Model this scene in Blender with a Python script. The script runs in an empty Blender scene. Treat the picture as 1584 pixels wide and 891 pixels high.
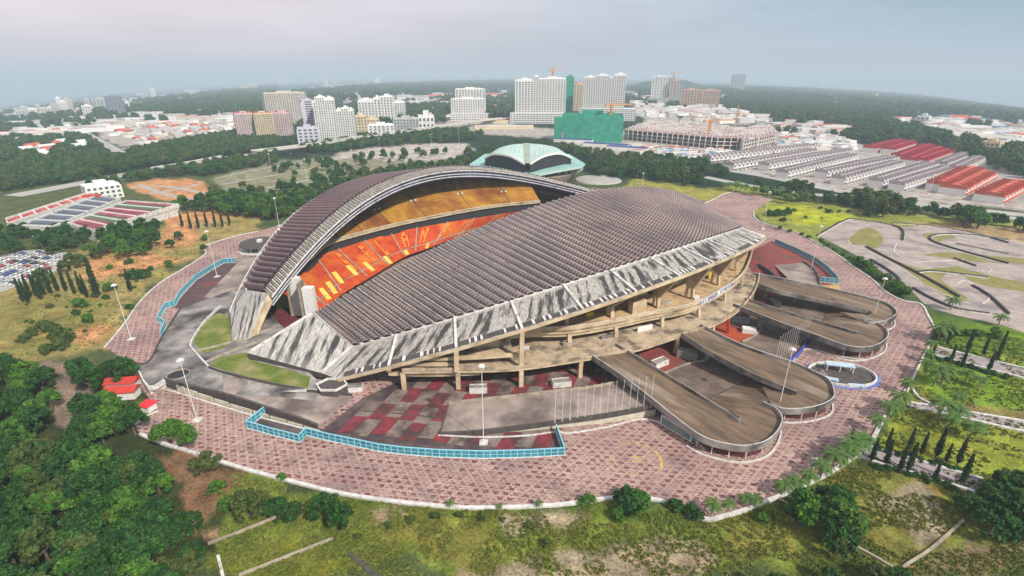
import bpy, math, random
import numpy as np
from mathutils import Vector, noise as mn
R = random.Random(7)
# ---------------------------------------------------------------- camera
H, F, PIT = 100.0, 792.0, math.radians(22.6)      # camera height, focal length in pixels of the 1584 px wide photo, pitch
CP, SP = math.cos(PIT), math.sin(PIT)
sc = bpy.context.scene
cam = bpy.data.cameras.new('camera'); camo = bpy.data.objects.new('camera', cam)
sc.collection.objects.link(camo); sc.camera = camo
camo.location = (0, 0, H); camo.rotation_euler = (math.radians(90)-PIT, 0, 0)
cam.sensor_width = 36; cam.lens = 36*F/1584; cam.clip_start = 1; cam.clip_end = 60000
# ---------------------------------------------------------------- light
SUN_EL, SUN_AZ = math.radians(42), math.radians(138)   # azimuth clockwise from +Y
w = bpy.data.worlds.new('World'); sc.world = w; w.use_nodes = True
nt = w.node_tree; nt.nodes.clear()
def N(nt, t, **k):
    n = nt.nodes.new(t)
    for a, b in k.items(): setattr(n, a, b)
    return n
sky = N(nt, 'ShaderNodeTexSky', sky_type='NISHITA', sun_disc=False, sun_elevation=SUN_EL, sun_rotation=SUN_AZ, altitude=50, air_density=1.4, dust_density=5.0, ozone_density=1.5)
tc = N(nt, 'ShaderNodeTexCoord'); sx = N(nt, 'ShaderNodeSeparateXYZ'); nt.links.new(tc.outputs['Generated'], sx.inputs[0])
# overcast haze layer: paler towards the west (-X), bluer towards the east, with faint soft cloud
rx = N(nt, 'ShaderNodeValToRGB'); mr = N(nt, 'ShaderNodeMapRange'); mr.inputs[1].default_value = -.75; mr.inputs[2].default_value = .75
nt.links.new(sx.outputs[0], mr.inputs[0]); nt.links.new(mr.outputs[0], rx.inputs[0])
SKYC = [(0, (.86, .78, .82)), (.35, (.70, .67, .74)), (.62, (.55, .61, .69)), (1, (.38, .54, .65))]
while len(rx.color_ramp.elements) < 4: rx.color_ramp.elements.new(.5)
for e_, (p_, c_) in zip(rx.color_ramp.elements, SKYC): e_.position = p_; e_.color = (*c_, 1)
cn = N(nt, 'ShaderNodeTexNoise'); cn.inputs['Scale'].default_value = 2.2; cn.inputs['Detail'].default_value = 4
cm = N(nt, 'ShaderNodeMapping'); cm.inputs['Scale'].default_value = (1, 1, 6); nt.links.new(tc.outputs['Generated'], cm.inputs[0]); nt.links.new(cm.outputs[0], cn.inputs['Vector'])
cr = N(nt, 'ShaderNodeMapRange'); cr.inputs[1].default_value = .35; cr.inputs[2].default_value = .7; cr.inputs[3].default_value = .88; cr.inputs[4].default_value = 1.08
nt.links.new(cn.outputs[0], cr.inputs[0])
hz = N(nt, 'ShaderNodeMapRange'); hz.inputs[1].default_value = -.02; hz.inputs[2].default_value = .30; hz.inputs[3].default_value = 1.0; hz.inputs[4].default_value = 1.10
nt.links.new(sx.outputs[2], hz.inputs[0])
mu = N(nt, 'ShaderNodeMath', operation='MULTIPLY'); nt.links.new(cr.outputs[0], mu.inputs[0]); nt.links.new(hz.outputs[0], mu.inputs[1])
vm = N(nt, 'ShaderNodeVectorMath', operation='SCALE'); nt.links.new(rx.outputs[0], vm.inputs[0]); nt.links.new(mu.outputs[0], vm.inputs['Scale'])
bg1 = N(nt, 'ShaderNodeBackground'); bg1.inputs[1].default_value = .06; nt.links.new(sky.outputs[0], bg1.inputs[0])
# the haze layer goes on to the horizon: near it the sky takes the colour of the air below
hm_ = N(nt, 'ShaderNodeMapRange', interpolation_type='SMOOTHSTEP'); hm_.inputs[1].default_value = -.02; hm_.inputs[2].default_value = .11; nt.links.new(sx.outputs[2], hm_.inputs[0])
hx = N(nt, 'ShaderNodeMix', data_type='RGBA'); hx.inputs[6].default_value = (.53, .60, .675, 1); nt.links.new(hm_.outputs[0], hx.inputs[0]); nt.links.new(vm.outputs[0], hx.inputs[7])
bg2 = N(nt, 'ShaderNodeBackground'); bg2.inputs[1].default_value = 1.1; nt.links.new(hx.outputs[2], bg2.inputs[0])
mx = N(nt, 'ShaderNodeMixShader'); mx.inputs[0].default_value = .93
wo = N(nt, 'ShaderNodeOutputWorld'); nt.links.new(bg1.outputs[0], mx.inputs[1]); nt.links.new(bg2.outputs[0], mx.inputs[2]); nt.links.new(mx.outputs[0], wo.inputs[0])
sl = bpy.data.lights.new('sun', 'SUN'); sl.energy = 5.0; sl.angle = math.radians(1.5); sl.color = (1, .93, .82)
so = bpy.data.objects.new('sun', sl); sc.collection.objects.link(so)
sd = Vector((math.sin(SUN_AZ)*math.cos(SUN_EL), math.cos(SUN_AZ)*math.cos(SUN_EL), math.sin(SUN_EL)))
so.rotation_euler = sd.to_track_quat('Z', 'Y').to_euler(); so.location = (0, 0, 500)
sc.view_settings.view_transform = 'Standard'; sc.view_settings.look = 'None'; sc.view_settings.exposure = -0.04
sc.cycles.volume_bounces = 0; sc.cycles.max_bounces = 5; sc.cycles.diffuse_bounces = 3; sc.cycles.use_denoising = True
sc.cycles.transparent_max_bounces = 6
# ---------------------------------------------------------------- photo pixel -> place
def terr(X, Y):
    d = math.hypot(X, Y); g = d-500
    if g <= 0: return 0.0
    u = min(1.35, abs(X)/Y*1.14) if Y > 1 else 1.35
    return -.031*u*u*g*g/(g+900)
def at(px, py, z=None):
    """the point of the ground (or of the level z) that is seen at this pixel of the photo"""
    x = (px-792)/F; u = (445.5-py)/F; y = CP+u*SP; w = u*CP-SP
    if z is not None: t = (z-H)/w; return Vector((x*t, y*t, z))
    lo, hi = 10, 60000
    t = 10.0
    while t < 60000:
        if H+w*t < terr(x*t, y*t): break
        lo = t; t *= 1.03
    hi = t
    for _ in range(30):
        m = (lo+hi)/2
        if H+w*m < terr(x*m, y*m): hi = m
        else: lo = m
    return Vector((x*lo, y*lo, terr(x*lo, y*lo)))
def depth(p): return p.y*CP-(p.z-H)*SP
def zat(p, py):
    """height of the point above the ground point p that is seen at row py"""
    k = (445.5-py)/F; return (k*p.y*CP-p.y*SP)/(CP+k*SP)+H
def pj(X, Y, Z):
    Z = Z-H; f = Y*CP-Z*SP; return 792+F*X/f, 445.5-F*(Y*SP+Z*CP)/f
# ---------------------------------------------------------------- helpers
COL = sc.collection
def tag(o, label=None, cat=None, group=None, kind=None):
    if label: o['label'] = label
    if cat: o['category'] = cat
    if group: o['group'] = group
    if kind: o['kind'] = kind
    return o
def empty(name, loc=(0, 0, 0), rz=0, label=None, cat=None, group=None):
    o = bpy.data.objects.new(name, None); COL.objects.link(o); o.location = loc; o.rotation_euler = (0, 0, rz); o.empty_display_size = 1
    return tag(o, label, cat, group)
class MB:
    """collects faces; build() links them as one mesh object"""
    def __init__(s): s.v = []; s.f = []; s.m = []; s.uv = []; s.c = []
    def face(s, pts, m=0, uv=None):
        b = len(s.v); s.v += [tuple(p) for p in pts]; s.f.append(tuple(range(b, b+len(pts)))); s.m.append(m)
        s.uv += list(uv) if uv else [(0, 0)]*len(pts)
    def box(s, c, size, rz=0, m=0, top=None, bottom=True):
        x, y, z = c; a, b, h = size[0]/2, size[1]/2, size[2]; ca, sa = math.cos(rz), math.sin(rz)
        P = [(x+ca*i*a-sa*j*b, y+sa*i*a+ca*j*b) for i, j in ((-1, -1), (1, -1), (1, 1), (-1, 1))]
        s.prism(P, z, z+h, m, top if top is not None else m, bottom)
    def prism(s, P, z0, z1, m=0, top=None, bottom=True):
        n = len(P); top = m if top is None else top
        ar = sum(P[i][0]*P[(i+1) % n][1]-P[(i+1) % n][0]*P[i][1] for i in range(n))
        if ar < 0:
            P = P[::-1]
            if not isinstance(z1, (int, float)): z1 = z1[::-1]
        Z1 = [z1]*n if isinstance(z1, (int, float)) else z1
        L = 0
        for i in range(n):
            j = (i+1) % n; l = math.hypot(P[j][0]-P[i][0], P[j][1]-P[i][1])
            s.face([(*P[i][:2], z0), (*P[j][:2], z0), (*P[j][:2], Z1[j]), (*P[i][:2], Z1[i])], m, [(L, 0), (L+l, 0), (L+l, Z1[j]-z0), (L, Z1[i]-z0)]); L += l
        s.face([(*P[i][:2], Z1[i]) for i in range(n)], top, [(p[0], p[1]) for p in P])
        if bottom: s.face([(*P[i][:2], z0) for i in range(n-1, -1, -1)], m, [(p[0], p[1]) for p in P[::-1]])
    def beam(s, a, b, wd, ht, m=0, up=(0, 0, 1)):
        a = Vector(a); b = Vector(b); d = (b-a)
        if d.length < 1e-6: return
        d.normalize(); up = Vector(up)
        sd_ = d.cross(up)
        if sd_.length < 1e-3: sd_ = d.cross(Vector((1, 0, 0)))
        sd_.normalize(); u = sd_.cross(d); sd_ = sd_*wd/2; u = u*ht/2
        q = [[p+sd_*i+u*j for i, j in ((-1, -1), (1, -1), (1, 1), (-1, 1))] for p in (a, b)]
        L = (b-a).length
        for i in range(4):
            j = (i+1) % 4; s.face([q[0][j], q[0][i], q[1][i], q[1][j]], m, [(0, 1), (0, 0), (L, 0), (L, 1)])
        s.face(q[0], m); s.face(q[1][::-1], m)
    def tube(s, a, b, r0, r1=None, n=6, m=0):
        r1 = r0 if r1 is None else r1; a = Vector(a); b = Vector(b); d = (b-a).normalized()
        u = d.cross(Vector((0, 0, 1)));
        if u.length < 1e-3: u = Vector((1, 0, 0))
        u.normalize(); v = u.cross(d)
        A = [a+(u*math.cos(i*2*math.pi/n)+v*math.sin(i*2*math.pi/n))*r0 for i in range(n)]
        B = [b+(u*math.cos(i*2*math.pi/n)+v*math.sin(i*2*math.pi/n))*r1 for i in range(n)]
        for i in range(n):
            j = (i+1) % n; s.face([A[i], A[j], B[j], B[i]], m)
        s.face(A[::-1], m); s.face(B, m)
    def loft(s, A, B, m=0, uv=None):
        for i in range(len(A)-1):
            q = [A[i], A[i+1], B[i+1], B[i]]
            s.face(q, m, [(i, 0), (i+1, 0), (i+1, 1), (i, 1)] if uv is None else [(uv[i], 0), (uv[i+1], 0), (uv[i+1], 1), (uv[i], 1)])
    def ribbon(s, path, wd, z0, z1, m=0, close=False):
        """a wall of width wd along a polyline; z0/z1 relative to the path's z"""
        P = [Vector(p) for p in path]; n = len(P); Lf = []; Rt = []
        for i in range(n):
            a = P[i-1] if (i or close) else P[i]; b = P[(i+1) % n] if (i < n-1 or close) else P[i]
            d = Vector((b.x-a.x, b.y-a.y, 0)); d = d.normalized() if d.length > 1e-6 else Vector((1, 0, 0)); o = Vector((-d.y, d.x, 0))*wd/2
            Lf.append(P[i]+o); Rt.append(P[i]-o)
        zz0 = Vector((0, 0, z0)); zz1 = Vector((0, 0, z1)); L = 0
        for i in range(n if close else n-1):
            j = (i+1) % n; l = (P[j]-P[i]).length; uv = [(L, 0), (L+l, 0), (L+l, z1-z0), (L, z1-z0)]
            s.face([Rt[i]+zz0, Rt[j]+zz0, Rt[j]+zz1, Rt[i]+zz1], m, uv)
            s.face([Lf[j]+zz0, Lf[i]+zz0, Lf[i]+zz1, Lf[j]+zz1], m, uv)
            s.face([Lf[i]+zz1, Rt[i]+zz1, Rt[j]+zz1, Lf[j]+zz1], m, uv); L += l
        if not close:
            s.face([Lf[0]+zz0, Rt[0]+zz0, Rt[0]+zz1, Lf[0]+zz1], m); s.face([Rt[-1]+zz0, Lf[-1]+zz0, Lf[-1]+zz1, Rt[-1]+zz1], m)
    def mesh(s, name, mats, smooth=False):
        me = bpy.data.meshes.new(name); me.from_pydata(s.v, [], s.f)
        for x in (mats if isinstance(mats, (list, tuple)) else [mats]): me.materials.append(x)
        me.polygons.foreach_set('material_index', s.m)
        l = me.uv_layers.new(name='UVMap'); l.data.foreach_set('uv', np.array(s.uv, dtype=np.float32).ravel())
        if smooth: me.polygons.foreach_set('use_smooth', [True]*len(me.polygons))
        me.update(); return me
    def build(s, name, mats, parent=None, smooth=False, **k):
        o = bpy.data.objects.new(name, s.mesh(name, mats, smooth)); COL.objects.link(o)
        if parent: o.parent = parent; o.matrix_parent_inverse = Mi(parent)
        return tag(o, **k)
from mathutils import Matrix
def Mi(p): return Matrix.Identity(4) if getattr(p, 'loc_local', False) else (Matrix.Translation(p.location) @ p.rotation_euler.to_matrix().to_4x4() @ Matrix.Diagonal((*p.scale, 1))).inverted()
def build_local(mb, name, mats, parent, smooth=False, **k):
    """mesh given in the parent's own coordinates"""
    o = bpy.data.objects.new(name, mb.mesh(name, mats, smooth)); COL.objects.link(o); o.parent = parent; return tag(o, **k)
def link_local(me, name, parent, loc=(0, 0, 0), rz=0, sca=(1, 1, 1), **k):
    o = bpy.data.objects.new(name, me); COL.objects.link(o); o.parent = parent; o.location = loc; o.rotation_euler = (0, 0, rz); o.scale = sca; return tag(o, **k)
def copy_tree(o, parent=None):
    c = o.copy(); COL.objects.link(c)
    if parent: c.parent = parent
    for ch in o.children: copy_tree(ch, c)
    return c
def inpoly(P, x, y):
    r = False; n = len(P); j = n-1
    for i in range(n):
        if (P[i][1] > y) != (P[j][1] > y) and x < (P[j][0]-P[i][0])*(y-P[i][1])/(P[j][1]-P[i][1])+P[i][0]: r = not r
        j = i
    return r
def npin(P, X, Y):
    r = np.zeros(X.shape, bool); n = len(P); j = n-1
    for i in range(n):
        xi, yi, xj, yj = P[i][0], P[i][1], P[j][0], P[j][1]
        if yi != yj: r ^= ((yi > Y) != (yj > Y)) & (X < (xj-xi)*(Y-yi)/(yj-yi)+xi)
        j = i
    return r
def smooth_path(P, k=4):
    P = [Vector(p) for p in P]; out = []
    for i in range(len(P)-1):
        a = P[max(i-1, 0)]; b = P[i]; c = P[i+1]; d = P[min(i+2, len(P)-1)]
        for j in range(k):
            t = j/k; out.append(.5*((2*b)+(c-a)*t+(2*a-5*b+4*c-d)*t*t+(3*b-a-3*c+d)*t**3))
    out.append(P[-1]); return out
# ---------------------------------------------------------------- materials
def mat(name, c1, c2=None, scale=1.0, rough=.85, fac=.5, c3=None, s3=.1, f3=.5, bump=0, spec=.3, stretch=(1, 1, 1), metal=0, rot=0):
    """c1 and c2 mixed by world-space noise; c3 by a second, broader noise (stains)"""
    m = bpy.data.materials.new(name); m.use_nodes = True; t = m.node_tree; b = t.nodes['Principled BSDF']
    b.inputs['Roughness'].default_value = rough; b.inputs['Specular IOR Level'].default_value = spec; b.inputs['Metallic'].default_value = metal
    if c2 is None: b.inputs['Base Color'].default_value = (*c1, 1); return m
    g = N(t, 'ShaderNodeNewGeometry'); mp = N(t, 'ShaderNodeMapping'); mp.inputs['Scale'].default_value = stretch; pr = N(t, 'ShaderNodeMapping'); pr.inputs['Rotation'].default_value = (0, 0, -rot); t.links.new(g.outputs['Position'], pr.inputs[0]); t.links.new(pr.outputs[0], mp.inputs[0])
    def mixn(ca, cb, scl, f, soft):
        n = N(t, 'ShaderNodeTexNoise'); n.inputs['Scale'].default_value = scl; n.inputs['Detail'].default_value = 5; n.inputs['Roughness'].default_value = .62
        t.links.new(mp.outputs[0], n.inputs['Vector'])
        r = N(t, 'ShaderNodeMapRange'); r.inputs[1].default_value = 1-f-soft; r.inputs[2].default_value = 1-f+soft; t.links.new(n.outputs[0], r.inputs[0])
        x = N(t, 'ShaderNodeMix', data_type='RGBA'); t.links.new(r.outputs[0], x.inputs[0])
        for c, i in ((ca, 6), (cb, 7)):
            if isinstance(c, tuple): x.inputs[i].default_value = (*c, 1)
            else: t.links.new(c, x.inputs[i])
        return x.outputs[2], n
    o, n1 = mixn(c1, c2, scale, fac, .14)
    if c3: o, _ = mixn(o, c3, s3, f3, .1)
    t.links.new(o, b.inputs['Base Color'])
    if bump:
        bp = N(t, 'ShaderNodeBump'); bp.inputs['Strength'].default_value = bump; bp.inputs['Distance'].default_value = .3
        t.links.new(n1.outputs[0], bp.inputs['Height']); t.links.new(bp.outputs[0], b.inputs['Normal'])
    return m
def M(nt_): return nt_.node_tree
concrete = mat('weathered_concrete', (.42, .36, .28), (.27, .22, .17), .35, c3=(.10, .085, .075), s3=.09, f3=.38)
cream = mat('cream_concrete', (.62, .50, .34), (.44, .33, .20), .25, c3=(.20, .15, .10), s3=.12, f3=.36)
white_c = mat('white_painted_concrete', (.72, .70, .66), (.50, .48, .45), .6, c3=(.2, .19, .18), s3=.3, f3=.36)
RA, RB = at(960, 560, 7), at(1130, 645, 5); rampm = mat('brown_stained_ramp_concrete', (.20, .135, .085), (.09, .062, .045), .5, c3=(.36, .29, .23), s3=.12, f3=.37, stretch=(.16, 1, 1), rot=math.atan2(RB.y-RA.y, RB.x-RA.x))
terr_m = mat('mossy_grey_terrace_concrete', (.36, .33, .31), (.19, .17, .16), .2, c3=(.05, .045, .045), s3=.07, f3=.46)
darkc = mat('dark_stained_shaded_concrete', (.06, .05, .048), (.10, .085, .08), .5)
greyc = mat('grey_ramp_concrete', (.38, .31, .27), (.25, .20, .17), .15, c3=(.12, .09, .085), s3=.06, f3=.45)
white = mat('white_paint', (.78, .77, .75), (.6, .58, .56), 1.2)
bluep = mat('light_blue_painted_steel', (.18, .50, .62), (.30, .62, .72), 1.5, rough=.5)
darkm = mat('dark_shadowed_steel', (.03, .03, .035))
redm = mat('red_paint', (.55, .05, .035), (.38, .04, .03), 1)
yellowm = mat('yellow_paint', (.72, .50, .05), (.6, .40, .04), 1)

ORD = 'first second third fourth fifth sixth seventh eighth ninth tenth eleventh twelfth thirteenth fourteenth fifteenth sixteenth seventeenth eighteenth nineteenth twentieth'.split()
TENS = {2: 'twenty', 3: 'thirty', 4: 'forty'}
def ordw(n):
    if n <= 20: return ORD[n-1]
    return TENS[n//10]+('-'+ORD[n % 10-1] if n % 10 else '')+('' if n % 10 else '')
# ================================================================ THE STADIUM
SP1 = dict(cx=27.872, cy=263.979, th=.6492, Is=134.235, Iw0=1.948, Iw1=11.272, Iz0=13.657, Iz1=30.604, Os=128.422, Ow0=26.415, Ow1=47.875, Oz0=7.823, Oz1=25.577, Es=138.553, Ew0=37.604, Ew1=53.774, Ez0=3.658, Ez1=28.416, Ip=.116, Op=-.044, Iw2=-3.985, Iz2=8.893, Ow2=.249, Oz2=1.54, Ew2=-3.097, Ez2=.927, Is2=-19.003, Os2=-12.347, Es2=-15.609, cs=0, sg=1)
SP2 = dict(cx=29.523, cy=262.717, th=.8417, cs=-11.2, Iw0=52.7, Iw1=47.6, Iz0=17.5, Iz1=27.8, Ow0=70.9, Ow1=80.2, Oz0=13.3, Oz1=22.6, Ew0=70.7, Ew1=90.5, Ez0=6.2, Ez1=26.3, Is=127.1, Os=128., Es=136.2, Ip=-.202, Op=-.099, sg=-1)
NT = 70
def shell(D):
    e = (math.cos(D['th']), math.sin(D['th'])); n = (e[1]*D['sg'], -e[0]*D['sg'])
    def cur(c, t, dw=0, dz=0, ds=0):
        q = 1-t*t; b = D.get(c+'p', 0); s = D['cs']+D[c+'s']*t+D.get(c+'s2', 0)*q+ds; ww = D[c+'w0']+D[c+'w1']*q+D.get(c+'w2', 0)*t*q+dw; z = D[c+'z0']+D[c+'z1']*(q+b*q*(1-q))+D.get(c+'z2', 0)*t*q+dz
        return Vector((D['cx']+e[0]*s+n[0]*ww, D['cy']+e[1]*s+n[1]*ww, z))
    return cur
nearc, farc = shell(SP1), shell(SP2)
tk = lambda k: 2*k/NT-1
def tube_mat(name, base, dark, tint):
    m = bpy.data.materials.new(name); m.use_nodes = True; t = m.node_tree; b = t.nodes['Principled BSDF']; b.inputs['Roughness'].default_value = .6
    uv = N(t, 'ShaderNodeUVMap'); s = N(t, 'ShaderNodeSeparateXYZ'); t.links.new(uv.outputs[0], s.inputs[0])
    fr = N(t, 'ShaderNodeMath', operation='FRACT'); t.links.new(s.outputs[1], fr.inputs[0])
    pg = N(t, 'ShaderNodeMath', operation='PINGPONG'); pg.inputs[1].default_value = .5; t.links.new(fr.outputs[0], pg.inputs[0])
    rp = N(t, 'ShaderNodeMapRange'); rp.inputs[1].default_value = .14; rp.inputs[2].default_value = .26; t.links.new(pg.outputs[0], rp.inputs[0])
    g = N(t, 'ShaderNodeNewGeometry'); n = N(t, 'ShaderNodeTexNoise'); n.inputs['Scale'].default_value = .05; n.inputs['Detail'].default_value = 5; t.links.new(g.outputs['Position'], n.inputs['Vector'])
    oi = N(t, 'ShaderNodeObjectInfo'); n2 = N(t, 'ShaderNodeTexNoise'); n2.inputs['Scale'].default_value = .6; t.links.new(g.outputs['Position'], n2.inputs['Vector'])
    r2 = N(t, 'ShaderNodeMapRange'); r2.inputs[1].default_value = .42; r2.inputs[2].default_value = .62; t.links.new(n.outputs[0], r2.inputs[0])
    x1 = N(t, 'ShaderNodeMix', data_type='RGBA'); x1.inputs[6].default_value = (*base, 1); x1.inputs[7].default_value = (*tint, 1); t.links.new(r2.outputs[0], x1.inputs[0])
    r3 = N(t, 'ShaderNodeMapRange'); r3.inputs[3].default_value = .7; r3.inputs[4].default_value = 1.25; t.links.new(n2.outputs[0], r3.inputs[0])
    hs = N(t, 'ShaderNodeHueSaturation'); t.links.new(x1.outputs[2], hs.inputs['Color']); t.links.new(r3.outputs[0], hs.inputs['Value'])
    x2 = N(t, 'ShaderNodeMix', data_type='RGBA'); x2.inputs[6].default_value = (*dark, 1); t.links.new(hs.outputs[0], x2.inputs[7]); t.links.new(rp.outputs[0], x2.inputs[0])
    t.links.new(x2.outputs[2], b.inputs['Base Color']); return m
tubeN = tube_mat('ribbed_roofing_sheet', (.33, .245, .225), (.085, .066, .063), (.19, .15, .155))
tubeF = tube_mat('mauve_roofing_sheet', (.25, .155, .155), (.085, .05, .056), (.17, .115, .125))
def panel_mat(name, light, mid, dark, slant, amount):
    """pale concrete with mould streaks that run down from each roof trough: UV u counts the troughs, v runs down the slab"""
    m = bpy.data.materials.new(name); m.use_nodes = True; t = m.node_tree; b = t.nodes['Principled BSDF']; b.inputs['Roughness'].default_value = .9
    uv = N(t, 'ShaderNodeUVMap'); s = N(t, 'ShaderNodeSeparateXYZ'); t.links.new(uv.outputs[0], s.inputs[0])
    sv = N(t, 'ShaderNodeMath', operation='MULTIPLY_ADD'); sv.inputs[1].default_value = slant; t.links.new(s.outputs[1], sv.inputs[0]); t.links.new(s.outputs[0], sv.inputs[2])
    cb = N(t, 'ShaderNodeCombineXYZ'); sc1 = N(t, 'ShaderNodeMath', operation='MULTIPLY'); sc1.inputs[1].default_value = 1.0; t.links.new(s.outputs[1], sc1.inputs[0])
    t.links.new(sv.outputs[0], cb.inputs[0]); t.links.new(sc1.outputs[0], cb.inputs[1])
    n1 = N(t, 'ShaderNodeTexNoise'); n1.inputs['Scale'].default_value = 4.2; n1.inputs['Detail'].default_value = 9; n1.inputs['Roughness'].default_value = .65; t.links.new(cb.outputs[0], n1.inputs['Vector'])
    nw = N(t, 'ShaderNodeTexNoise'); nw.inputs['Scale'].default_value = .9; nw.inputs['Detail'].default_value = 2; t.links.new(cb.outputs[0], nw.inputs['Vector'])
    # trough centred streak
    f = N(t, 'ShaderNodeMath', operation='FRACT'); t.links.new(sv.outputs[0], f.inputs[0])
    pg = N(t, 'ShaderNodeMath', operation='PINGPONG'); pg.inputs[1].default_value = .5; t.links.new(f.outputs[0], pg.inputs[0])   # .5 at centre
    a = N(t, 'ShaderNodeMath', operation='MULTIPLY_ADD'); a.inputs[1].default_value = 1.5; hp_ = N(t, 'ShaderNodeMath', operation='MULTIPLY_ADD'); hp_.inputs[1].default_value = .55; hp_.inputs[2].default_value = .11; t.links.new(pg.outputs[0], hp_.inputs[0]); t.links.new(nw.outputs[0], a.inputs[0]); t.links.new(hp_.outputs[0], a.inputs[2])   # wide + pg
    n1s = N(t, 'ShaderNodeMath', operation='MULTIPLY_ADD'); n1s.inputs[1].default_value = .9; t.links.new(n1.outputs[0], n1s.inputs[0]); t.links.new(a.outputs[0], n1s.inputs[2])
    r = N(t, 'ShaderNodeMapRange'); r.inputs[1].default_value = 1.52-amount; r.inputs[2].default_value = 1.72-amount; t.links.new(n1s.outputs[0], r.inputs[0])
    top = N(t, 'ShaderNodeMapRange'); top.inputs[1].default_value = .06; top.inputs[2].default_value = .14; t.links.new(s.outputs[1], top.inputs[0])
    bo = N(t, 'ShaderNodeMapRange'); bo.inputs[1].default_value = 1.0; bo.inputs[2].default_value = .70; bo.inputs[3].default_value = .45; t.links.new(s.outputs[1], bo.inputs[0])
    m1 = N(t, 'ShaderNodeMath', operation='MULTIPLY'); t.links.new(r.outputs[0], m1.inputs[0]); t.links.new(top.outputs[0], m1.inputs[1])
    m2 = N(t, 'ShaderNodeMath', operation='MULTIPLY'); t.links.new(m1.outputs[0], m2.inputs[0]); t.links.new(bo.outputs[0], m2.inputs[1])
    n3 = N(t, 'ShaderNodeTexNoise'); n3.inputs['Scale'].default_value = 9; n3.inputs['Detail'].default_value = 8; t.links.new(cb.outputs[0], n3.inputs['Vector'])
    r3 = N(t, 'ShaderNodeMapRange'); r3.inputs[1].default_value = .4; r3.inputs[2].default_value = .62; t.links.new(n3.outputs[0], r3.inputs[0])
    x0 = N(t, 'ShaderNodeMix', data_type='RGBA'); x0.inputs[6].default_value = (*light, 1); x0.inputs[7].default_value = (*mid, 1); t.links.new(r3.outputs[0], x0.inputs[0])
    x1 = N(t, 'ShaderNodeMix', data_type='RGBA'); x1.inputs[7].default_value = (*dark, 1); t.links.new(x0.outputs[2], x1.inputs[6]); t.links.new(m2.outputs[0], x1.inputs[0])
    t.links.new(x1.outputs[2], b.inputs['Base Color']); return m
panelm = panel_mat('mould_streaked_concrete', (.48, .455, .41), (.24, .22, .20), (.05, .043, .042), 1.7, .13)
footm = panel_mat('streaked_foot_concrete', (.52, .50, .46), (.27, .25, .235), (.045, .04, .042), 1.4, .07)

def roof(cur, name, label, far):
    root = empty(name, cur('O', 0, dz=-cur('O', 0).z), 0, label, 'stadium roof')
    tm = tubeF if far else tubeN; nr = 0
    prof = [math.pi*j/8 for j in range(9)]
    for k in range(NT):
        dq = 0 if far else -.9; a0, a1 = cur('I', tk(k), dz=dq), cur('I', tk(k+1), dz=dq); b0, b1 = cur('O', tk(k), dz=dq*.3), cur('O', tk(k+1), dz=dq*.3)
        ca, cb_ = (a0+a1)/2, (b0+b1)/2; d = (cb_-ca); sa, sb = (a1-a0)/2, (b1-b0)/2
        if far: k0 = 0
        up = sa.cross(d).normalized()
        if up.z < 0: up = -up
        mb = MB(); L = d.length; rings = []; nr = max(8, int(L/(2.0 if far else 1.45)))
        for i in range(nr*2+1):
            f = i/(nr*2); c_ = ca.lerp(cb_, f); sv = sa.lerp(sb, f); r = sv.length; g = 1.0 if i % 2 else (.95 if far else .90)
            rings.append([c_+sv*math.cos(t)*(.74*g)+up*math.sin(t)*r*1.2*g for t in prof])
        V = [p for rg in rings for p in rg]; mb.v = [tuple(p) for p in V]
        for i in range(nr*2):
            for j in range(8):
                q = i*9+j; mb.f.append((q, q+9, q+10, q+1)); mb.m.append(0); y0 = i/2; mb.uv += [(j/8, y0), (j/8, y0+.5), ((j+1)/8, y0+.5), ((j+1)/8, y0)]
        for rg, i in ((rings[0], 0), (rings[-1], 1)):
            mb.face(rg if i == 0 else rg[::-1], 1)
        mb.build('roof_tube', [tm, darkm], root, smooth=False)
    # deck under the tubes and the pale gutters between them
    mb = MB()
    for k in range(NT):
        A = [cur('I', tk(k), dz=-.2), cur('I', tk(k+1), dz=-.2)]; B = [cur('O', tk(k), dz=-.2), cur('O', tk(k+1), dz=-.2)]
        mb.face([A[0], B[0], B[1], A[1]]); A = [p-Vector((0, 0, 1.2)) for p in A]; B = [p-Vector((0, 0, 1.2)) for p in B]; mb.face([A[1], B[1], B[0], A[0]])
    for c in 'IO':
        P = [cur(c, tk(k), dz=-.2) for k in range(NT+1)]; mb.loft(P, [p-Vector((0, 0, 1.2)) for p in P])
    mb.build('roof_deck', darkm if far else darkc, root)
    for k in range(1, NT):
        mb = MB(); a, b = cur('I', tk(k), dz=.15), cur('O', tk(k), dz=.15); mb.beam(a+Vector((0, 0, .05)), b+Vector((0, 0, .05)), .22, .5); mb.build('gutter', white_c if not far else concrete, root)
    return root
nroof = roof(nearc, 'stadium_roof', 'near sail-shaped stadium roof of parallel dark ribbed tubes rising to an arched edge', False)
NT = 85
froof = roof(farc, 'stadium_roof', 'far arched stadium roof of mauve tubes curving over the orange stands', True)
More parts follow.
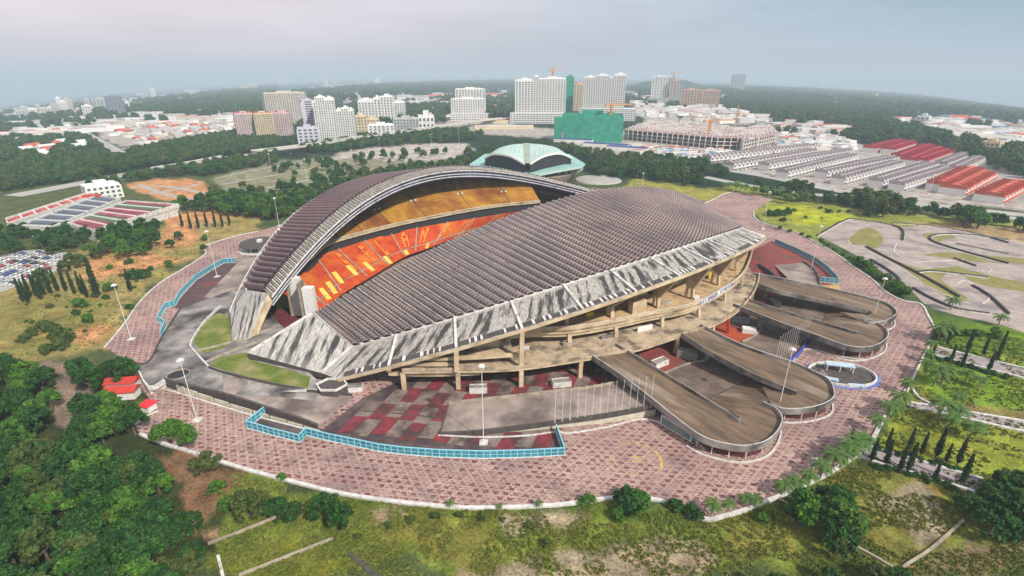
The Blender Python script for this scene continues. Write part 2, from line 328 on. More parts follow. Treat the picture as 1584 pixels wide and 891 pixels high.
# --- streaked concrete slabs outside the tubes
def slabs(cur, root, ks, far):
    for i in range(len(ks)-1):
        mb = MB(); k0, k1 = ks[i], ks[i+1]; n = max(2, int((k1-k0)*2)); kk = [k0+(k1-k0)*j/n for j in range(n+1)]
        O = [cur('O', tk(k), dz=.25) for k in kk]; E = [cur('E', tk(k)) for k in kk]
        if far and i == 0: pass
        for j in range(n):
            for q in range(3):
                f0, f1 = q/3, (q+1)/3
                mb.face([O[j].lerp(E[j], f0), O[j].lerp(E[j], f1), O[j+1].lerp(E[j+1], f1), O[j+1].lerp(E[j+1], f0)][::(-1 if far else 1)], 0, [(kk[j], f0), (kk[j], f1), (kk[j+1], f1), (kk[j+1], f0)][::(-1 if far else 1)])
        dn = Vector((0, 0, -.7)); mb.loft([p+dn for p in O], [p+dn for p in E], 1)
        mb.loft(E, [p+dn for p in E], 1)
        mb.build('roof_slab', [panelm, concrete], root)
        # edge blocks along the lower rim: short upstands with dark gaps
    for k in ks[1:-1]:
        mb = MB(); o, e_ = cur('O', tk(k), dz=.55), cur('E', tk(k), dz=.25); mb.beam(o, e_, .9, .8); mb.build('rib', white_c, root)
    mb = MB(); P = [cur('E', tk(k), dz=-.5) for k in np.linspace(0, NT, 90)]; mb.ribbon(P, .9, -.55, .45); mb.build('eave_beam', cream if not far else white_c, root)
    mb = MB(); P = [cur('O', tk(k), dz=.2) for k in np.linspace(0, NT, 90)]; mb.ribbon(P, .8, -.3, .5); mb.build('ridge_kerb', white_c, root)
ksn = [0]+[4.3+5.55*i for i in range(12)]+[70]
ksf = [0]+[3.2+5.55*i for i in range(15)]+[85]
ksf = [k for k in ksf if k <= 85]
slabs(farc, froof, ksf, True); NT = 70; slabs(nearc, nroof, ksn, False)
# upstand blocks on the lower rim of the near slabs
mb = MB()
for k in np.arange(.5, 69.5, .5):
    if min(abs(k-q) for q in ksn) < .3: continue
    o, e_ = nearc('O', tk(k)), nearc('E', tk(k)); p = o.lerp(e_, .84); q = o.lerp(e_, .97)
    if R.random() < .35: continue
    mb.beam(p+Vector((0, 0, .25)), q+Vector((0, 0, .25)), R.uniform(.4, 1.1), .5)
mb.build('rim_block', white_c, nroof, kind='stuff')
mb = MB(); kk_ = np.linspace(.4, 69.6, 120); mb.loft([nearc('O', tk(k)).lerp(nearc('E', tk(k)), .83)+Vector((0, 0, .12)) for k in kk_], [nearc('O', tk(k)).lerp(nearc('E', tk(k)), .975)+Vector((0, 0, .12)) for k in kk_]); mb.build('rim_channel', darkc, nroof)
# --- feet
def prismf(root, name, top, dz, mats, uvs=None, **k):
    mb = MB(); mb.face(top, 0, uvs); n = len(top); lo = [p-Vector((0, 0, dz)) for p in top]
    for i in range(n): j = (i+1) % n; mb.face([top[i], lo[i], lo[j], top[j]], 1)
    mb.face(lo[::-1], 1); return mb.build(name, mats, root, **k)
I0, O0, E0 = nearc('I', -1, dz=.4), nearc('O', -1, dz=.4), nearc('E', -1)
g1 = at(383, 546, 5.0); g2 = at(497, 577, 3.4)
prismf(nroof, 'foot_slab', [I0, g1, g2, O0], 2.2, [footm, darkc], [(6, .05), (0, .9), (8, .95), (11, .1)])
prismf(nroof, 'foot_slab', [O0, g2, E0], 1.6, [footm, darkc], [(0, .1), (-2, .9), (3, .9)])
mb = MB(); mb.beam(I0+Vector((0, 0, .3)), O0+Vector((0, 0, .3)), .9, .9); mb.beam(O0+Vector((0, 0, .2)), g2+Vector((0, 0, .2)), .7, .6); mb.beam(I0+Vector((0, 0, .2)), g1+Vector((0, 0, .2)), .8, .6); mb.build('foot_rib', white_c, nroof)
fI, fO, fE = farc('I', -1), farc('O', -1), farc('E', -1)
fg1 = at(359, 528, 2.6); fg2 = at(386, 523, 2.6); inn = farc('I', -1, dw=-3.0)
prismf(froof, 'foot_slab', [inn, fO, fg1, fg2], 1.0, [footm, cream], [(8, 0.05), (3, .05), (1, .95), (5, .95)]); prismf(froof, 'foot_slab', [fO, fE, fg1], 1.0, [footm, cream], [(4, 0.05), (0, .1), (1, .95)])
mb = MB(); g3 = at(396, 518, 2.6); i3 = inn+Vector((2.2, -.5, -2.5)); mb.face([inn, fg2, g3, i3]); mb.face([i3, g3, fg2+Vector((2, 3, 0)), inn+Vector((1, 2, -3))]); mb.build('foot_cheek', cream, froof)
# --- far roof front: grille fins, fascia and arched edge beams
ts = np.linspace(-1, 1, 250)
for i, t in enumerate(ts):
    mb = MB(); a = farc('I', t, dz=.6); wd = 7.5-2.0*t*t; b = farc('I', t, dw=-wd, dz=-.6+.0*t); mb.beam(a, b, .34, 1.1); mb.build('fin', white_c if i % 2 else concrete, froof)
wdf = lambda t: 7.5-2.0*t*t
mb = MB(); A = [farc('I', t, dw=0, dz=-.4) for t in ts]; B = [farc('I', t, dw=-wdf(t), dz=-1.4) for t in ts]; mb.loft(A, B); mb.build('grille_tray', mat('mauve_tray', (.10, .07, .085), (.06, .045, .055), .3), froof)
navy = mat('navy_fascia_sheet', (.035, .045, .12), (.02, .022, .05), .3, c3=(.10, .12, .25), s3=.1, f3=.42)
mb = MB(); B2 = [farc('I', t, dw=-wdf(t)+.6, dz=-5.6) for t in ts]; mb.loft(B, B2); mb.build('fascia', navy, froof)
for dw, dz, wd_ in ((-.25, -1.0, .55), (.1, -3.0, .35), (.35, -4.6, .5)):
    mb = MB(); mb.ribbon([farc('I', t, dw=-wdf(t)+dw, dz=dz) for t in ts[::2]], wd_, -.25, .25); mb.build('edge_beam', white_c, froof)
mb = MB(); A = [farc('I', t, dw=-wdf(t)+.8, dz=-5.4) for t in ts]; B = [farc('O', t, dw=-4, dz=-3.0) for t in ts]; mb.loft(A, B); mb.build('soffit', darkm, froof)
# far roof carrying wall (rear), coloured dark for the shade under the roof
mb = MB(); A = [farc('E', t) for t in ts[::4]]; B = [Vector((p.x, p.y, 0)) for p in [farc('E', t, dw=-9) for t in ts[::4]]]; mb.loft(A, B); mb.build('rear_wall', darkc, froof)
# --- brackets, columns and decks of the near side
bowl = empty('stadium_bowl', (SP1['cx'], SP1['cy'], 0), 0, 'concrete stadium bowl with orange lower stand, ochre upper stand and open ring decks', 'stadium')
# ring deck edges, traced on their own levels and continued out of sight behind
A_px = [(622, 574), (705, 573), (801, 570), (905, 555), (984, 541), (1050, 520), (1100, 504), (1137, 484), (1160, 462), (1172, 440), (1174, 424)]
B_px = [(712, 532), (760, 521), (808, 512), (881, 510), (947, 499.5), (1010, 486), (1070, 474), (1115, 451), (1148, 427), (1161, 401), (1164, 388)]
Z1, Z2 = 8.0, 14.5
Ae = smooth_path([at(x, y, Z1) for x, y in A_px], 4); Be = smooth_path([at(x, y, Z2) for x, y in B_px], 4)
CEN = Vector((SP1['cx'], SP1['cy'], 0))
def inward(P, dist, dz=0):
    out = []
    for i, p in enumerate(P):
        a, b = P[max(i-1, 0)], P[min(i+1, len(P)-1)]; d = (b-a); d.z = 0; d.normalize(); o = Vector((-d.y, d.x, 0)); out.append(p+o*dist+Vector((0, 0, dz)))
    return out
def deck(P, dep, th, name, m, par=1.0, **k):
    mb = MB(); Q = inward(P, dep); dn = Vector((0, 0, -th)); mb.loft(P, Q, 0); mb.loft([p+dn for p in Q], [p+dn for p in P], 1); mb.loft([p+dn for p in P], P, 1); mb.build(name, [m, cream], bowl, **k)
tan_deck = mat('sunlit_tan_deck', (.62, .43, .24), (.45, .31, .18), .3, c3=(.14, .10, .07), s3=.15, f3=.36)
dirt_deck = mat('dirty_deck', (.56, .44, .31), (.38, .29, .20), .4, c3=(.08, .065, .055), s3=.15, f3=.42)
deck(Ae, 34, 1.0, 'lower_ring_deck', dirt_deck); deck(Be, 30, .9, 'upper_ring_deck', tan_deck)
mb = MB(); mb.ribbon(Ae, .5, 0, 1.0); mb.build('lower_parapet', dirt_deck, bowl)
mb = MB(); mb.ribbon(inward(Be, .3), .6, -1.6, 1.3); mb.build('upper_parapet', cream, bowl)
mb = MB(); mb.ribbon(inward(Be, .05), .25, 1.3, 1.5); mb.build('handrail', white_c, bowl)
mb = MB(); Bl = inward(Be, 1.2, -3.2); mb.ribbon(Bl, .7, 0, 1.2); mb.build('upper_ring_beam', cream, bowl)
# back walls (undersides of the stand) behind the decks
mb = MB(); a = inward(Ae, 24); b = [Vector((p.x, p.y, Z2)) for p in a]; mb.loft([Vector((p.x, p.y, 0)) for p in a], b); mb.build('inner_wall', dirt_deck, bowl)
Bi = inward(Be, 17); Bt = inward(Be, 6, 16)
RKT = [nearc('O', tk(k), dw=-7, dz=-2.2) for k in np.linspace(11, 58, 40)]
RKB = []
for p_ in RKT:
    b__ = min(Bi, key=lambda v: (v.x-p_.x)**2+(v.y-p_.y)**2); RKB.append(b__)
mb = MB(); mb.loft(RKB, RKT); mb.build('raker_wall', tan_deck, bowl)
mb = MB()
for i in range(10, len(Bi)-1, 2):
    p = Bi[i].lerp(Bi[i+1], .5); q = Bi[i]; d = (Bi[i+1]-Bi[i]).normalized(); o = Vector((d.y, -d.x, 0))
    mb.face([q+o*.2+Vector((0, 0, .2)), q+d*2.6+o*.2+Vector((0, 0, .2)), q+d*2.6+o*.2+Vector((0, 0, 3)), q+o*.2+Vector((0, 0, 3))])
mb.build('doorway', darkm, bowl, kind='stuff')
# fins and columns at the ribs
def nearest_on(P, x, y):
    b = None
    for i in range(len(P)-1):
        a, c = P[i], P[i+1]; d = c-a; l = d.x*d.x+d.y*d.y
        if l < 1e-9: continue
        t = max(0, min(1, ((x-a.x)*d.x+(y-a.y)*d.y)/l)); q = a+d*t; r = math.hypot(q.x-x, q.y-y)
        if b is None or r < b[0]: b = (r, q, Vector((-d.y, d.x, 0)).normalized())
    return b
for i, k in enumerate(ksn[1:-1]):
    e_, o_ = nearc('E', tk(k), dz=-1.0), nearc('O', tk(k), dz=-.8)
    if k > 52: continue
    r, q, inn_ = nearest_on(Be, e_.x, e_.y)
    c = Vector((q.x, q.y, 0))+inn_*4.0
    if i >= 3:
        # tapered bracket carrying the eave down to the upper deck column
        side = (o_-e_).cross(Vector((0, 0, 1))).normalized()*.6; base = Vector((c.x, c.y, Z2+4.5)); b2 = base+inn_*3
        mid = e_.lerp(o_, .5)
        for s_ in (1,):
            mb = MB(); P = [e_, base, b2, o_.lerp(e_, -.15)]
            mb.face([p+side for p in P]); mb.face([p-side for p in P[::-1]])
            for j in range(4): a, b = P[j], P[(j+1) % 4]; mb.face([a-side, b-side, b+side, a+side])
            mb.build('bracket', cream, nroof)
        mb = MB(); mb.beam(Vector((c.x, c.y, Z2)), base+inn_*.6, 1.5, 1.1, up=inn_); mb.beam(Vector((c.x, c.y, Z2))+inn_*3.4, b2, .8, 1.0, up=inn_); mb.build('column', cream, bowl)
    r, q1, in1 = nearest_on(Ae, e_.x, e_.y) if i < 3 else nearest_on(Ae, c.x, c.y)
    if i < 9:
        f = Vector((q1.x, q1.y, 0))+in1*1.0
        mb = MB(); mb.beam(f+in1*.0, f+Vector((0, 0, Z1-.9))-in1*.2, 1.5, 1.1, up=in1); mb.build('column', cream, bowl)
        g = Vector((q.x, q.y, Z1))+inn_*.9-inn_*.6 if i >= 3 else Vector((e_.x, e_.y, Z1))+inn_*.5; h = Vector((q.x, q.y, Z2-1))+inn_*1.2 if i >= 3 else e_+Vector((0, 0, .2))
        mb = MB(); mb.beam(g, h, 1.5, 1.1, up=in1); mb.build('column', cream, bowl)
for k0_, k1_, z_ in ((4.3, 15.4, 11.6), (4.3, 9.9, 9.4), (4.3, 12, 5.4)):
    P_ = [nearc('E', tk(k)) for k in np.linspace(k0_, k1_, 8)]; P_ = [Vector((p.x, p.y, z_))+Vector((-.35, .93, 0))*3.2 for p in P_ if True]; P_ = [p for p, k in zip(P_, np.linspace(k0_, k1_, 8)) if nearc('E', tk(k)).z > z_+1.2]
    if len(P_) > 1: mb = MB(); mb.ribbon(P_, 1.0, -.6, .6); mb.build('tier_beam', cream, bowl); mb = MB(); mb.loft([p+Vector((0, 0, -.5)) for p in P_], [p+Vector((-2.5, 6.5, -.2)) for p in P_]); mb.loft([p+Vector((-2.5, 6.5, -.2)) for p in P_], [p+Vector((-2.5, 6.5, 2.4)) for p in P_]); mb.build('tier_slab', dirt_deck, bowl)
for (x, y, z_, sz, m_) in ((985, 482, Z2, (6.5, 3, 5), cream), (912, 489, Z2, (3.2, .6, 1.6), yellowm), (979, 470, Z2, (3, .6, 3), yellowm), (1098, 430, Z2, (3.5, .6, 2.4), yellowm), (758, 547, Z1, (4.5, .5, 2.6), white), (812, 541, Z1, (3, .5, 1.4), white_c), (997, 511, Z1, (7, .5, 2.0), white), (1075, 462, Z2, (4, 2, 1.2), white_c), (1030, 470, Z2, (5, 1.2, 1.2), concrete), (880, 533, Z1, (5, 1.6, 1.1), concrete), (940, 522, Z1, (6, 1.2, 1.0), terr_m)):
    q_ = at(x, y, z_); r_ = nearest_on(Be, q_.x, q_.y)[2]; mb = MB(); mb.box(q_, sz, math.atan2(-r_.x, r_.y)); mb.build('deck_kiosk' if sz[2] > 4 else 'deck_panel', m_, bowl)
# lettered banner on the upper parapet
nav = mat('blue_banner', (.02, .03, .22), (.03, .05, .3), 2)
i0 = min(range(len(Be)), key=lambda i: abs(pj(*Be[i])[0]-1088)); i1 = min(range(len(Be)), key=lambda i: abs(pj(*Be[i])[0]-1131))
seg = [Be[j] for j in range(i0, i1+1)]; out = inward(seg, -.12)
mb = MB(); mb.loft([p+Vector((0, 0, -1.1)) for p in out], [p+Vector((0, 0, 1.0)) for p in out]); mb.build('banner', white, bowl, label='white banner with blue letters on the upper ring parapet')
def lettering(txt, P, h, m, name, root, z):
    """letters standing along the path P, each glyph from a 4x5 bitmap"""
    G = {'S': '1110 1000 1110 0010 1110', 'E': '1110 1000 1100 1000 1110', 'L': '1000 1000 1000 1000 1110', 'A': '0110 1001 1111 1001 1001', 'N': '1001 1101 1011 1001 1001', 'G': '1111 1000 1011 1001 1111', 'O': '1111 1001 1001 1001 1111', 'R': '1110 1001 1110 1010 1001', 'M': '1001 1111 1111 1001 1001', 'T': '1110 0100 0100 0100 0100', 'D': '1110 1001 1001 1001 1110', 'I': '1110 0100 0100 0100 1110', 'U': '1001 1001 1001 1001 1111', 'H': '1001 1001 1111 1001 1001', 'C': '1110 1000 1000 1000 1110', 'V': '1001 1001 1001 1010 0100', 'P': '1110 1010 1110 1000 1000', '1': '0100 1100 0100 0100 1110', ' ': '0000 0000 0000 0000 0000'}
    return G
GL = lettering('', None, 0, None, '', None, 0)
L = sum((out[i+1]-out[i]).length for i in range(len(out)-1)); txt = 'SELANGOR STADIUM'
def along(P, s):
    for i in range(len(P)-1):
        l = (P[i+1]-P[i]).length
        if s <= l or i == len(P)-2: return P[i].lerp(P[i+1], s/l), (P[i+1]-P[i]).normalized()
        s -= l
cw = L/(len(txt)*5)
for i, ch in enumerate(txt):
    if ch == ' ': continue
    mb = MB()
    for ry, row in enumerate(GL[ch].split()):
        for cx_, b in enumerate(row):
            if b == '1':
                p, d = along(out, (i*5+cx_+.5)*cw); o = Vector((d.y, -d.x, 0))*.08; u = Vector((0, 0, 1))*.32; z = Vector((0, 0, .7-ry*.32)); d = d*cw*.52
                mb.face([p+o+z-d-u/2, p+o+z+d-u/2, p+o+z+d+u/2, p+o+z-d+u/2])
    mb.build('lettering', nav, bowl)
# --- stands inside
orange = mat('orange_seating', (.62, .115, .025), (.48, .05, .016), .22, c3=(.66, .22, .03), s3=.06, f3=.40, rough=.6, stretch=(1, 1, 1))
ochre = mat('ochre_seating', (.50, .27, .035), (.33, .14, .02), .12, c3=(.22, .065, .015), s3=.05, f3=.46, rough=.7)
yel = mat('yellow_seating', (.72, .33, .03), (.62, .13, .025), .9, fac=.55, rough=.6)
bot = [at(x, y, 3) for x, y in ((464, 470), (484, 480), (505, 477), (530, 455), (575, 428), (625, 398), (660, 385))]
top = [at(x, y, 14) for x, y in ((434, 452), (440, 440), (456, 426), (489, 398), (527, 384), (602, 361), (680, 346))]
bot += [at(720, 363, 3), at(790, 347, 3), at(860, 338, 3)]; top += [at(750, 335, 14), at(820, 325, 14), at(890, 320, 14)]
bot = smooth_path(bot, 5); top = smooth_path(top, 5)
mb = MB(); nr = 16
for r in range(nr):
    z0 = 3+11*r/nr; z1 = 3+11*(r+1)/nr
    a = [Vector((p.x, p.y, z1)) if False else Vector((p.lerp(q, r/nr).x, p.lerp(q, r/nr).y, z0)) for p, q in zip(bot, top)]
    b = [Vector((v.x, v.y, z1)) for v in a]; c = [Vector((p.lerp(q, (r+1)/nr).x, p.lerp(q, (r+1)/nr).y, z1)) for p, q in zip(bot, top)]
    mb.loft(a, b); mb.loft(b, c)
mb.build('lower_tier', orange, bowl)
tier = lambda u, v: (lambda i, f: bot[i].lerp(bot[i+1], f).lerp(top[i].lerp(top[i+1], f), v))(min(int(u*(len(bot)-1)), len(bot)-2), u*(len(bot)-1)-min(int(u*(len(bot)-1)), len(bot)-2))
def tier_u(px, py):
    best = None
    for i in range(241):
        for j in range(0, 11):
            p = tier(i/240, j/10); a, b = pj(*p); r = (a-px)**2+(b-py)**2
            if best is None or r < best[0]: best = (r, i/240, j/10)
    return best[1], best[2]
ups = Vector((0, 0, .5))
# aisles climbing the stand
for px, py in ((470, 440), (508, 423), (545, 408), (578, 388), (612, 376), (645, 366), (690, 352), (730, 342), (770, 335), (810, 330)):
    u, v = tier_u(px, py); mb = MB(); mb.beam(tier(u, 0.05)+ups, tier(u, .98)+ups, .7, .5); mb.build('aisle', concrete, bowl)
mb = MB(); mb.ribbon([tier(i/60, .22)+ups*.6 for i in range(6, 56)], .6, -.2, .35); mb.build('cross_aisle', concrete, bowl)
for a_, b_ in (((502, 443), (522, 451)), ((517, 431), (536, 440)), ((540, 419), (555, 428)), ((564, 410), (580, 419)), ((595, 400), (608, 409)), ((624, 391), (636, 400)), ((656, 384), (661, 389)), ((497, 458), (515, 463))):
    u, v = tier_u((a_[0]+b_[0])/2, (a_[1]+b_[1])/2); p, q = tier(u, min(v+.18, .9)), tier(u, max(v-.12, 0)); mb = MB(); mb.beam(p+ups, q+ups, 2.4, .6); mb.build('yellow_block', mat('pale_yellow_seats', (.80, .58, .12), (.7, .45, .06), .5) if 'pale_yellow_seats' not in bpy.data.materials else bpy.data.materials['pale_yellow_seats'], bowl)
for ch, (px, py) in zip('SELANGOR', ((531, 402), (563, 388), (592, 383), (627, 376), (655, 367), (687, 358), (718, 348), (750, 340))):
    u, v = tier_u(px, py); mb = MB(); uw = 1.6*1.0*.01/max(.05, (tier(min(u+.01, 1), .5)-tier(u, .5)).length)
    for ry, row in enumerate(GL[ch].split()):
        for c_, b in enumerate(row):
            if b == '1':
                v1 = .86-ry*.115; v0 = v1-.12; ua = u+(c_-2)*uw/1.6; ub = ua+uw/1.55
                up2 = Vector((0, 0, .75)); mb.face([tier(ua, v0)+up2, tier(ub, v0)+up2, tier(ub, v1)+up2, tier(ua, v1)+up2])
    mb.build('seat_lettering', yel, bowl)
# concourse gap, beam and upper tier
ub = smooth_path([at(x, y, 19) for x, y in ((447, 428), (462, 408), (479, 397), (506, 376), (562, 359), (638, 341), (750, 320), (835, 311))], 5)
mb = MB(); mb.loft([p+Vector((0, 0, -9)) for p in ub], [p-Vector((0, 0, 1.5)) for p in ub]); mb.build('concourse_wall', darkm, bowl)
ubi = [p-Vector((0, 0, .8)) for p in ub]
off = [Vector((-(ub[min(i+1, len(ub)-1)]-ub[max(i-1, 0)]).y, (ub[min(i+1, len(ub)-1)]-ub[max(i-1, 0)]).x, 0)).normalized() for i in range(len(ub))]
mb = MB(); mb.ribbon([p-o*1.0 for p, o in zip(ub, off)], .5, -1.1, -.5); mb.ribbon(ub, .4, .3, .8); mb.build('tier_edge_beam', cream, bowl)
mb = MB(); mb.ribbon([p-o*.4 for p, o in zip(ub, off)], 1.1, -.6, .3); mb.build('tier_edge_fascia', concrete, bowl)
nu = len(ub); eF = Vector((math.cos(SP2['th']), math.sin(SP2['th']), 0)); nF = Vector((-eF.y, eF.x, 0))
def under(p):
    v = p-Vector((SP2['cx'], SP2['cy'], 0)); t_ = (v.dot(eF)-SP2['cs'])/SP2['Os']; w_ = v.dot(nF)
    if abs(t_) > .99: return False
    a, b_ = farc('I', t_), farc('O', t_); wa = (a-Vector((SP2['cx'], SP2['cy'], 0))).dot(nF); wb = (b_-Vector((SP2['cx'], SP2['cy'], 0))).dot(nF); f_ = (w_-wa)/(wb-wa)
    return f_ < .92 and p.z < a.z+(b_.z-a.z)*max(f_, 0)-3.2
ut = []; off0 = off
for i, (p, o) in enumerate(zip(ub, off)):
    best = p+o*1.0
    for q in range(1, 40):
        c_ = p+o*q*.9+Vector((0, 0, q*.45))
        if under(c_): best = c_
        else: break
    ut.append(best)
for _ in range(3): ut = [ut[0]]+[(ut[i-1]+ut[i]*2+ut[i+1])/4 for i in range(1, nu-1)]+[ut[-1]]
mb = MB(); nr = 20
for r in range(nr):
    a = [p.lerp(q, r/nr) for p, q in zip(ub, ut)]; c = [p.lerp(q, (r+1)/nr) for p, q in zip(ub, ut)]; b = [Vector((x.x, x.y, y.z)) for x, y in zip(a, c)]
    mb.loft(a, b); mb.loft(b, c)
mb.build('upper_tier', ochre, bowl)
for i in range(5, nu-1, 3):
    mb = MB(); mb.beam(ub[i]+ups, ut[i]+ups, .5, .5); mb.build('aisle', rampm, bowl)
    p = ub[i].lerp(ut[i], .42)+ups; d = (ub[i+1]-ub[i]).normalized(); 
    for s_ in (-1, 1): mb = MB(); mb.box((p.x+s_*d.x*1.6, p.y+s_*d.y*1.6, p.z), (1.4, .5, .9), math.atan2(d.y, d.x)); mb.build('vomitory_wall', white_c, bowl)
mb = MB(); mb.ribbon(ut, .5, 0, .9); mb.build('upper_tier_rail', concrete, bowl)
# pitch, track
def sheet(name, px, z, m, **k):
    P = [at(x, y, z) for x, y in px]; mb = MB(); mb.face(P if area(P) > 0 else P[::-1]); return mb.build(name, m, None, **dict(dict(kind='structure'), **k))
def area(P): return sum(P[i].x*P[(i+1) % len(P)].y-P[(i+1) % len(P)].x*P[i].y for i in range(len(P)))
maroon = mat('maroon_track', (.16, .025, .03), (.10, .02, .025), .3, c3=(.30, .18, .16), s3=.12, f3=.33)
sheet('running_track', [(412, 470), (436, 440), (470, 440), (560, 440), (700, 370), (860, 330), (960, 330), (1000, 420), (700, 500), (480, 530), (445, 511), (424, 492)], .35, maroon)
# white scoreboard pylons in the left gap with a green net
sb = empty('scoreboard', at(478, 494, .4), 0, 'white twin-pylon scoreboard back standing between the two roof ends', 'scoreboard')
for x0, x1, yb, yt in ((458, 472, 486, 429), (477, 493, 498, 444)):
    p = at((x0+x1)/2, yb, .4); wd = (x1-x0)*depth(p)/F; h = zat(p, yt)-.4; mb = MB(); mb.box(p, (wd, 3.2, h)); mb.build('pylon_panel', white, sb)
for x, yb, yt in ((455, 486, 424), (474, 497, 436)):
    p = at(x, yb, .4); mb = MB(); mb.box(p, (1.0, 4.0, zat(p, yt)-.4)); mb.box((p.x, p.y, zat(p, yt)-1.5), (1.4, 4.6, 1.2)); mb.build('pylon_frame', concrete, sb)
p = at(442, 478, .4); mb = MB(); mb.face([p+Vector((-4, 0, 0)), p+Vector((3, 2, 0)), p+Vector((4, 3, 9)), p+Vector((-1, 1, 11)), p+Vector((-4.5, 0, 6))]); o = mb.build('safety_net', mat('green_mesh', (.14, .30, .07), (.30, .34, .05), 1.2)); tag(o, 'green mesh net hanging beside the white scoreboard pylons', 'net')
mb2 = MB(); 
# ================================================================ GROUND, PAVING, RAMPS
LIME, GRASS, DRY, SOIL, FOR, PALE, ROADC = (.15, .20, .02), (.08, .11, .02), (.19, .155, .06), (.44, .22, .10), (.012, .030, .014), (.40, .37, .33), (.27, .25, .25)
PINKS = (.33, .26, .19)
REG = []   # (pixel outline in the photo, colour, softness in metres)
def reg(px, c, soft=6, n=.5): REG.append(([tuple(at(x, y)[:2]) for x, y in px], c, soft, n))
# far land
reg([(-60, 250), (-60, 175), (300, 150), (430, 130), (800, 125), (1150, 130), (1660, 165), (1660, 330), (1300, 320), (1100, 300), (900, 270), (600, 230), (330, 260), (-60, 330)], FOR, 30)
reg([(-60, 300), (360, 245), (420, 235), (420, 300), (340, 330), (330, 380), (-60, 400)], (.07, .09, .03), 8)
for P in ([(150, 200), (240, 190), (370, 182), (372, 204), (280, 212), (210, 232), (165, 222)], [(-60, 205), (60, 198), (110, 197), (115, 212), (-60, 220)], [(-60, 235), (80, 222), (140, 220), (150, 236), (-60, 255)],
          [(600, 190), (760, 178), (800, 195), (870, 200), (870, 215), (700, 205)], [(975, 160), (1110, 160), (1200, 185), (1190, 235), (1290, 238), (1300, 215), (1200, 195), (1000, 190)],
          [(1090, 238), (1290, 212), (1350, 225), (1660, 260), (1660, 330), (1430, 316), (1270, 290), (1130, 262)], [(850, 215), (960, 205), (1210, 205), (1210, 240), (1100, 245), (940, 240)]): reg(P, (.34, .31, .28), 10)
reg([(520, 238), (560, 230), (640, 222), (720, 222), (735, 232), (700, 245), (600, 256), (520, 262), (497, 254)], PALE, 5)
reg([(335, 300), (330, 275), (420, 250), (500, 245), (700, 250), (620, 262), (480, 300), (400, 330), (350, 330)], (.20, .20, .12), 8, 1.4)
reg([(192, 286), (240, 276), (310, 278), (336, 300), (300, 316), (276, 314), (230, 303)], SOIL, 3, 1.6)
reg([(245, 330), (330, 326), (400, 326), (430, 318), (430, 335), (330, 345), (255, 352)], SOIL, 4)
# left foreground land
reg([(-60, 440), (150, 380), (250, 350), (400, 330), (400, 358), (320, 385), (240, 440), (162, 538), (60, 560), (-60, 560)], (.26, .21, .075), 5, .9)
reg([(-60, 470), (110, 455), (160, 470), (150, 520), (60, 545), (-60, 530)], (.19, .17, .05), 6, .6)
for P in ([(250, 352), (300, 345), (316, 366), (260, 392), (250, 378)], [(150, 396), (240, 388), (290, 402), (200, 425), (120, 430)], [(95, 506), (150, 508), (158, 525), (118, 530)]): reg(P, SOIL, 6, 1.2)
reg([(-60, 545), (230, 600), (240, 655), (300, 700), (340, 716), (560, 770), (560, 891), (-60, 891)], (.035, .045, .015), 6, .7)
reg([(60, 560), (110, 560), (130, 620), (110, 680), (85, 660)], (.20, .15, .11), 5)
reg([(180, 640), (212, 620), (232, 640), (212, 664)], LIME, 2)
reg([(250, 700), (300, 705), (330, 740), (300, 800), (260, 740)], (.17, .10, .055), 6)
reg([(310, 790), (430, 790), (520, 830), (430, 840), (330, 832)], (.30, .20, .13), 5)
# strip in front of the plaza
reg([(330, 716), (540, 768), (850, 786), (1050, 784), (1100, 808), (1230, 765), (1350, 700), (1660, 750), (1660, 895), (330, 895)], (.125, .155, .026), 6, .9)
reg([(540, 768), (850, 786), (1037, 782), (1090, 805), (1060, 812), (850, 800), (560, 785)], (.08, .13, .02), 2)
reg([(340, 845), (560, 850), (620, 891), (340, 891)], (.12, .135, .02), 6)
for P in ([(560, 790), (640, 788), (640, 812), (580, 815)], [(790, 800), (870, 788), (920, 800), (900, 820), (800, 830)], [(880, 860), (960, 840), (1080, 832), (1100, 870), (1060, 891), (860, 891)], [(700, 872), (860, 868), (860, 891), (690, 891)]): reg(P, (.25, .20, .13), 3, 1.3)
for P in ([(600, 815), (780, 812), (800, 850), (620, 870)], [(1110, 830), (1200, 800), (1230, 860), (1120, 891)]): reg(P, (.15, .145, .03), 7, 1.0)
reg([(1300, 730), (1400, 715), (1480, 750), (1470, 830), (1390, 875), (1290, 800)], (.14, .14, .03), 4, 1.0)
reg([(1375, 760), (1440, 752), (1470, 785), (1440, 830), (1400, 840), (1385, 790)], (.26, .21, .14), 4, 1.3)
reg([(1400, 860), (1660, 790), (1660, 895), (1400, 895)], (.15, .12, .06), 8, .7)
reg([(1230, 860), (1330, 830), (1380, 880), (1350, 895), (1230, 895)], (.07, .10, .02), 5)
# right lawns
reg([(1345, 690), (1425, 556), (1455, 500), (1660, 520), (1660, 735), (1480, 745)], (.19, .22, .028), 3, .8)
reg([(1440, 552), (1660, 575), (1660, 640), (1470, 625), (1430, 590)], (.13, .22, .018), 3)
reg([(1440, 492), (1660, 505), (1660, 566), (1455, 540)], (.10, .17, .015), 3)
reg([(1425, 610), (1660, 645), (1660, 660), (1420, 622)], (.20, .14, .06), 3)
reg([(1080, 310), (1140, 280), (1200, 300), (1320, 320), (1430, 330), (1660, 350), (1660, 400), (1440, 380), (1300, 340), (1265, 380), (1200, 350), (1165, 330), (1150, 318)], (.20, .22, .04), 5, .8)
reg([(1185, 322), (1230, 316), (1320, 334), (1290, 350), (1240, 348)], (.30, .33, .02), 3)
reg([(980, 275), (1080, 290), (1150, 296), (1100, 312), (1040, 308), (960, 292)], (.24, .23, .05), 4)
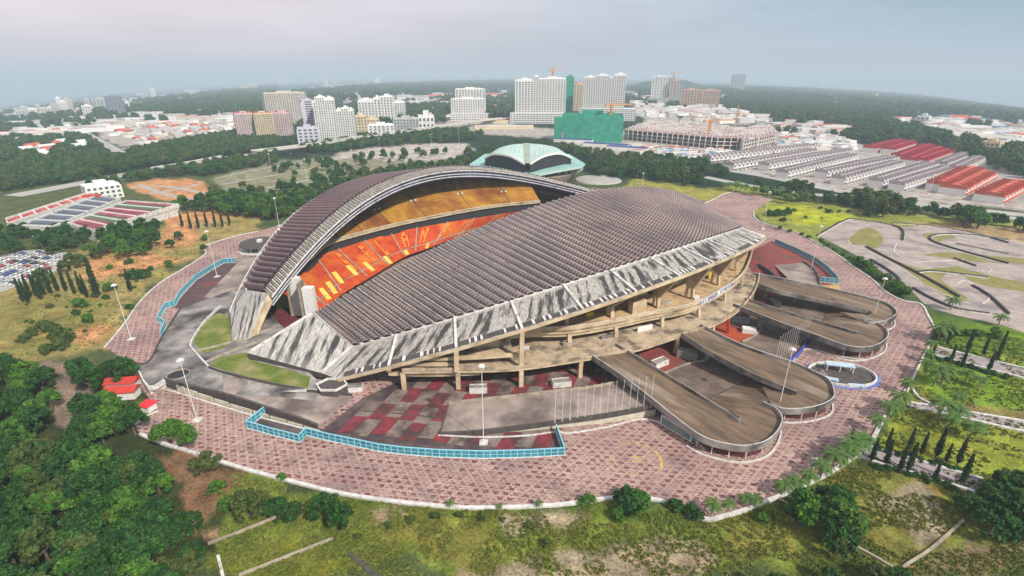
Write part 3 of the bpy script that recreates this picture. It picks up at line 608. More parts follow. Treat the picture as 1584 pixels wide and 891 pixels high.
reg([(1400, 345), (1500, 345), (1660, 360), (1660, 380), (1440, 372)], (.30, .22, .11), 5)
rad = [0]; r = 45
while r < 16000: rad.append(r); r *= (1.011 if r < 1200 else 1.03)
rad.append(24000)
ang = list(np.radians(np.arange(-56, 56.01, .3)))+list(np.radians(np.arange(60, 300, 8)))
rad_ = np.array(rad[1:]); an = np.array(ang); RR, AA = np.meshgrid(rad_, an, indexing='ij'); X = RR*np.sin(AA); Y = RR*np.cos(AA)
g = np.maximum(np.hypot(X, Y)-500, 0); u_ = np.where(Y > 1, np.minimum(1.35, np.abs(X)/np.maximum(Y, 1)*1.14), 1.35); Zt = -.031*u_*u_*g*g/(g+900)
jx = np.array([mn.noise(Vector((x*.06, y*.06, 0))) for x, y in zip(X.ravel(), Y.ravel())]).reshape(X.shape); jy = np.array([mn.noise(Vector((x*.06, y*.06, 9))) for x, y in zip(X.ravel(), Y.ravel())]).reshape(X.shape)
jz = np.array([mn.noise(Vector((x*.25, y*.25, 4))) for x, y in zip(X.ravel(), Y.ravel())]).reshape(X.shape)
C = np.zeros(X.shape+(3,)); C[:] = (.06, .085, .03); C[np.hypot(X, Y) > 1500] = (.022, .045, .022)
# scattered pale built-up patches in the far land
far_ = np.hypot(X, Y) > 1700; pn = np.array([mn.noise(Vector((x*.0016, y*.0011, 2)))+.35*mn.noise(Vector((x*.008, y*.006, 2))) for x, y in zip(X.ravel(), Y.ravel())]).reshape(X.shape)
C[far_ & (pn > .34)] = (.30, .28, .27)
for P, c, soft, n_ in REG:
    m = npin(P, X+jx*soft*2+jz*soft*.5, Y+jy*soft*2+jz*soft*.5); C[m] = c
    C[m] *= (1+n_*.45*jz[m])[:, None]
for it in range(1):
    C[1:-1] = (C[:-2]+C[2:]+2*C[1:-1])/4
nr_, na = X.shape; verts = [(0, 0, 0)]+[tuple(v) for v in np.stack([X, Y, Zt], -1).reshape(-1, 3).tolist()]
faces = []
for i in range(nr_-1):
    b0 = 1+i*na; b1 = b0+na
    for j in range(na): k = (j+1) % na; faces.append((b0+j, b0+k, b1+k, b1+j)[::-1])
for j in range(na): faces.append((0, 1+(j+1) % na, 1+j)[::1])
me = bpy.data.meshes.new('ground'); me.from_pydata(verts, [], faces)
ca = me.color_attributes.new('land', 'FLOAT_COLOR', 'POINT'); cc = np.ones((len(verts), 4), np.float32); cc[0, :3] = C[0, 0]; cc[1:, :3] = np.clip(C.reshape(-1, 3), .005, .8); ca.data.foreach_set('color', cc.ravel())
gm = bpy.data.materials.new('grass_and_soil'); gm.use_nodes = True; t = gm.node_tree; b = t.nodes['Principled BSDF']; b.inputs['Roughness'].default_value = .95; b.inputs['Specular IOR Level'].default_value = .1
at_ = N(t, 'ShaderNodeVertexColor', layer_name='land'); ge = N(t, 'ShaderNodeNewGeometry')
def vnoise(scale, lo, hi, o0, o1, det=6):
    n = N(t, 'ShaderNodeTexNoise'); n.inputs['Scale'].default_value = scale; n.inputs['Detail'].default_value = det; n.inputs['Roughness'].default_value = .7; t.links.new(ge.outputs['Position'], n.inputs['Vector'])
    r = N(t, 'ShaderNodeMapRange'); r.inputs[1].default_value = lo; r.inputs[2].default_value = hi; r.inputs[3].default_value = o0; r.inputs[4].default_value = o1; t.links.new(n.outputs[0], r.inputs[0]); return r.outputs[0], n
v1, n1 = vnoise(1.3, .3, .7, .30, 1.8, 10); v2, n2 = vnoise(.11, .35, .65, .6, 1.4, 8)
mm = N(t, 'ShaderNodeMath', operation='MULTIPLY'); t.links.new(v1, mm.inputs[0]); t.links.new(v2, mm.inputs[1])
hs = N(t, 'ShaderNodeHueSaturation'); t.links.new(at_.outputs[0], hs.inputs['Color']); t.links.new(mm.outputs[0], hs.inputs['Value'])
v3, n3 = vnoise(.13, .52, .66, 0, .55); xx = N(t, 'ShaderNodeMix', data_type='RGBA', blend_type='MIX'); dr = N(t, 'ShaderNodeMix', data_type='RGBA', blend_type='MULTIPLY'); dr.inputs[0].default_value = 1; t.links.new(hs.outputs[0], dr.inputs[6]); dr.inputs[7].default_value = (1.5, .95, .8, 1)
t.links.new(v3, xx.inputs[0]); t.links.new(hs.outputs[0], xx.inputs[6]); t.links.new(dr.outputs[2], xx.inputs[7]); t.links.new(xx.outputs[2], b.inputs['Base Color'])
bp = N(t, 'ShaderNodeBump'); bp.inputs['Strength'].default_value = .5; bp.inputs['Distance'].default_value = .5; t.links.new(n1.outputs[0], bp.inputs['Height']); t.links.new(bp.outputs[0], b.inputs['Normal'])
me.materials.append(gm); go = bpy.data.objects.new('ground', me); COL.objects.link(go); tag(go, kind='structure')
# --- plaza paving: small red squares in pale pink setts
pm = bpy.data.materials.new('pink_paving'); pm.use_nodes = True; t = pm.node_tree; b = t.nodes['Principled BSDF']; b.inputs['Roughness'].default_value = .85
ge = N(t, 'ShaderNodeNewGeometry'); mp = N(t, 'ShaderNodeMapping'); mp.inputs['Rotation'].default_value = (0, 0, math.radians(8)); t.links.new(ge.outputs['Position'], mp.inputs[0])
def cells(period, half, jx_=0):
    sp = N(t, 'ShaderNodeSeparateXYZ'); t.links.new(mp.outputs[0], sp.inputs[0]); res = []
    # offset every second row by half a period (checker-like scatter of squares)
    ry = N(t, 'ShaderNodeMath', operation='DIVIDE'); ry.inputs[1].default_value = period; t.links.new(sp.outputs[1], ry.inputs[0])
    fl = N(t, 'ShaderNodeMath', operation='FLOOR'); t.links.new(ry.outputs[0], fl.inputs[0])
    md = N(t, 'ShaderNodeMath', operation='MODULO'); md.inputs[1].default_value = 2; t.links.new(fl.outputs[0], md.inputs[0])
    rx_ = N(t, 'ShaderNodeMath', operation='DIVIDE'); rx_.inputs[1].default_value = period*1.5; t.links.new(sp.outputs[0], rx_.inputs[0])
    ad = N(t, 'ShaderNodeMath', operation='MULTIPLY_ADD'); ad.inputs[1].default_value = .5; t.links.new(md.outputs[0], ad.inputs[0]); t.links.new(rx_.outputs[0], ad.inputs[2])
    out = []
    for s_ in (ry, ad):
        f = N(t, 'ShaderNodeMath', operation='FRACT'); t.links.new(s_.outputs[0], f.inputs[0]); p = N(t, 'ShaderNodeMath', operation='SUBTRACT'); p.inputs[1].default_value = .5; t.links.new(f.outputs[0], p.inputs[0])
        a = N(t, 'ShaderNodeMath', operation='ABSOLUTE'); t.links.new(p.outputs[0], a.inputs[0]); l = N(t, 'ShaderNodeMath', operation='LESS_THAN'); l.inputs[1].default_value = half; t.links.new(a.outputs[0], l.inputs[0]); out.append(l)
    m_ = N(t, 'ShaderNodeMath', operation='MULTIPLY'); t.links.new(out[0].outputs[0], m_.inputs[0]); t.links.new(out[1].outputs[0], m_.inputs[1])
    f2 = N(t, 'ShaderNodeMath', operation='FLOOR'); t.links.new(ad.outputs[0], f2.inputs[0]); cx = N(t, 'ShaderNodeCombineXYZ'); t.links.new(f2.outputs[0], cx.inputs[0]); t.links.new(fl.outputs[0], cx.inputs[1]); wn = N(t, 'ShaderNodeTexWhiteNoise', noise_dimensions='3D'); t.links.new(cx.outputs[0], wn.inputs[0])
    wr = N(t, 'ShaderNodeMapRange'); wr.inputs[1].default_value = .1; wr.inputs[2].default_value = .7; wr.inputs[3].default_value = .15; t.links.new(wn.outputs[0], wr.inputs[0]); m2 = N(t, 'ShaderNodeMath', operation='MULTIPLY'); t.links.new(m_.outputs[0], m2.inputs[0]); t.links.new(wr.outputs[0], m2.inputs[1]); return m2.outputs[0], fl, ad
big, fl, ad = cells(1.75, .26)
sml, _, _ = cells(.95, .25)
def nz(scale, lo, hi, o0=0, o1=1, det=5):
    n = N(t, 'ShaderNodeTexNoise'); n.inputs['Scale'].default_value = scale; n.inputs['Detail'].default_value = det; n.inputs['Roughness'].default_value = .65; t.links.new(ge.outputs['Position'], n.inputs['Vector'])
    r = N(t, 'ShaderNodeMapRange'); r.inputs[1].default_value = lo; r.inputs[2].default_value = hi; r.inputs[3].default_value = o0; r.inputs[4].default_value = o1; t.links.new(n.outputs[0], r.inputs[0]); return r.outputs[0]
def mixc(f, a, b_):
    x = N(t, 'ShaderNodeMix', data_type='RGBA')
    for v, i in ((f, 0), (a, 6), (b_, 7)):
        if isinstance(v, tuple): x.inputs[i].default_value = (*v, 1)
        elif isinstance(v, float): x.inputs[i].default_value = v
        else: t.links.new(v, x.inputs[i])
    return x.outputs[2]
def mul(a, b_):
    x = N(t, 'ShaderNodeMath', operation='MULTIPLY')
    for v, i in ((a, 0), (b_, 1)):
        if isinstance(v, float): x.inputs[i].default_value = v
        else: t.links.new(v, x.inputs[i])
    return x.outputs[0]
base = mixc(nz(.5, .35, .65), (.50, .34, .29), (.32, .21, .18)); base = mixc(nz(.035, .46, .66), base, (.27, .18, .165))
base = mixc(mul(sml, .8), base, (.13, .07, .065)); base = mixc(mul(big, nz(.06, .35, .6, .6, 1.0)), base, (.15, .035, .035)); base = mixc(nz(.055, .54, .72, 0, .75), base, (.09, .065, .068)); base = mixc(nz(2.5, .60, .75, 0, .5), base, (.14, .11, .10))
t.links.new(base, b.inputs['Base Color'])
plaza_px = [(217, 672), (246, 685), (295, 700), (344, 716), (409, 735), (508, 760), (542, 767), (600, 776), (656, 782), (741, 787), (850, 783), (900, 778), (951, 771), (1006, 773), (1037, 780), (1057, 787), (1082, 802), (1100, 805), (1153, 790), (1184, 777), (1204, 769), (1250, 749), (1292, 727), (1343, 689), (1369, 645), (1396, 612), (1407, 598), (1420, 569), (1432, 545), (1444, 525), (1447, 512), (1436, 490), (1424, 471), (1395, 465), (1369, 451), (1347, 431), (1320, 413), (1296, 395), (1267, 378), (1232, 360), (1199, 351), (1177, 344), (1167, 336), (1166, 328), (1180, 318), (1196, 308), (1160, 300), (1135, 297), (1120, 300), (1105, 308), (1085, 316), (1060, 310), (1000, 296), (930, 292), (850, 284), (750, 280), (650, 287), (560, 305), (480, 332), (400, 358), (366, 365), (316, 381), (319, 391), (303, 404), (265, 427), (240, 444), (215, 469), (197, 495), (180, 517), (162, 538), (175, 545), (197, 561), (207, 576), (214, 596), (228, 612), (244, 636), (226, 645), (209, 658)]
pz = sheet('plaza_paving', plaza_px, .02, pm)
kerbm = mat('white_kerb', (.70, .68, .66), (.45, .43, .40), .8)
def kerb(px, wd=.7, h=.45, z=0, m=None, name='kerb', k=4, **kw):
    mb = MB(); mb.ribbon(smooth_path([at(x, y, z) for x, y in px], k), wd, -.2, h); return mb.build(name, m or kerbm, None, **dict(dict(kind='structure'), **kw))
kerb(plaza_px[0:18], 1.0, .6); kerb(plaza_px[17:27], 1.0, .6); kerb(plaza_px[26:44], .7, .5); kerb([(400, 358), (366, 365), (316, 381), (319, 391), (303, 404), (265, 427), (240, 444), (215, 469), (197, 495), (180, 517), (162, 538)], .6, .4); kerb([(197, 561), (207, 576)], 1.0, .8)
kerb([(1085, 316), (1105, 308), (1120, 300), (1135, 297)], .6, .4); kerb([(245, 636), (226, 645), (209, 658)], .6, .4)
# helipad paint: ring and letter H
def ring_px(cx, cy, rx, ry, n=40, a0=0, a1=360): return [(cx+rx*math.cos(math.radians(a0+(a1-a0)*i/n)), cy+ry*math.sin(math.radians(a0+(a1-a0)*i/n))) for i in range(n+1)]
c = at(986, 710, .03); mb = MB(); yp = mat('worn_yellow_paint', (.66, .47, .06), (.34, .22, .14), 1.6, fac=.48)
for i in range(48):
    a, b_ = 2*math.pi*i/48, 2*math.pi*(i+1)/48
    if 19 <= i <= 20 or 34 <= i <= 39: continue
    w_ = .35 if not (i < 4 or i > 43) else .85; R1, R2 = 6.9, 6.9-w_*.7
    mb.face([c+Vector((math.cos(a)*R2, math.sin(a)*R2, .004)), c+Vector((math.cos(a)*R1, math.sin(a)*R1, .004)), c+Vector((math.cos(b_)*R1, math.sin(b_)*R1, .004)), c+Vector((math.cos(b_)*R2, math.sin(b_)*R2, .004))])
for dx, dy, a, b_ in ((0, .9, 3.6, .35), (0, -.9, 3.6, .35), (0, 0, .35, 1.8)):
    x, y = c.x+dx, c.y+dy; mb.face([(x-a/2, y-b_/2, .035), (x+a/2, y-b_/2, .035), (x+a/2, y+b_/2, .035), (x-a/2, y+b_/2, .035)])
tag(mb.build('helipad_marking', yp, kind='structure'))
# --- the front court: rows of red and grey slabs
court_px = [(392, 657), (410, 640), (500, 664), (560, 616), (612, 592), (700, 560), (930, 550), (1010, 600), (1010, 632), (861, 664), (872, 702), (745, 707), (650, 700), (560, 686), (474, 671), (464, 681)]
court = sheet('court', court_px, .035, mat('dark_stained_paving', (.085, .055, .055), (.15, .11, .10), .3, c3=(.05, .035, .04), s3=.09, f3=.5))
CP_ = [at(x, y, 0) for x, y in court_px]
slabR = mat('red_paving_slab', (.26, .035, .045), (.13, .028, .035), .35, c3=(.06, .035, .035), s3=.14, f3=.46); slabG = mat('grey_paving_slab', (.27, .21, .175), (.17, .13, .11), .35, c3=(.07, .05, .045), s3=.14, f3=.46)
a0, a1 = at(637, 600, 0), at(562, 682, 0); b0, b1 = at(531, 633, 0), at(682, 646, 0)
vd = (a1-a0).normalized(); ud = (b1-b0).normalized(); og = at(637, 600, 0); UW, VW = 4.9, 8.6
for i in range(-14, 26):
    for j in range(-4, 6):
        p = og+ud*(i*UW)+vd*(j*VW+((i*7) % 3)*.9); q = [p, p+ud*(UW-.12), p+ud*(UW-.12)+vd*(VW-.12), p+vd*(VW-.12)]; cx_ = (q[0]+q[2])/2
        if not all(inpoly(CP_, v.x, v.y) for v in q): continue
        mb = MB(); mb.prism([(v.x, v.y) for v in q], .02, .10+R.random()*.02, bottom=False); rd = (i+j) % 2 == 0
        mb.build('paving_slab', slabR if rd else slabG, court)
kerb([(528, 634), (600, 639), (684, 647)], .35, .3, 0, darkc, 'drain')
# ---- left terrace (raised) with lawns
ZT = 2.5
terr_px = [(211, 566), (228, 560), (233, 558), (250, 524), (278, 480), (330, 452), (395, 440), (432, 470), (470, 512), (430, 540), (500, 585), (520, 600), (545, 606), (434, 596), (400, 590)]
mb = MB(); T = [at(x, y, ZT) for x, y in [(211, 566), (232, 558), (250, 523), (278, 478), (330, 440), (370, 420), (400, 455), (440, 520), (430, 545), (505, 590), (548, 606), (434, 594), (392, 584), (250, 540)]]
upper = [(211, 566), (232, 559), (250, 523), (278, 478), (335, 440), (380, 440), (400, 470), (440, 515), (440, 545), (480, 575), (510, 600), (545, 610)]
lower = [(230, 602), (256, 591), (300, 604), (350, 616)]
P = [at(x, y, ZT) for x, y in [(211, 566), (232, 559), (250, 523), (278, 478), (341, 455), (380, 440), (405, 470), (445, 515), (445, 548), (480, 578), (505, 600)]]
P += [at(434, 605, ZT)]
tip = [at(547, 611, .15), at(522, 632, .15), at(491, 661, .15)]; lowr = [at(350, 611, ZT), at(300, 600, ZT), at(256, 589, ZT), at(230, 600, ZT)]
allp = P+tip+lowr; mb = MB(); mb.face(allp[::-1] if area(allp) < 0 else allp)
for i in range(len(allp)):
    a, b_ = allp[i], allp[(i+1) % len(allp)]; mb.face([a, b_, (b_.x, b_.y, 0), (a.x, a.y, 0)], 1)
terrace = mb.build('terrace', [terr_m, white_c]); tag(terrace, kind='structure')
rmp = [at(345, 583, ZT+.03), at(434, 601, ZT-.6+.03), at(505, 612, .9), at(545, 613, .2), at(521, 632, .2), at(492, 658, .22), at(430, 640, 1.0), at(380, 622, 1.75), at(345, 609, ZT+.03)]
mb = MB(); c_ = sum(rmp, Vector())/len(rmp)
rA = [at(345, 580, ZT+.06), at(390, 592, 2.35), at(434, 600, 2.0), at(490, 608, 1.2), at(546, 613, .25)]; rB = [at(346, 610, ZT+.06), at(380, 621, 2.1), at(415, 632, 1.6), at(455, 645, 1.0), at(491, 660, .25)]
mb.loft([p+Vector((0, 0, .12)) for p in rB], [p+Vector((0, 0, .12)) for p in rA]); tag(mb.build('terrace_ramp', greyc), kind='structure')
def wall(path, wd, z0, z1, m, name, label=None, cat='wall', sm=4, **k):
    mb = MB(); mb.ribbon(smooth_path(path, sm), wd, z0, z1); o = mb.build(name, m, None, **k)
    if label: tag(o, label, cat)
    return o
wall([at(x, y, ZT) for x, y in ((254, 588), (300, 600), (350, 612))]+[at(415, 633, 1.7), at(455, 646, 1.1), at(491, 660, .35)], .8, -2.4, .9, darkc, 'parapet_wall', 'dark parapet along the lower rim of the left grey ramp')
wall([at(x, y, ZT) for x, y in ((323, 569), (350, 578), (400, 590), (434, 597))]+[at(490, 607, 1.4), at(545, 612, .4)], .5, -1, .7, darkc, 'parapet_wall', 'studded dark parapet between the wedge lawn and the left grey ramp')
wall([at(x, y, ZT) for x, y in ((211, 566), (230, 600), (256, 589))], .5, -1, .9, white_c, 'parapet_wall', 'pale corner parapet of the raised terrace by the red roofed huts')
wall([at(x, y, ZT) for x, y in ((211, 565), (232, 558), (250, 523), (279, 478))], .4, -1, .6, darkc, 'parapet_wall', 'dark parapet along the outer edge of the raised grey terrace')
wall([at(x, y, ZT) for x, y in ((342, 475), (316, 500), (296, 532), (302, 546), (323, 569))], .5, -.1, 1.0, white_c, 'parapet_wall', 'curved pale parapet hugging the small lawn beside the far roof foot')
wall([at(x, y, ZT) for x, y in ((302, 545), (360, 530), (425, 508))], .4, -.1, .9, concrete, 'parapet_wall', 'low wall along the upper side of the walkway to the stadium gap')
wall([at(x, y, ZT) for x, y in ((318, 562), (350, 548), (383, 536), (430, 520))], .4, -.1, .9, concrete, 'parapet_wall', 'low wall along the lower side of the walkway to the stadium gap')
cwall = mat('cream_rendered_wall', (.60, .56, .47), (.45, .41, .33), .4)
for i in range(9):
    f0, f1 = i/9, (i+1)/9; A = [at(275, 605, 0), at(380, 637, 0), at(497, 668, 0)]; pth = smooth_path(A, 10)
    a, b_ = pth[int(f0*20)], pth[int(f1*20)]; mb = MB(); h = 2.3*(1-f0)+.2; mb.beam(a.lerp(b_, .04)+Vector((0, 0, h/2)), a.lerp(b_, .94)+Vector((0, 0, h/2)), .3, h); mb.build('wall_panel', cwall, terrace)
kerb([(256, 603), (275, 608), (380, 640), (499, 671)], .5, .3)
lawnm = mat('lawn', (.15, .19, .02), (.09, .13, .018), .5, c3=(.34, .27, .14), s3=.07, f3=.42, bump=.4)
sheet('lawn', [(306, 536), (298, 525), (318, 497), (338, 484), (356, 490), (358, 530), (340, 540), (315, 546)], ZT+.05, lawnm)
sheet('lawn', [(325, 566), (340, 553), (382, 545), (384, 556), (440, 570), (480, 583), (476, 600), (434, 594), (380, 582)], ZT+.05, lawnm)
p = at(276, 580, ZT+.02); mb = MB(); ring = [p+Vector((math.cos(a)*3.6, math.sin(a)*3.4, 0)) for a in np.linspace(0, 2*math.pi, 20)[:-1]]; mb.face([v+Vector((0, 0, .05)) for v in ring]); mb.ribbon(ring, .3, 0, .5, close=True, m=1)
tag(mb.build('stair_well', [darkm, concrete]), 'round dark stair well opening in the raised grey terrace', 'stair well')
p = at(514, 600, 2.0); mb = MB(); hexp = [(p.x+math.cos(a)*(5.2), p.y+math.sin(a)*4.0) for a in np.linspace(0, 2*math.pi, 7)[:-1]]; mb.prism(hexp, 0, 3.0); mb.ribbon([Vector((x, y, 3)) for x, y in hexp], .5, 0, .7, m=1, close=True); tag(mb.build('planter_basin', [darkc, white_c]), 'hexagonal concrete basin under the near roof corner', 'planter')
p = at(548, 603, 0); mb = MB(); mb.box(p, (6, 3, 1.6), .1); mb.box(p+Vector((0, 0, 1.6)), (5.4, 2.4, .3), .1, 1); tag(mb.build('planter', [white_c, terr_m]), 'white box planter beside the near roof corner', 'planter')
# --- hairpin ramps
def ramp_thing(label, lowp, upp, z_in, z_out, tip_kind, loopz, drum=True, lm=rampm):
    pass
def rib_path(pts): return [at(x, y, z) for x, y, z in pts]
def hairpin(label, outer, inner, under_from, zf):
    """outer: the outer parapet line root->loop->end, inner: matching points of the inner side; both (x, y, z)"""
    A = smooth_path(rib_path(outer), 5); B = smooth_path(rib_path(inner), 5)
    root = empty('hairpin_ramp', (A[0].x, A[0].y, 0), 0, label, 'ramp'); mb = MB(); mb.loft(A, B); dn = Vector((0, 0, -1.0)); mb.loft([p+dn for p in B], [p+dn for p in A], 1); mb.loft([p+dn for p in A], A, 1); mb.loft(B, [p+dn for p in B], 1); mb.build('ramp_deck', [rampm, concrete], root)
    mb = MB(); mb.ribbon(A, .5, -1.0, 1.1); mb.build('outer_parapet', terr_m, root)
    mb = MB(); mb.ribbon(A, .17, 1.1, 1.25); mb.build('outer_rail', white_c, root)
    return root, A, B
# R1
r1o = [(912, 551, 8), (960, 583, 7), (1010, 622, 6), (1063, 664, 5), (1090, 681, 4.6), (1120, 690, 4.4), (1150, 694, 4.3), (1180, 688, 4.2), (1200, 673, 4.1), (1209, 652, 4), (1200, 636, 4), (1180, 626, 3.8)]
r1i = [(952, 535, 8), (1003, 566, 7), (1055, 598, 6), (1105, 629, 5.2), (1125, 641, 4.8), (1137, 650, 4.6), (1143, 653, 4.5), (1144, 650, 4.4), (1143, 647, 4.2), (1142, 645, 4.1), (1140, 643, 4), (1128, 634, 3.6)]
r2o = [(1083, 505, 8), (1148, 537, 7), (1224, 563, 5.6), (1256, 577, 5), (1281, 591, 4.6), (1289, 609, 4.3), (1286, 621, 4.2), (1266, 631, 4.1), (1240, 636, 4), (1210, 636, 3.9), (1194, 630, 3.8)]
r2i = [(1052, 518, 8), (1100, 548, 7), (1165, 582, 5.8), (1207, 600, 5), (1226, 608, 4.7), (1230, 608, 4.5), (1229, 611, 4.4), (1222, 611, 4.3), (1212, 609, 4.2), (1195, 604, 4), (1180, 598, 3.6)]
r3o = [(1134, 473, 8), (1212, 504, 7), (1263, 522, 5.8), (1302, 536, 5), (1330, 541, 4.6), (1352, 538, 4.4), (1368, 529, 4.2), (1373, 519, 4.1), (1366, 508, 4), (1350, 500, 3.9), (1335, 497, 3.8)]
r3i = [(1152, 464, 8), (1203, 481, 7), (1272, 502, 5.8), (1310, 513, 5), (1322, 516, 4.7), (1325, 516, 4.6), (1326, 514, 4.5), (1324, 512, 4.4), (1318, 510, 4.2), (1306, 507, 4), (1290, 502, 3.6)]
r4o = [(1165, 425, 8), (1207, 433, 7), (1272, 446, 5.8), (1347, 464, 5), (1373, 473, 4.6), (1385, 483, 4.3), (1385, 489, 4.2), (1376, 496, 4.1), (1362, 501, 4), (1345, 502, 3.9), (1335, 499, 3.8)]
r4i = [(1172, 441, 8), (1207, 453, 7), (1274, 467, 5.8), (1330, 480, 5), (1344, 483, 4.7), (1347, 484, 4.5), (1346, 486, 4.4), (1340, 487, 4.3), (1330, 486, 4.2), (1315, 484, 4), (1300, 482, 3.6)]
hr = []
for lb, o_, i_ in (('nearest brown hairpin ramp, broadest of the four, curling round beside the helipad circle', r1o, r1i), ('second brown hairpin ramp curling round beside the blue oval pit', r2o, r2i),
                 ('third brown hairpin ramp, ending between the blue oval pit and the plaza lamp', r3o, r3i), ('farthest brown hairpin ramp, next to the kart track side of the plaza', r4o, r4i)):
    hr.append(hairpin(lb, o_, i_, 0, 0))
# inner parapets
for (root, A, B), n_ in zip(hr, (32, 22, 20, 22)):
    mb = MB(); mb.ribbon(B[:n_+8], .5, -.6, 1.1); mb.build('inner_parapet', terr_m, root); mb = MB(); mb.ribbon(B[:n_+8], .24, 1.1, 1.28); mb.build('inner_rail', concrete, root)
    # columns and a recessed red wall under the loop, white kerb on the ground
    s = len(A)//3; loop = [Vector((p.x, p.y, 0)) for p in A[s-2:-3]]
    cen = sum(loop, Vector())/len(loop); inn2 = [p.lerp(cen, .26) for p in loop]
    mb = MB(); mb.loft([p+Vector((0, 0, .05)) for p in inn2], [Vector((p.x, p.y, q.z-1)) for p, q in zip(inn2, A[s-2:-3])]); mb.build('recessed_wall', mat('dark_red_wall', (.13, .035, .035), (.08, .03, .03), .5) if 'dark_red_wall' not in bpy.data.materials else bpy.data.materials['dark_red_wall'], root)
    for p, q in list(zip(loop, A[s-2:-3]))[::5]:
        f = p.lerp(cen, .12); mb = MB(); mb.beam(f, Vector((f.x, f.y, q.z-1)), .22, .22); mb.build('post', white_c, root)
    mb = MB(); out = [p+(p-cen).normalized()*.9 for p in loop]; mb.ribbon(out, .5, 0, .35); mb.build('base_kerb', kerbm, root)
    # supporting piers under the arm
    for j in range(3, s-1, 4):
        a, b_ = A[j], B[min(j, len(B)-1)]; c_ = a.lerp(b_, .5); mb = MB(); mb.box((c_.x, c_.y, 0), (1.4, 1.4, a.z-1)); mb.build('pier', concrete, root)
# joint slopes between the pairs
def slope(name, top_, bot_, lab=None):
    mb = MB(); A = [at(x, y, z) for x, y, z in top_]; B = [at(x, y, z) for x, y, z in bot_]; mb.loft(A, B); mb.loft([Vector((p.x, p.y, 0)) for p in A], A, 1); o = mb.build(name, [rampm, darkc]); return tag(o, kind='structure')
slope('return_slope', [(1209, 640, 3.9), (1190, 634, 3.9), (1180, 625, 3.8), (1200, 612, 3.8), (1222, 609, 4.2)], [(1143, 648, 4.1), (1120, 635, 2.6), (1093, 618, .15), (1165, 584, .15), (1190, 596, 2.6)])
slope('return_slope', [(1345, 502, 3.8), (1335, 499, 3.8), (1330, 495, 3.8), (1335, 490, 3.8), (1340, 486, 4.2)], [(1325, 514, 4.2), (1300, 506, 2.2), (1271, 500, .15), (1285, 477, .15), (1315, 482, 2.6)])
courtm = mat('brown_stained_court', (.16, .115, .09), (.10, .07, .06), .25, c3=(.25, .19, .15), s3=.07, f3=.40)
redfl = mat('faded_red_floor', (.30, .05, .045), (.16, .05, .045), .3, c3=(.11, .07, .06), s3=.1, f3=.42)
sheet('court_floor', [(960, 545), (1060, 520), (1100, 548), (1165, 584), (1093, 620), (1040, 590)], .05, courtm); sheet('court_floor', [(985, 545), (1050, 520), (1080, 543), (1060, 556), (1030, 578)], .07, redfl)
sheet('court_floor', [(1083, 505), (1135, 473), (1200, 500), (1250, 520), (1222, 563), (1148, 537)], .05, courtm); sheet('court_floor', [(1090, 512), (1130, 490), (1178, 512), (1150, 530)], .07, redfl)
sheet('court_floor', [(1152, 464), (1172, 440), (1207, 452), (1285, 477), (1271, 500), (1203, 481)], .05, courtm); sheet('court_floor', [(1150, 462), (1170, 440), (1205, 452), (1195, 476)], .07, redfl)
sheet('court_floor', [(1150, 395), (1195, 372), (1262, 406), (1294, 434), (1272, 447), (1207, 433), (1165, 425)], .05, redfl)
kerb([(1093, 620), (1165, 585)], .4, .35, 0, darkc, 'drain'); kerb([(1271, 500), (1285, 477)], .4, .35, 0, darkc, 'drain'); kerb([(1028, 578), (1060, 565), (1093, 558)], .5, .6, 0, concrete)
kerb([(1148, 530), (1165, 522), (1177, 512)], .5, .8, 0, concrete)
# fan shaped tan ramp in the far right court
mb = MB(); P = [at(x, y, z) for x, y, z in ((1198, 410, .2), (1243, 406, .2), (1262, 421, 1.5), (1268, 444, 2.5), (1222, 434, 2.5))]; mb.face(P); o = mb.build('tan_ramp', greyc); tag(o, kind='structure')
wall([at(x, y, z) for x, y, z in ((1243, 405, .3), (1262, 420, 1.6), (1270, 446, 2.6))], .5, -1.5, .9, terr_m, 'parapet_wall', 'curved dark parapet of the tan ramp near the far right blue fence')
wall([at(x, y, z) for x, y, z in ((1174, 410, .3), (1190, 420, 1.5), (1204, 432, 2.6))], 1.2, -1.5, .9, darkc, 'parapet_wall', 'dark wedge wall at the foot of the upper ring deck')
# --- near front tan ramp with flagpoles
mb = MB(); A = [at(x, y, z) for x, y, z in ((680, 672, .15), (745, 668, .9), (810, 660, 1.8), (860, 653, 2.3), (940, 642, 3.0), (1015, 628, 3.6))]; B = [at(x, y, z) for x, y, z in ((694, 625, .15), (745, 619, .9), (810, 612, 1.8), (860, 606, 2.3), (915, 600, 3.0), (965, 590, 3.6))]
mb.loft(A, B); mb.loft([Vector((p.x, p.y, 0)) for p in A], A, 1); fr = mb.build('front_ramp', [greyc, cwall]); tag(fr, kind='structure')
wall(A, .7, -.9, .7, darkc, 'parapet_wall', 'dark lower parapet of the broad front ramp, with flagpoles along it'); wall(B, .5, -.3, .8, concrete, 'parapet_wall', 'pale upper parapet of the broad front ramp under the stadium deck')
kerb([(680, 674), (694, 625)], .5, .3, 0, darkc, 'drain'); kerb([(678, 674), (745, 677), (810, 675), (860, 669), (880, 671), (940, 661), (1000, 649), (1062, 672), (1090, 697)], .5, .35)
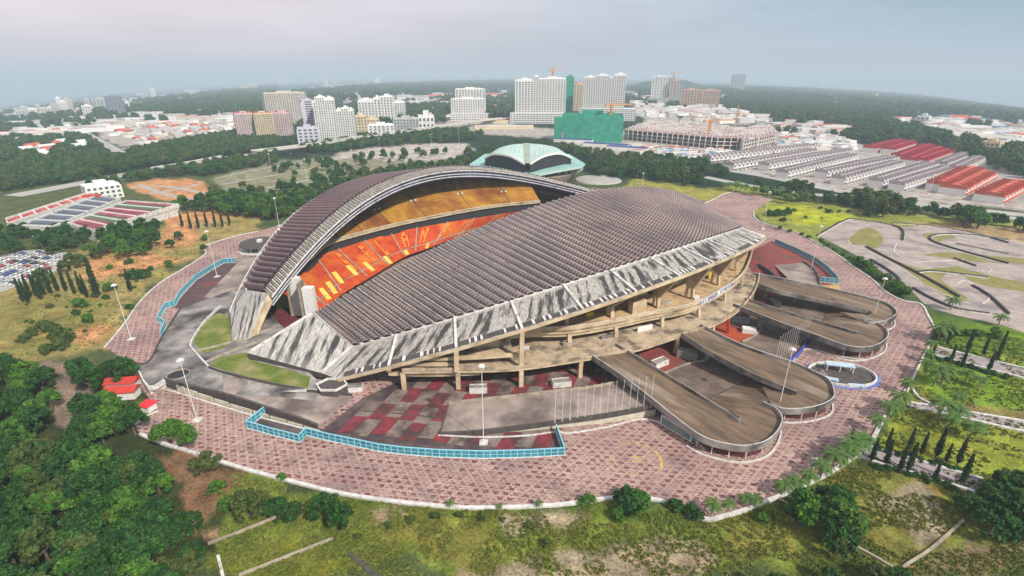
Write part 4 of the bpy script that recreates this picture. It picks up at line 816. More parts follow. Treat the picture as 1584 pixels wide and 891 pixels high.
def pole_row(n, p0, p1, z0, z1, top_px, label, group, flag=False):
    a, b_ = at(*p0, z0), at(*p1, z1); h = zat(Vector((a.x, a.y, 0)), top_px)-z0
    proto = empty('flagpole', a, 0, label, 'flagpole', group); mb = MB(); mb.tube((0, 0, 0), (0, 0, h), .08, .05, 5); build_local(mb, 'pole', white, proto); mb = MB(); mb.box((0, 0, 0), (.6, .6, .5)); build_local(mb, 'base', concrete, proto); mb = MB(); mb.tube((0, 0, h), (0, 0, h+.3), .13, .06, 6); build_local(mb, 'finial', white, proto)
    proto['label'] = 'first '+label
    for i in range(1, n):
        c_ = copy_tree(proto); c_.location = a.lerp(b_, i/(n-1)); c_['label'] = ordw(i+1)+' '+label
pole_row(14, (858, 653), (1006, 630), 2.6, 3.6, 604, 'bare white flagpole from the left in the row along the broad front ramp', 'bare flagpoles along the front ramp')
pole_row(14, (1200, 556), (1248, 524), .1, .1, 521, 'bare white flagpole from the left, row between second and third hairpin ramps', 'bare flagpoles between the hairpin ramps')
kerb([(1218, 563), (1236, 548), (1252, 527)], .6, 1.1, 0, mat('blue_painted_plinth', (.05, .06, .40), (.08, .1, .4), 1), 'plinth_wall'); kerb([(1225, 562), (1247, 540), (1300, 552), (1340, 557)], .35, .3)
# glass wall panel beside the nearest ramp
mb = MB(); a, b_ = at(1022, 655, 0), at(1068, 683, 0); h = 3.2; mb.face([a, b_, b_+Vector((0, 0, h-.6)), a+Vector((0, 0, h))], 0); o = empty('glazed_screen', a, 0, 'long grey-green glazed screen under the nearest hairpin ramp', 'glass screen'); mb.build('pane', mat('grey_green_glass', (.12, .20, .19), (.20, .27, .25), .3, rough=.2), o)
mb = MB(); mb.beam(a+Vector((0, 0, h)), b_+Vector((0, 0, h-.6)), .3, .3); mb.beam(a, a+Vector((0, 0, h)), .3, .3); mb.beam(a, b_, .3, .4); mb.beam(b_, b_+Vector((0, 0, h-.6)), .3, .3); mb.build('frame', white, o)
c_ = at(1078, 676, 1.2); mb = MB(); mb.face([b_, at(1080, 681, .2), at(1080, 681, .2)+Vector((0, 0, 2.6)), b_+Vector((0, 0, 2.8))]); mb.build('turquoise_panel', mat('turquoise_panel', (.02, .42, .55), (.05, .5, .6), 1), o)
# --- blue fences
def fence(label, pts, h=2.4, step=2.0, z=0, mf=bluep, loc_m=None):
    P = [at(x, y, z) for x, y in pts]; root = empty('steel_fence', P[0], 0, label, 'fence')
    pan = bpy.data.materials.get('blue_mesh_panel') or mat('blue_mesh_panel', (.035, .16, .22), (.07, .26, .33), .5, rough=.6)
    for a, b_ in zip(P[:-1], P[1:]):
        L = (b_-a).length; n = max(1, round(L/step)); d = (b_-a)/n
        for i in range(n):
            p, q = a+d*i, a+d*(i+1); mb = MB(); mb.beam(p+Vector((0, 0, h/2)), q+Vector((0, 0, h/2)), .06, h*.92); mb.build('panel', pan, root)
            mb = MB(); mb.beam(p, p+Vector((0, 0, h)), .26, .26); mb.build('post', mf, root)
        for zz, w_ in ((.12, .28), (h/2, .2), (h, .3)):
            mb = MB(); mb.beam(a+Vector((0, 0, zz)), b_+Vector((0, 0, zz)), w_, w_*.8); mb.build('rail', mf, root)
    mb = MB(); mb.ribbon([p+Vector((0, 0, 0)) for p in P], .7, 0, .22); mb.build('plinth', kerbm, root); return root
fence('long light blue steel fence along the front of the red and grey court', [(410, 640), (383, 662), (425, 674), (464, 684), (474, 673), (510, 682), (549, 690), (586, 698), (626, 703), (680, 707), (748, 709), (821, 707), (873, 704), (860, 667)], 2.6)
fence('light blue steel fence along the left court, behind the far roof foot', [(250, 521), (257, 504), (245, 498), (256, 477), (271, 473), (280, 457), (303, 433), (325, 419), (346, 407), (366, 406)], 2.6)
fence('blue grey steel fence along the right edge of the court beyond the ring deck', [(1198, 376), (1230, 390), (1262, 406), (1280, 420), (1293, 434), (1296, 439), (1268, 436)], 2.8, mf=mat('blue_grey_painted_steel', (.26, .40, .46), (.4, .5, .54), .8))
mb = MB()
for i in range(12):
    a, b_ = at(1270+i*2.4, 441, .06), at(1273+i*2.4, 448, .06); mb.beam(a, b_, .35, .02)
tag(mb.build('hatch_marking', yellowm, kind=None), 'yellow hatched paint at the end of the right blue fence', 'painted marking')
dcm = mat('dark_court_paving', (.075, .045, .05), (.11, .07, .07), .25, c3=(.20, .05, .05), s3=.08, f3=.36)
sheet('court_floor', [(262, 474), (272, 470), (282, 458), (305, 433), (346, 408), (380, 402), (405, 395), (395, 440), (345, 470), (280, 478)], .045, dcm)
sheet('court_floor', [(315, 460), (345, 430), (378, 395), (420, 378), (400, 430), (350, 462)], .06, greyc)
# --- mast lights
def mast(base, top_y, label, topx=None):
    p = at(*base, 0.1) if isinstance(base, tuple) else base; h = zat(p, top_y)-p.z
    o = empty('mast_light', p, 0, label, 'street lamp', 'tall white mast lights round the stadium')
    mb = MB(); mb.tube((0, 0, 0), (0, 0, h), .15, .09, 7); build_local(mb, 'pole', white, o); mb = MB(); mb.tube((0, 0, h), (0, 0, h+.25), .8, .72, 12); mb.tube((0, 0, h+.25), (0, 0, h+.5), .72, .25, 12)
    hd = build_local(mb, 'lamp_head', white, o)
    for a in np.linspace(0, 2*math.pi, 7)[:-1]: mb = MB(); mb.box((math.cos(a)*.78, math.sin(a)*.78, h-.28), (.45, .45, .3), a); build_local(mb, 'lamp', white, hd)
    mb = MB(); mb.box((0, 0, -.05), (2.4, 2.4, .35)); build_local(mb, 'base', kerbm, o); return o
for b_, ty, lb in (((748, 685), 566, 'tall white mast light standing inside the front blue fence'), ((305, 650), 557, 'tall white mast light in front of the left grey ramp'), ((203, 525), 441, 'tall white mast light on the paving at the left kerb'),
                   ((336, 428), 358, 'tall white mast light inside the left blue fence'), ((432, 349), 307, 'white mast light behind the dark roofed kiosk by the far roof'), ((1203, 637), 540, 'tall white mast light between the two nearest hairpin loops'),
                   ((1349, 499), 431, 'tall white mast light at the third hairpin loop'), ((1254, 419), 350, 'tall white mast light beside the right blue fence'), ((1180, 354), 297, 'white mast light at the plaza edge just past the roof corner'),
                   ((993, 292), 268, 'small mast light just beyond the crest of the near roof')): mast(b_, ty, lb)
# --- oval pit with blue rim
c = at(1302, 580, 0); pit = empty('oval_pit', c, 0, 'oval pit with blue painted rim and pale blue roofed sheds inside', 'pit')
rimb = mat('blue_painted_rim', (.07, .12, .42), (.12, .16, .36), .6, c3=(.3, .3, .35), s3=.3, f3=.4)
el = lambda rx_, ry_, z: [c+Vector((math.cos(a)*rx_, math.sin(a)*ry_, z)) for a in np.linspace(0, 2*math.pi, 33)[:-1]]
mb = MB(); A, B = el(13.0, 9.4, .06), el(11.2, 7.9, .06); A.append(A[0]); B.append(B[0]); mb.loft(A, B); mb.build('rim_paint', rimb, pit)
mb = MB(); mb.ribbon(el(11.3, 8, 0), .5, 0, 1.0, close=True); mb.build('rim_wall', white_c, pit); mb = MB(); mb.face(el(11.1, 7.8, .05)); mb.build('pit_floor', darkc, pit)
lb_ = mat('pale_blue_roof', (.38, .52, .62), (.5, .62, .7), .8)
for (x, y), s_, rz, nm in (((1297, 573), (9.5, 2.6, 2.6), -.25, 'shed_roof'), ((1277, 589), (7.5, 1.8, 1.4), -.42, 'shed_roof'), ((1323, 598), (5, 1.3, .8), -.15, 'shed_roof')):
    p = at(x, y, .1); mb = MB(); ca_, sa_ = math.cos(rz), math.sin(rz)
    for i in (-1, 1):
        for j in (-1, 0, 1): mb.box((p.x+ca_*j*s_[0]*.45-sa_*i*s_[1]*.42, p.y+sa_*j*s_[0]*.45+ca_*i*s_[1]*.42, .1), (.25, .25, s_[2]-.2), rz)
    mb.box((p.x, p.y, s_[2]-.2), (s_[0], s_[1], .3), rz, 1); mb.box((p.x, p.y, s_[2]+.1), (s_[0]*.98, s_[1]*.5, .25), rz, 1); mb.build(nm, [white, lb_], pit)
mb = MB(); mb.face([at(x, y, .12) for x, y in ((1258, 590), (1272, 570), (1284, 585), (1270, 592))]); mb.build('stair_floor', greyc, pit)
# --- red / white odds under the deck
def bx(name, px, size, rz, m, label, cat, z=0, top=None):
    p = at(*px, z); mb = MB(); mb.box(p, size, rz, 0, 1)
    mb.ribbon([Vector((p.x+math.cos(rz)*i*size[0]*.48-math.sin(rz)*j*size[1]*.48, p.y+math.sin(rz)*i*size[0]*.48+math.cos(rz)*j*size[1]*.48, p.z+size[2])) for i, j in ((-1, -1), (1, -1), (1, 1), (-1, 1))], .2, 0, .35, close=True)
    return tag(mb.build(name, [m, top or terr_m]), label, cat)
bx('planter', (740, 606), (6.0, 2.6, 2.0), .05, white_c, 'white box planter under the deck, behind the front mast light', 'planter')
bx('planter', (868, 596), (6.6, 3.0, 1.8), .18, white_c, 'white box planter with small dark letters under the deck', 'planter')
bx('planter', (1020, 565), (6.8, 3.0, 2.0), .55, white_c, 'white box planter in the court between the two nearest ramps', 'planter')
bx('kiosk', (1062, 553), (7.5, 3.2, 2.8), -.4, mat('olive_grey_panel', (.16, .17, .12), (.22, .22, .16), 1), 'olive grey cabin under the root of the second hairpin ramp', 'cabin')
bx('kiosk', (1140, 497), (9, 5, 3.2), -.2, mat('dull_blue_grey_roof', (.20, .25, .26), (.3, .33, .33), .5), 'grey blue roofed cabin under the ring deck', 'cabin'); bx('kiosk', (1158, 514), (5.5, 3.4, 1.6), -.3, white, 'low white canopy on the orange floor under the deck', 'canopy', top=white)
mb = MB(); a = at(1126, 515, 0); mb.beam(a, a+Vector((-1, .6, 7.2)), 1.4, 1.2); tag(mb.build('red_pier', redm), 'bright red leaning pier under the ring deck', 'pier')
sheet('orange_floor', [(1095, 515), (1120, 500), (1165, 520), (1150, 530), (1130, 528)], .09, mat('orange_floor_paint', (.45, .08, .03), (.3, .06, .03), .4))
bx('glass_booth', (1196, 475), (3.5, 4.5, 3.2), .2, darkm, 'small dark glass booth under the farthest ramp', 'booth', top=darkm)
# huts at the left edge
for px, sz, rz, lb in (((193, 600), (9, 4, 3), .15, 'long hut with a dull red pitched roof at the left plaza edge'), ((192, 614), (9, 4, 3), .15, 'hut with red roof and white front, lower of the pair among the trees')):
    p = at(*px, 0); o = empty('hut', p, rz, lb, 'hut'); mb = MB(); mb.box((0, 0, 0), sz); build_local(mb, 'wall', white, o); mb = MB(); x, y, z = sz[0]/2+.5, sz[1]/2+.6, sz[2]
    for s_ in (-1, 1): mb.face([(-x, s_*y, z), (x, s_*y, z), (x, 0, z+1.4), (-x, 0, z+1.4)][::s_])
    mb.face([(-x, -y, z), (-x, 0, z+1.4), (-x, y, z)]); mb.face([(x, -y, z), (x, y, z), (x, 0, z+1.4)]); build_local(mb, 'roof', redm, o)
p = at(232, 634, 0); o = empty('hut', p, -.3, 'tiny white booth with a bright red pyramid roof on the paving corner', 'hut'); mb = MB(); mb.box((0, 0, 0), (3, 3, 2.4)); build_local(mb, 'wall', white, o); mb = MB(); q = [(-2, -2, 2.4), (2, -2, 2.4), (2, 2, 2.4), (-2, 2, 2.4)]
for i in range(4): mb.face([q[i], q[(i+1) % 4], (0, 0, 4.2)])
build_local(mb, 'roof', mat('bright_red_roof', (.75, .03, .05), (.6, .03, .04), 1), o)
# dark round kiosk behind the far roof
p = at(404, 385, 0); o = empty('round_kiosk', p, 0, 'round kiosk with a wide flat dark roof beside the far roof', 'kiosk'); mb = MB(); mb.tube((0, 0, 3.6), (0, 0, 4.6), 12, 11.4, 24); build_local(mb, 'roof', darkc, o); mb = MB()
for a in np.linspace(0, 2*math.pi, 11)[:-1]: mb.box((math.cos(a)*8, math.sin(a)*8, 0), (.7, .7, 3.6))
build_local(mb, 'post', white_c, o, kind='stuff'); mb = MB(); mb.tube((0, 0, 0), (0, 0, .3), 12.8, 12.8, 24); build_local(mb, 'base', kerbm, o)
mb = MB(); mb.box((0, 0, 4.6), (2.5, 2.5, 1.6)); build_local(mb, 'roof_box', white, o)
# ================================================================ VEGETATION
def leafmat(name, a, b_, c_):
    m = bpy.data.materials.new(name); m.use_nodes = True; t = m.node_tree; b = t.nodes['Principled BSDF']; b.inputs['Roughness'].default_value = .7; b.inputs['Specular IOR Level'].default_value = .15
    vc = N(t, 'ShaderNodeVertexColor', layer_name='tint'); s = N(t, 'ShaderNodeSeparateColor'); t.links.new(vc.outputs[0], s.inputs[0]); oi = N(t, 'ShaderNodeObjectInfo')
    x = N(t, 'ShaderNodeMix', data_type='RGBA'); x.inputs[6].default_value = (*a, 1); x.inputs[7].default_value = (*b_, 1); t.links.new(s.outputs[0], x.inputs[0])
    r = N(t, 'ShaderNodeMapRange'); r.inputs[1].default_value = .45; r.inputs[2].default_value = 1.0; r.inputs[4].default_value = .7; t.links.new(oi.outputs['Random'], r.inputs[0])
    y = N(t, 'ShaderNodeMix', data_type='RGBA'); t.links.new(x.outputs[2], y.inputs[6]); y.inputs[7].default_value = (*c_, 1); t.links.new(r.outputs[0], y.inputs[0])
    h = N(t, 'ShaderNodeHueSaturation'); t.links.new(y.outputs[2], h.inputs['Color']); r2 = N(t, 'ShaderNodeMapRange'); r2.inputs[3].default_value = .6; r2.inputs[4].default_value = 1.45; t.links.new(s.outputs[1], r2.inputs[0]); t.links.new(r2.outputs[0], h.inputs['Value'])
    t.links.new(h.outputs[0], b.inputs['Base Color']); return m
leafD = leafmat('dark_foliage', (.010, .040, .010), (.040, .110, .018), (.024, .065, .014))
leafB = leafmat('bright_foliage', (.030, .095, .012), (.085, .175, .02), (.05, .11, .015))
leafO = leafmat('olive_foliage', (.035, .060, .014), (.075, .105, .024), (.07, .085, .022))
leafC = leafmat('conifer_foliage', (.012, .03, .014), (.03, .055, .02), (.03, .05, .02))
bark = mat('bark', (.16, .12, .09), (.08, .06, .045), 2)
rs = np.random.RandomState(5)
def leafmesh(name, clumps, nleaf, size, m, core=True, up=.25):
    """clumps: list of (x, y, z, r). Many small leaf faces over each clump"""
    V = []; Fc = []; T = []; nv = 0
    for (x, y, z, r) in clumps:
        d = rs.normal(size=(nleaf, 3)); d[:, 2] = d[:, 2]*.9+up; d /= np.linalg.norm(d, axis=1)[:, None]
        rr = r*(.72+.34*rs.rand(nleaf))[:, None]; c = np.array([x, y, z])+d*rr*np.array([1, 1, .85])
        nrm = d+rs.normal(size=(nleaf, 3))*.55; nrm /= np.linalg.norm(nrm, axis=1)[:, None]
        a = np.cross(nrm, rs.normal(size=(nleaf, 3))); a /= np.linalg.norm(a, axis=1)[:, None]; b_ = np.cross(nrm, a); s = size*(.6+.8*rs.rand(nleaf))[:, None]
        q = np.stack([c-a*s*.9-b_*s*.35, c+a*s*.2-b_*s*.75, c+a*s*.95+b_*s*.2, c-a*s*.1+b_*s*.7], 1).reshape(-1, 3)
        V.append(q); t0 = rs.rand(); tt = np.clip(t0+.25*(rs.rand(nleaf)-.5), 0, 1); g_ = .35+.3*rs.rand()+.35*rs.rand(nleaf)
        T.append(np.repeat(np.stack([tt, g_, tt*0, tt*0+1], 1), 4, 0)); nv += 4*nleaf
        if core:
            k = 6; ang_ = np.arange(k)*2*np.pi/k; ring = [np.array([x+np.cos(a_)*r*.7*np.cos(e_), y+np.sin(a_)*r*.7*np.cos(e_), z+r*.62*np.sin(e_)]) for e_ in (-.7, .15, .9) for a_ in ang_]
            V.append(np.array(ring)); T.append(np.tile([.1, .3, 0, 1], (len(ring), 1)))
            b0 = nv
            for L_ in range(2):
                for j in range(k): Fc.append((b0+L_*k+j, b0+L_*k+(j+1) % k, b0+(L_+1)*k+(j+1) % k, b0+(L_+1)*k+j))
            Fc.append(tuple(b0+2*k+j for j in range(k))); nv += len(ring)
    # leaf faces
    F2 = []; o = 0
    for (x, y, z, r) in clumps:
        F2 += [(o+4*i, o+4*i+1, o+4*i+2, o+4*i+3) for i in range(nleaf)]; o += 4*nleaf+(18 if core else 0)
    V = np.concatenate(V); T = np.concatenate(T).astype(np.float32)
    me = bpy.data.meshes.new(name); me.from_pydata(V.tolist(), [], F2+Fc); ca = me.color_attributes.new('tint', 'FLOAT_COLOR', 'POINT'); ca.data.foreach_set('color', T.ravel()); me.materials.append(m); return me
def dome(n, rx, h, z0, rc):
    out = []
    for i in range(n):
        a = rs.rand()*6.28; e_ = rs.rand()**.8; rad_ = rx*math.sqrt(max(0, 1-e_*e_*.95))*(.75+.3*rs.rand()); out.append((math.cos(a)*rad_, math.sin(a)*rad_, z0+h*e_*(.9+.15*rs.rand()), rc*(.75+.5*rs.rand())))
    out.append((0, 0, z0+h*.45, rc*1.5)); return out
def trunkmesh(h, r, limbs=4):
    mb = MB(); mb.tube((0, 0, -.3), (.15, 0, h*.55), r, r*.7, 6)
    for i in range(limbs):
        a = i*6.28/limbs+.4; mb.tube((.15, 0, h*.45), (math.cos(a)*h*.28, math.sin(a)*h*.28, h*.85), r*.5, r*.2, 4)
    return mb.mesh('trunk', bark)
CR = {}
for nm, m in (('dark', leafD), ('bright', leafB), ('olive', leafO)):
    CR[nm] = [leafmesh('crown', dome(n, rx, h, z0, rc), 52, .27, m) for n, rx, h, z0, rc in ((27, 2.9, 3.9, 3.0, 1.05), (34, 3.5, 3.3, 3.1, .95), (24, 2.3, 5.2, 2.8, 1.0), (38, 3.6, 4.4, 2.6, .9), (30, 3.1, 4.8, 2.4, .95), (22, 2.9, 3.0, 3.6, 1.0))]
BU = {nm: [leafmesh('crown', dome(11, 1.5, 1.5, .6, .75), 42, .24, m) for _ in range(2)] for nm, m in (('dark', leafD), ('bright', leafB), ('olive', leafO))}
TRK = [trunkmesh(6.5, .3), trunkmesh(7, .36, 5)]
cyp = []
for q in range(2):
    cl = [(rs.normal()*.05, rs.normal()*.05, .8+i*.30, .80*min(1, (i+1.5)/4)*(1-i/22)**.75+.06) for i in range(21)]; cyp.append(leafmesh('crown', cl, 34, .17, leafC, up=.1))
ctr = MB(); ctr.tube((0, 0, -.2), (0, 0, 1.6), .16, .12, 5); ctr = ctr.mesh('trunk', bark)
def palmmesh(nf=15, L=2.9):
    mb = MB()
    for i in range(nf):
        a = i*2.4+rs.rand()*.3; el_ = .75-.9*(i/nf); d = Vector((math.cos(a), math.sin(a), 0)); sd_ = Vector((-d.y, d.x, 0)); p = Vector((0, 0, 0)); n = 6; pts = []
        for j in range(n+1):
            pts.append(Vector(p)); p = p+(d*math.cos(el_)+Vector((0, 0, 1))*math.sin(el_))*L/n; el_ -= .25
        for j in range(n):
            w0 = .55*math.sin(math.pi*(j+1.2)/(n+1.6)); q = pts[j+1]-pts[j]
            for h_ in (0, .5):
                for s_ in (-1, 1): b0 = pts[j]+q*h_; mb.face([b0, b0+q*.45, b0+q*.75+sd_*s_*w0+Vector((0, 0, -.3*w0-.1*rs.rand())), b0+q*.35+sd_*s_*w0*.95+Vector((0, 0, -.34*w0))])
    return mb
palmleaf = mat('palm_frond', (.045, .11, .018), (.09, .15, .03), 1.5); pmh = palmmesh().mesh('crown', palmleaf)
ptr = MB(); ptr.tube((0, 0, -.2), (.12, 0, 4.2), .22, .14, 6); ptr = ptr.mesh('trunk', mat('grey_palm_trunk', (.30, .26, .22), (.2, .17, .14), 3))
def mktree(kind, p, s, label, group=None, cat='tree', var=None, sz=None):
    v = R.randrange(99) if var is None else var; name = {'palm': 'palm_tree', 'cypress': 'cypress_tree'}.get(kind.split('_')[0], 'shrub' if kind.startswith('bush') else 'tree')
    o = empty(name, p, R.random()*6.28, label, cat, group)
    if kind == 'palm': link_local(ptr, 'trunk', o, sca=(s, s, s)); link_local(pmh, 'crown', o, (.12*s, 0, 4.2*s), sca=(s, s, s))
    elif kind == 'cypress': link_local(ctr, 'trunk', o, sca=(s, s, s)); link_local(cyp[v % 2], 'crown', o, sca=(s, s, (sz or s)))
    elif kind.startswith('bush'): s *= .66; c_ = link_local(BU[kind[5:]][v % 2], 'crown', o, sca=(s*(.85+.3*R.random()), s, s*(.8+.3*R.random()))); link_local(ctr, 'stem', o, sca=(.6, .6, .6))
    else: link_local(TRK[v % 2], 'trunk', o, sca=(s, s, s)); link_local(CR[kind][v % 6], 'crown', o, sca=(s*(.85+.3*R.random()), s*(.85+.3*R.random()), s*(.8+.35*R.random())))
    return o
SC = []   # scattered trees: (distance, kind, p, scale, label, group)
EXCL = []
def scatter(px, sp, kinds, s0, s1, label, group, dens=1.0):
    P = [at(x, y) for x, y in px]; X0, X1 = min(p.x for p in P), max(p.x for p in P); Y0, Y1 = min(p.y for p in P), max(p.y for p in P); y = Y0
    while y < Y1:
        x = X0
        while x < X1:
            q = (x+R.uniform(-.45, .45)*sp, y+R.uniform(-.45, .45)*sp)
            if R.random() < dens and inpoly(P, *q) and not any(inpoly(E_, *q) for E_ in EXCL):
                z = terr(*q); SC.append((math.hypot(*q), R.choice(kinds), Vector((q[0], q[1], z)), R.uniform(s0, s1), label, group))
            x += sp
        y += sp
scatter([(-60, 712), (80, 700), (150, 702), (205, 716), (246, 750), (262, 810), (270, 891), (300, 990), (-60, 990), (-60, 800)], 5.4, ['dark']*7+['olive', 'bright', 'bright'], .95, 1.4, 'tree crown in the dense dark forest filling the lower left corner', 'trees of the lower left forest')
scatter([(-60, 560), (40, 575), (95, 600), (100, 650), (60, 690), (-60, 740)], 6.5, ['dark', 'bright'], .85, 1.2, 'green tree of the clump at the left edge above the dark forest', 'trees of the left edge clump')
scatter([(110, 690), (120, 655), (180, 630), (215, 660), (205, 690)], 6, ['dark', 'bright'], .85, 1.2, 'tree of the clump just below the red roofed huts', 'trees below the huts')
scatter([(105, 590), (150, 585), (195, 575), (200, 600), (180, 612), (120, 610)], 7, ['dark'], 1.0, 1.35, 'large dark tree beside the left end of the plaza, above the huts', 'trees above the huts')
scatter([(380, 775), (430, 778), (540, 785), (556, 815), (500, 828), (430, 812), (385, 805)], 5.2, ['dark', 'dark', 'olive'], .7, 1.05, 'dark bushy tree of the long clump below the plaza kerb', 'trees of the clump below the kerb')
scatter([(240, 850), (330, 800), (345, 850), (330, 900), (240, 900)], 6, ['olive', 'dark'], .7, 1.0, 'olive tree at the right fringe of the lower left forest', 'olive trees by the forest fringe')
scatter([(1222, 790), (1290, 785), (1318, 820), (1300, 850), (1232, 845)], 5, ['dark', 'dark', 'bright'], .95, 1.3, 'dark tree of the clump outside the lower right kerb', 'trees of the lower right clump')
scatter([(1490, 770), (1600, 750), (1640, 850), (1530, 850), (1495, 810)], 5.5, ['dark'], .9, 1.2, 'dark tree of the clump at the lower right edge', 'trees of the right edge clump')
scatter([(1130, 900), (1240, 880), (1420, 900), (1420, 950), (1130, 950)], 5.5, ['dark', 'olive'], .6, .9, 'tree peeping in at the bottom edge below the square lawn', 'trees at the bottom edge')
scatter([(150, 392), (158, 372), (210, 355), (252, 358), (248, 385), (215, 402), (170, 402)], 9, ['bright', 'dark', 'dark'], 1.0, 1.5, 'bushy tree of the clump in front of the red and green shed', 'trees in front of the shed')
scatter([(-20, 385), (-60, 372), (130, 358), (140, 378), (110, 396), (-60, 396)], 10, ['dark'], 1.0, 1.4, 'dark tree of the belt between the shed and the car park', 'trees above the car park')
scatter([(45, 450), (110, 410), (150, 395), (150, 408), (110, 425), (60, 458)], 10, ['bright', 'olive'], .8, 1.2, 'tree along the lower side of the car park', 'trees beside the car park')
scatter([(262, 330), (300, 315), (345, 300), (400, 305), (420, 330), (425, 345), (330, 330)], 10, ['dark', 'bright'], 1.0, 1.5, 'tree of the belt behind the far roof, left part', 'trees behind the far roof')
scatter([(318, 330), (330, 300), (420, 300), (520, 278), (600, 268), (700, 255), (740, 246), (735, 262), (640, 280), (560, 298), (480, 325), (430, 348)], 11, ['dark', 'bright', 'dark'], 1.1, 1.6, 'tree of the long belt behind the far roof', 'trees of the long belt')
scatter([(430, 255), (560, 240), (740, 232), (860, 225), (860, 240), (730, 250), (700, 238), (520, 262), (430, 275)], 14, ['dark', 'bright'], 1.1, 1.5, 'tree by the pale round car park', 'trees round the pale car park', .5)
scatter([(340, 290), (420, 262), (500, 252), (640, 248), (620, 264), (480, 296), (400, 325), (350, 322)], 17, ['olive', 'bright'], .7, 1.1, 'small tree on the scrubby terraces behind the far roof', 'trees on the scrubby terraces', .55)
scatter([(905, 262), (940, 245), (1010, 245), (1110, 258), (1135, 275), (1080, 290), (980, 278), (930, 276)], 11, ['dark', 'dark', 'bright'], 1.1, 1.6, 'tree of the dark belt right of the green domed hall', 'trees right of the domed hall')
scatter([(730, 255), (745, 235), (860, 222), (960, 240), (900, 250), (880, 240), (800, 225)], 13, ['dark'], 1.1, 1.5, 'tree of the belt around the green domed hall', 'trees round the domed hall')
scatter([(1175, 300), (1200, 285), (1270, 290), (1330, 298), (1320, 322), (1260, 318), (1190, 308)], 10, ['dark', 'olive'], .9, 1.4, 'tree of the belt between the plaza and the terraced houses', 'trees before the houses')
scatter([(1310, 305), (1330, 300), (1400, 310), (1405, 332), (1360, 340), (1325, 330)], 8, ['olive', 'dark'], 1.3, 1.9, 'tall olive tree of the group above the kart track', 'tall trees above the kart track')
scatter([(1470, 340), (1500, 328), (1530, 345), (1520, 358), (1480, 355)], 7, ['bright', 'dark'], 1.3, 1.8, 'tall bright tree of the group right above the kart track', 'bright trees above the kart track')
scatter([(1100, 272), (1200, 292), (1430, 320), (1600, 345), (1600, 365), (1440, 334), (1280, 318), (1120, 290)], 12, ['dark', 'bright'], .8, 1.3, 'tree of the row along the road before the houses', 'trees along the house road', .5)
scatter([(1120, 245), (1200, 236), (1230, 262), (1130, 262)], 14, ['dark'], .7, .9, 'tree', 'trees', 0)
# far woods: one mass
WOOD = []; BLD = []
def wood(px, sp, s0=1.2, s1=2.0, dens=1):
    P = [at(x, y) for x, y in px]; X0, X1 = min(p.x for p in P), max(p.x for p in P); Y0, Y1 = min(p.y for p in P), max(p.y for p in P)
    gx, gy = np.meshgrid(np.arange(X0, X1, sp), np.arange(Y0, Y1, sp)); gx = gx+(rs.rand(*gx.shape)-.5)*sp; gy = gy+(rs.rand(*gx.shape)-.5)*sp; gx = gx.ravel(); gy = gy.ravel()
    k = npin(P, gx, gy) & (rs.rand(gx.size) < dens); gx = gx[k]; gy = gy[k]; g_ = np.maximum(np.hypot(gx, gy)-500, 0); u_ = np.minimum(1.35, np.abs(gx)/np.maximum(gy, 1)*1.14); gz = -.031*u_*u_*g_*g_/(g_+900)
    WOOD.extend(zip(gx.tolist(), gy.tolist(), gz.tolist(), (s0+(s1-s0)*rs.rand(gx.size)).tolist()))
wood([(-60, 305), (-60, 258), (120, 236), (200, 236), (300, 218), (372, 206), (440, 220), (412, 236), (350, 243), (240, 262), (120, 284)], 9.5, 1.1, 1.6)
wood([(-60, 330), (126, 290), (242, 268), (350, 250), (430, 240), (430, 254), (330, 272), (240, 276), (190, 286), (100, 300)], 9.5, 1.0, 1.5)
wood([(-60, 238), (-60, 222), (140, 214), (170, 232), (150, 240), (60, 256), (-60, 268)], 15, 1.6, 2.2)
wood([(-60, 212), (-60, 196), (100, 188), (300, 165), (430, 148), (480, 175), (420, 200), (372, 182), (240, 192), (150, 200)], 22, 2.2, 3.2)
wood([(440, 226), (470, 218), (560, 214), (750, 200), (745, 217), (600, 228), (470, 240)], 12, 1.1, 1.6)
wood([(440, 200), (560, 160), (640, 150), (800, 140), (800, 186), (690, 192), (560, 200)], 24, 1.8, 2.8)
wood([(965, 150), (1010, 148), (1110, 160), (1150, 145), (1300, 160), (1500, 196), (1640, 215), (1640, 262), (1420, 244), (1290, 215), (1200, 195), (1180, 185), (980, 165)], 22, 2.0, 3.2)
wood([(1190, 187), (1300, 200), (1430, 232), (1640, 262), (1640, 290), (1530, 262), (1462, 252), (1420, 240), (1300, 216), (1200, 206)], 14, 1.6, 2.4)
wood([(430, 150), (600, 132), (800, 126), (800, 142), (640, 152), (480, 165)], 42, 3.2, 5)
wood([(960, 138), (1150, 136), (1400, 148), (1640, 185), (1640, 215), (1300, 160), (1000, 150)], 36, 3, 4.5)
wood([(-60, 200), (-60, 185), (200, 160), (430, 132), (430, 150), (300, 168), (60, 192)], 34, 2.6, 4, .7)
wood([(1090, 276), (1260, 298), (1440, 322), (1640, 350), (1640, 362), (1440, 336), (1280, 310), (1110, 288)], 10, .8, 1.3, .7)
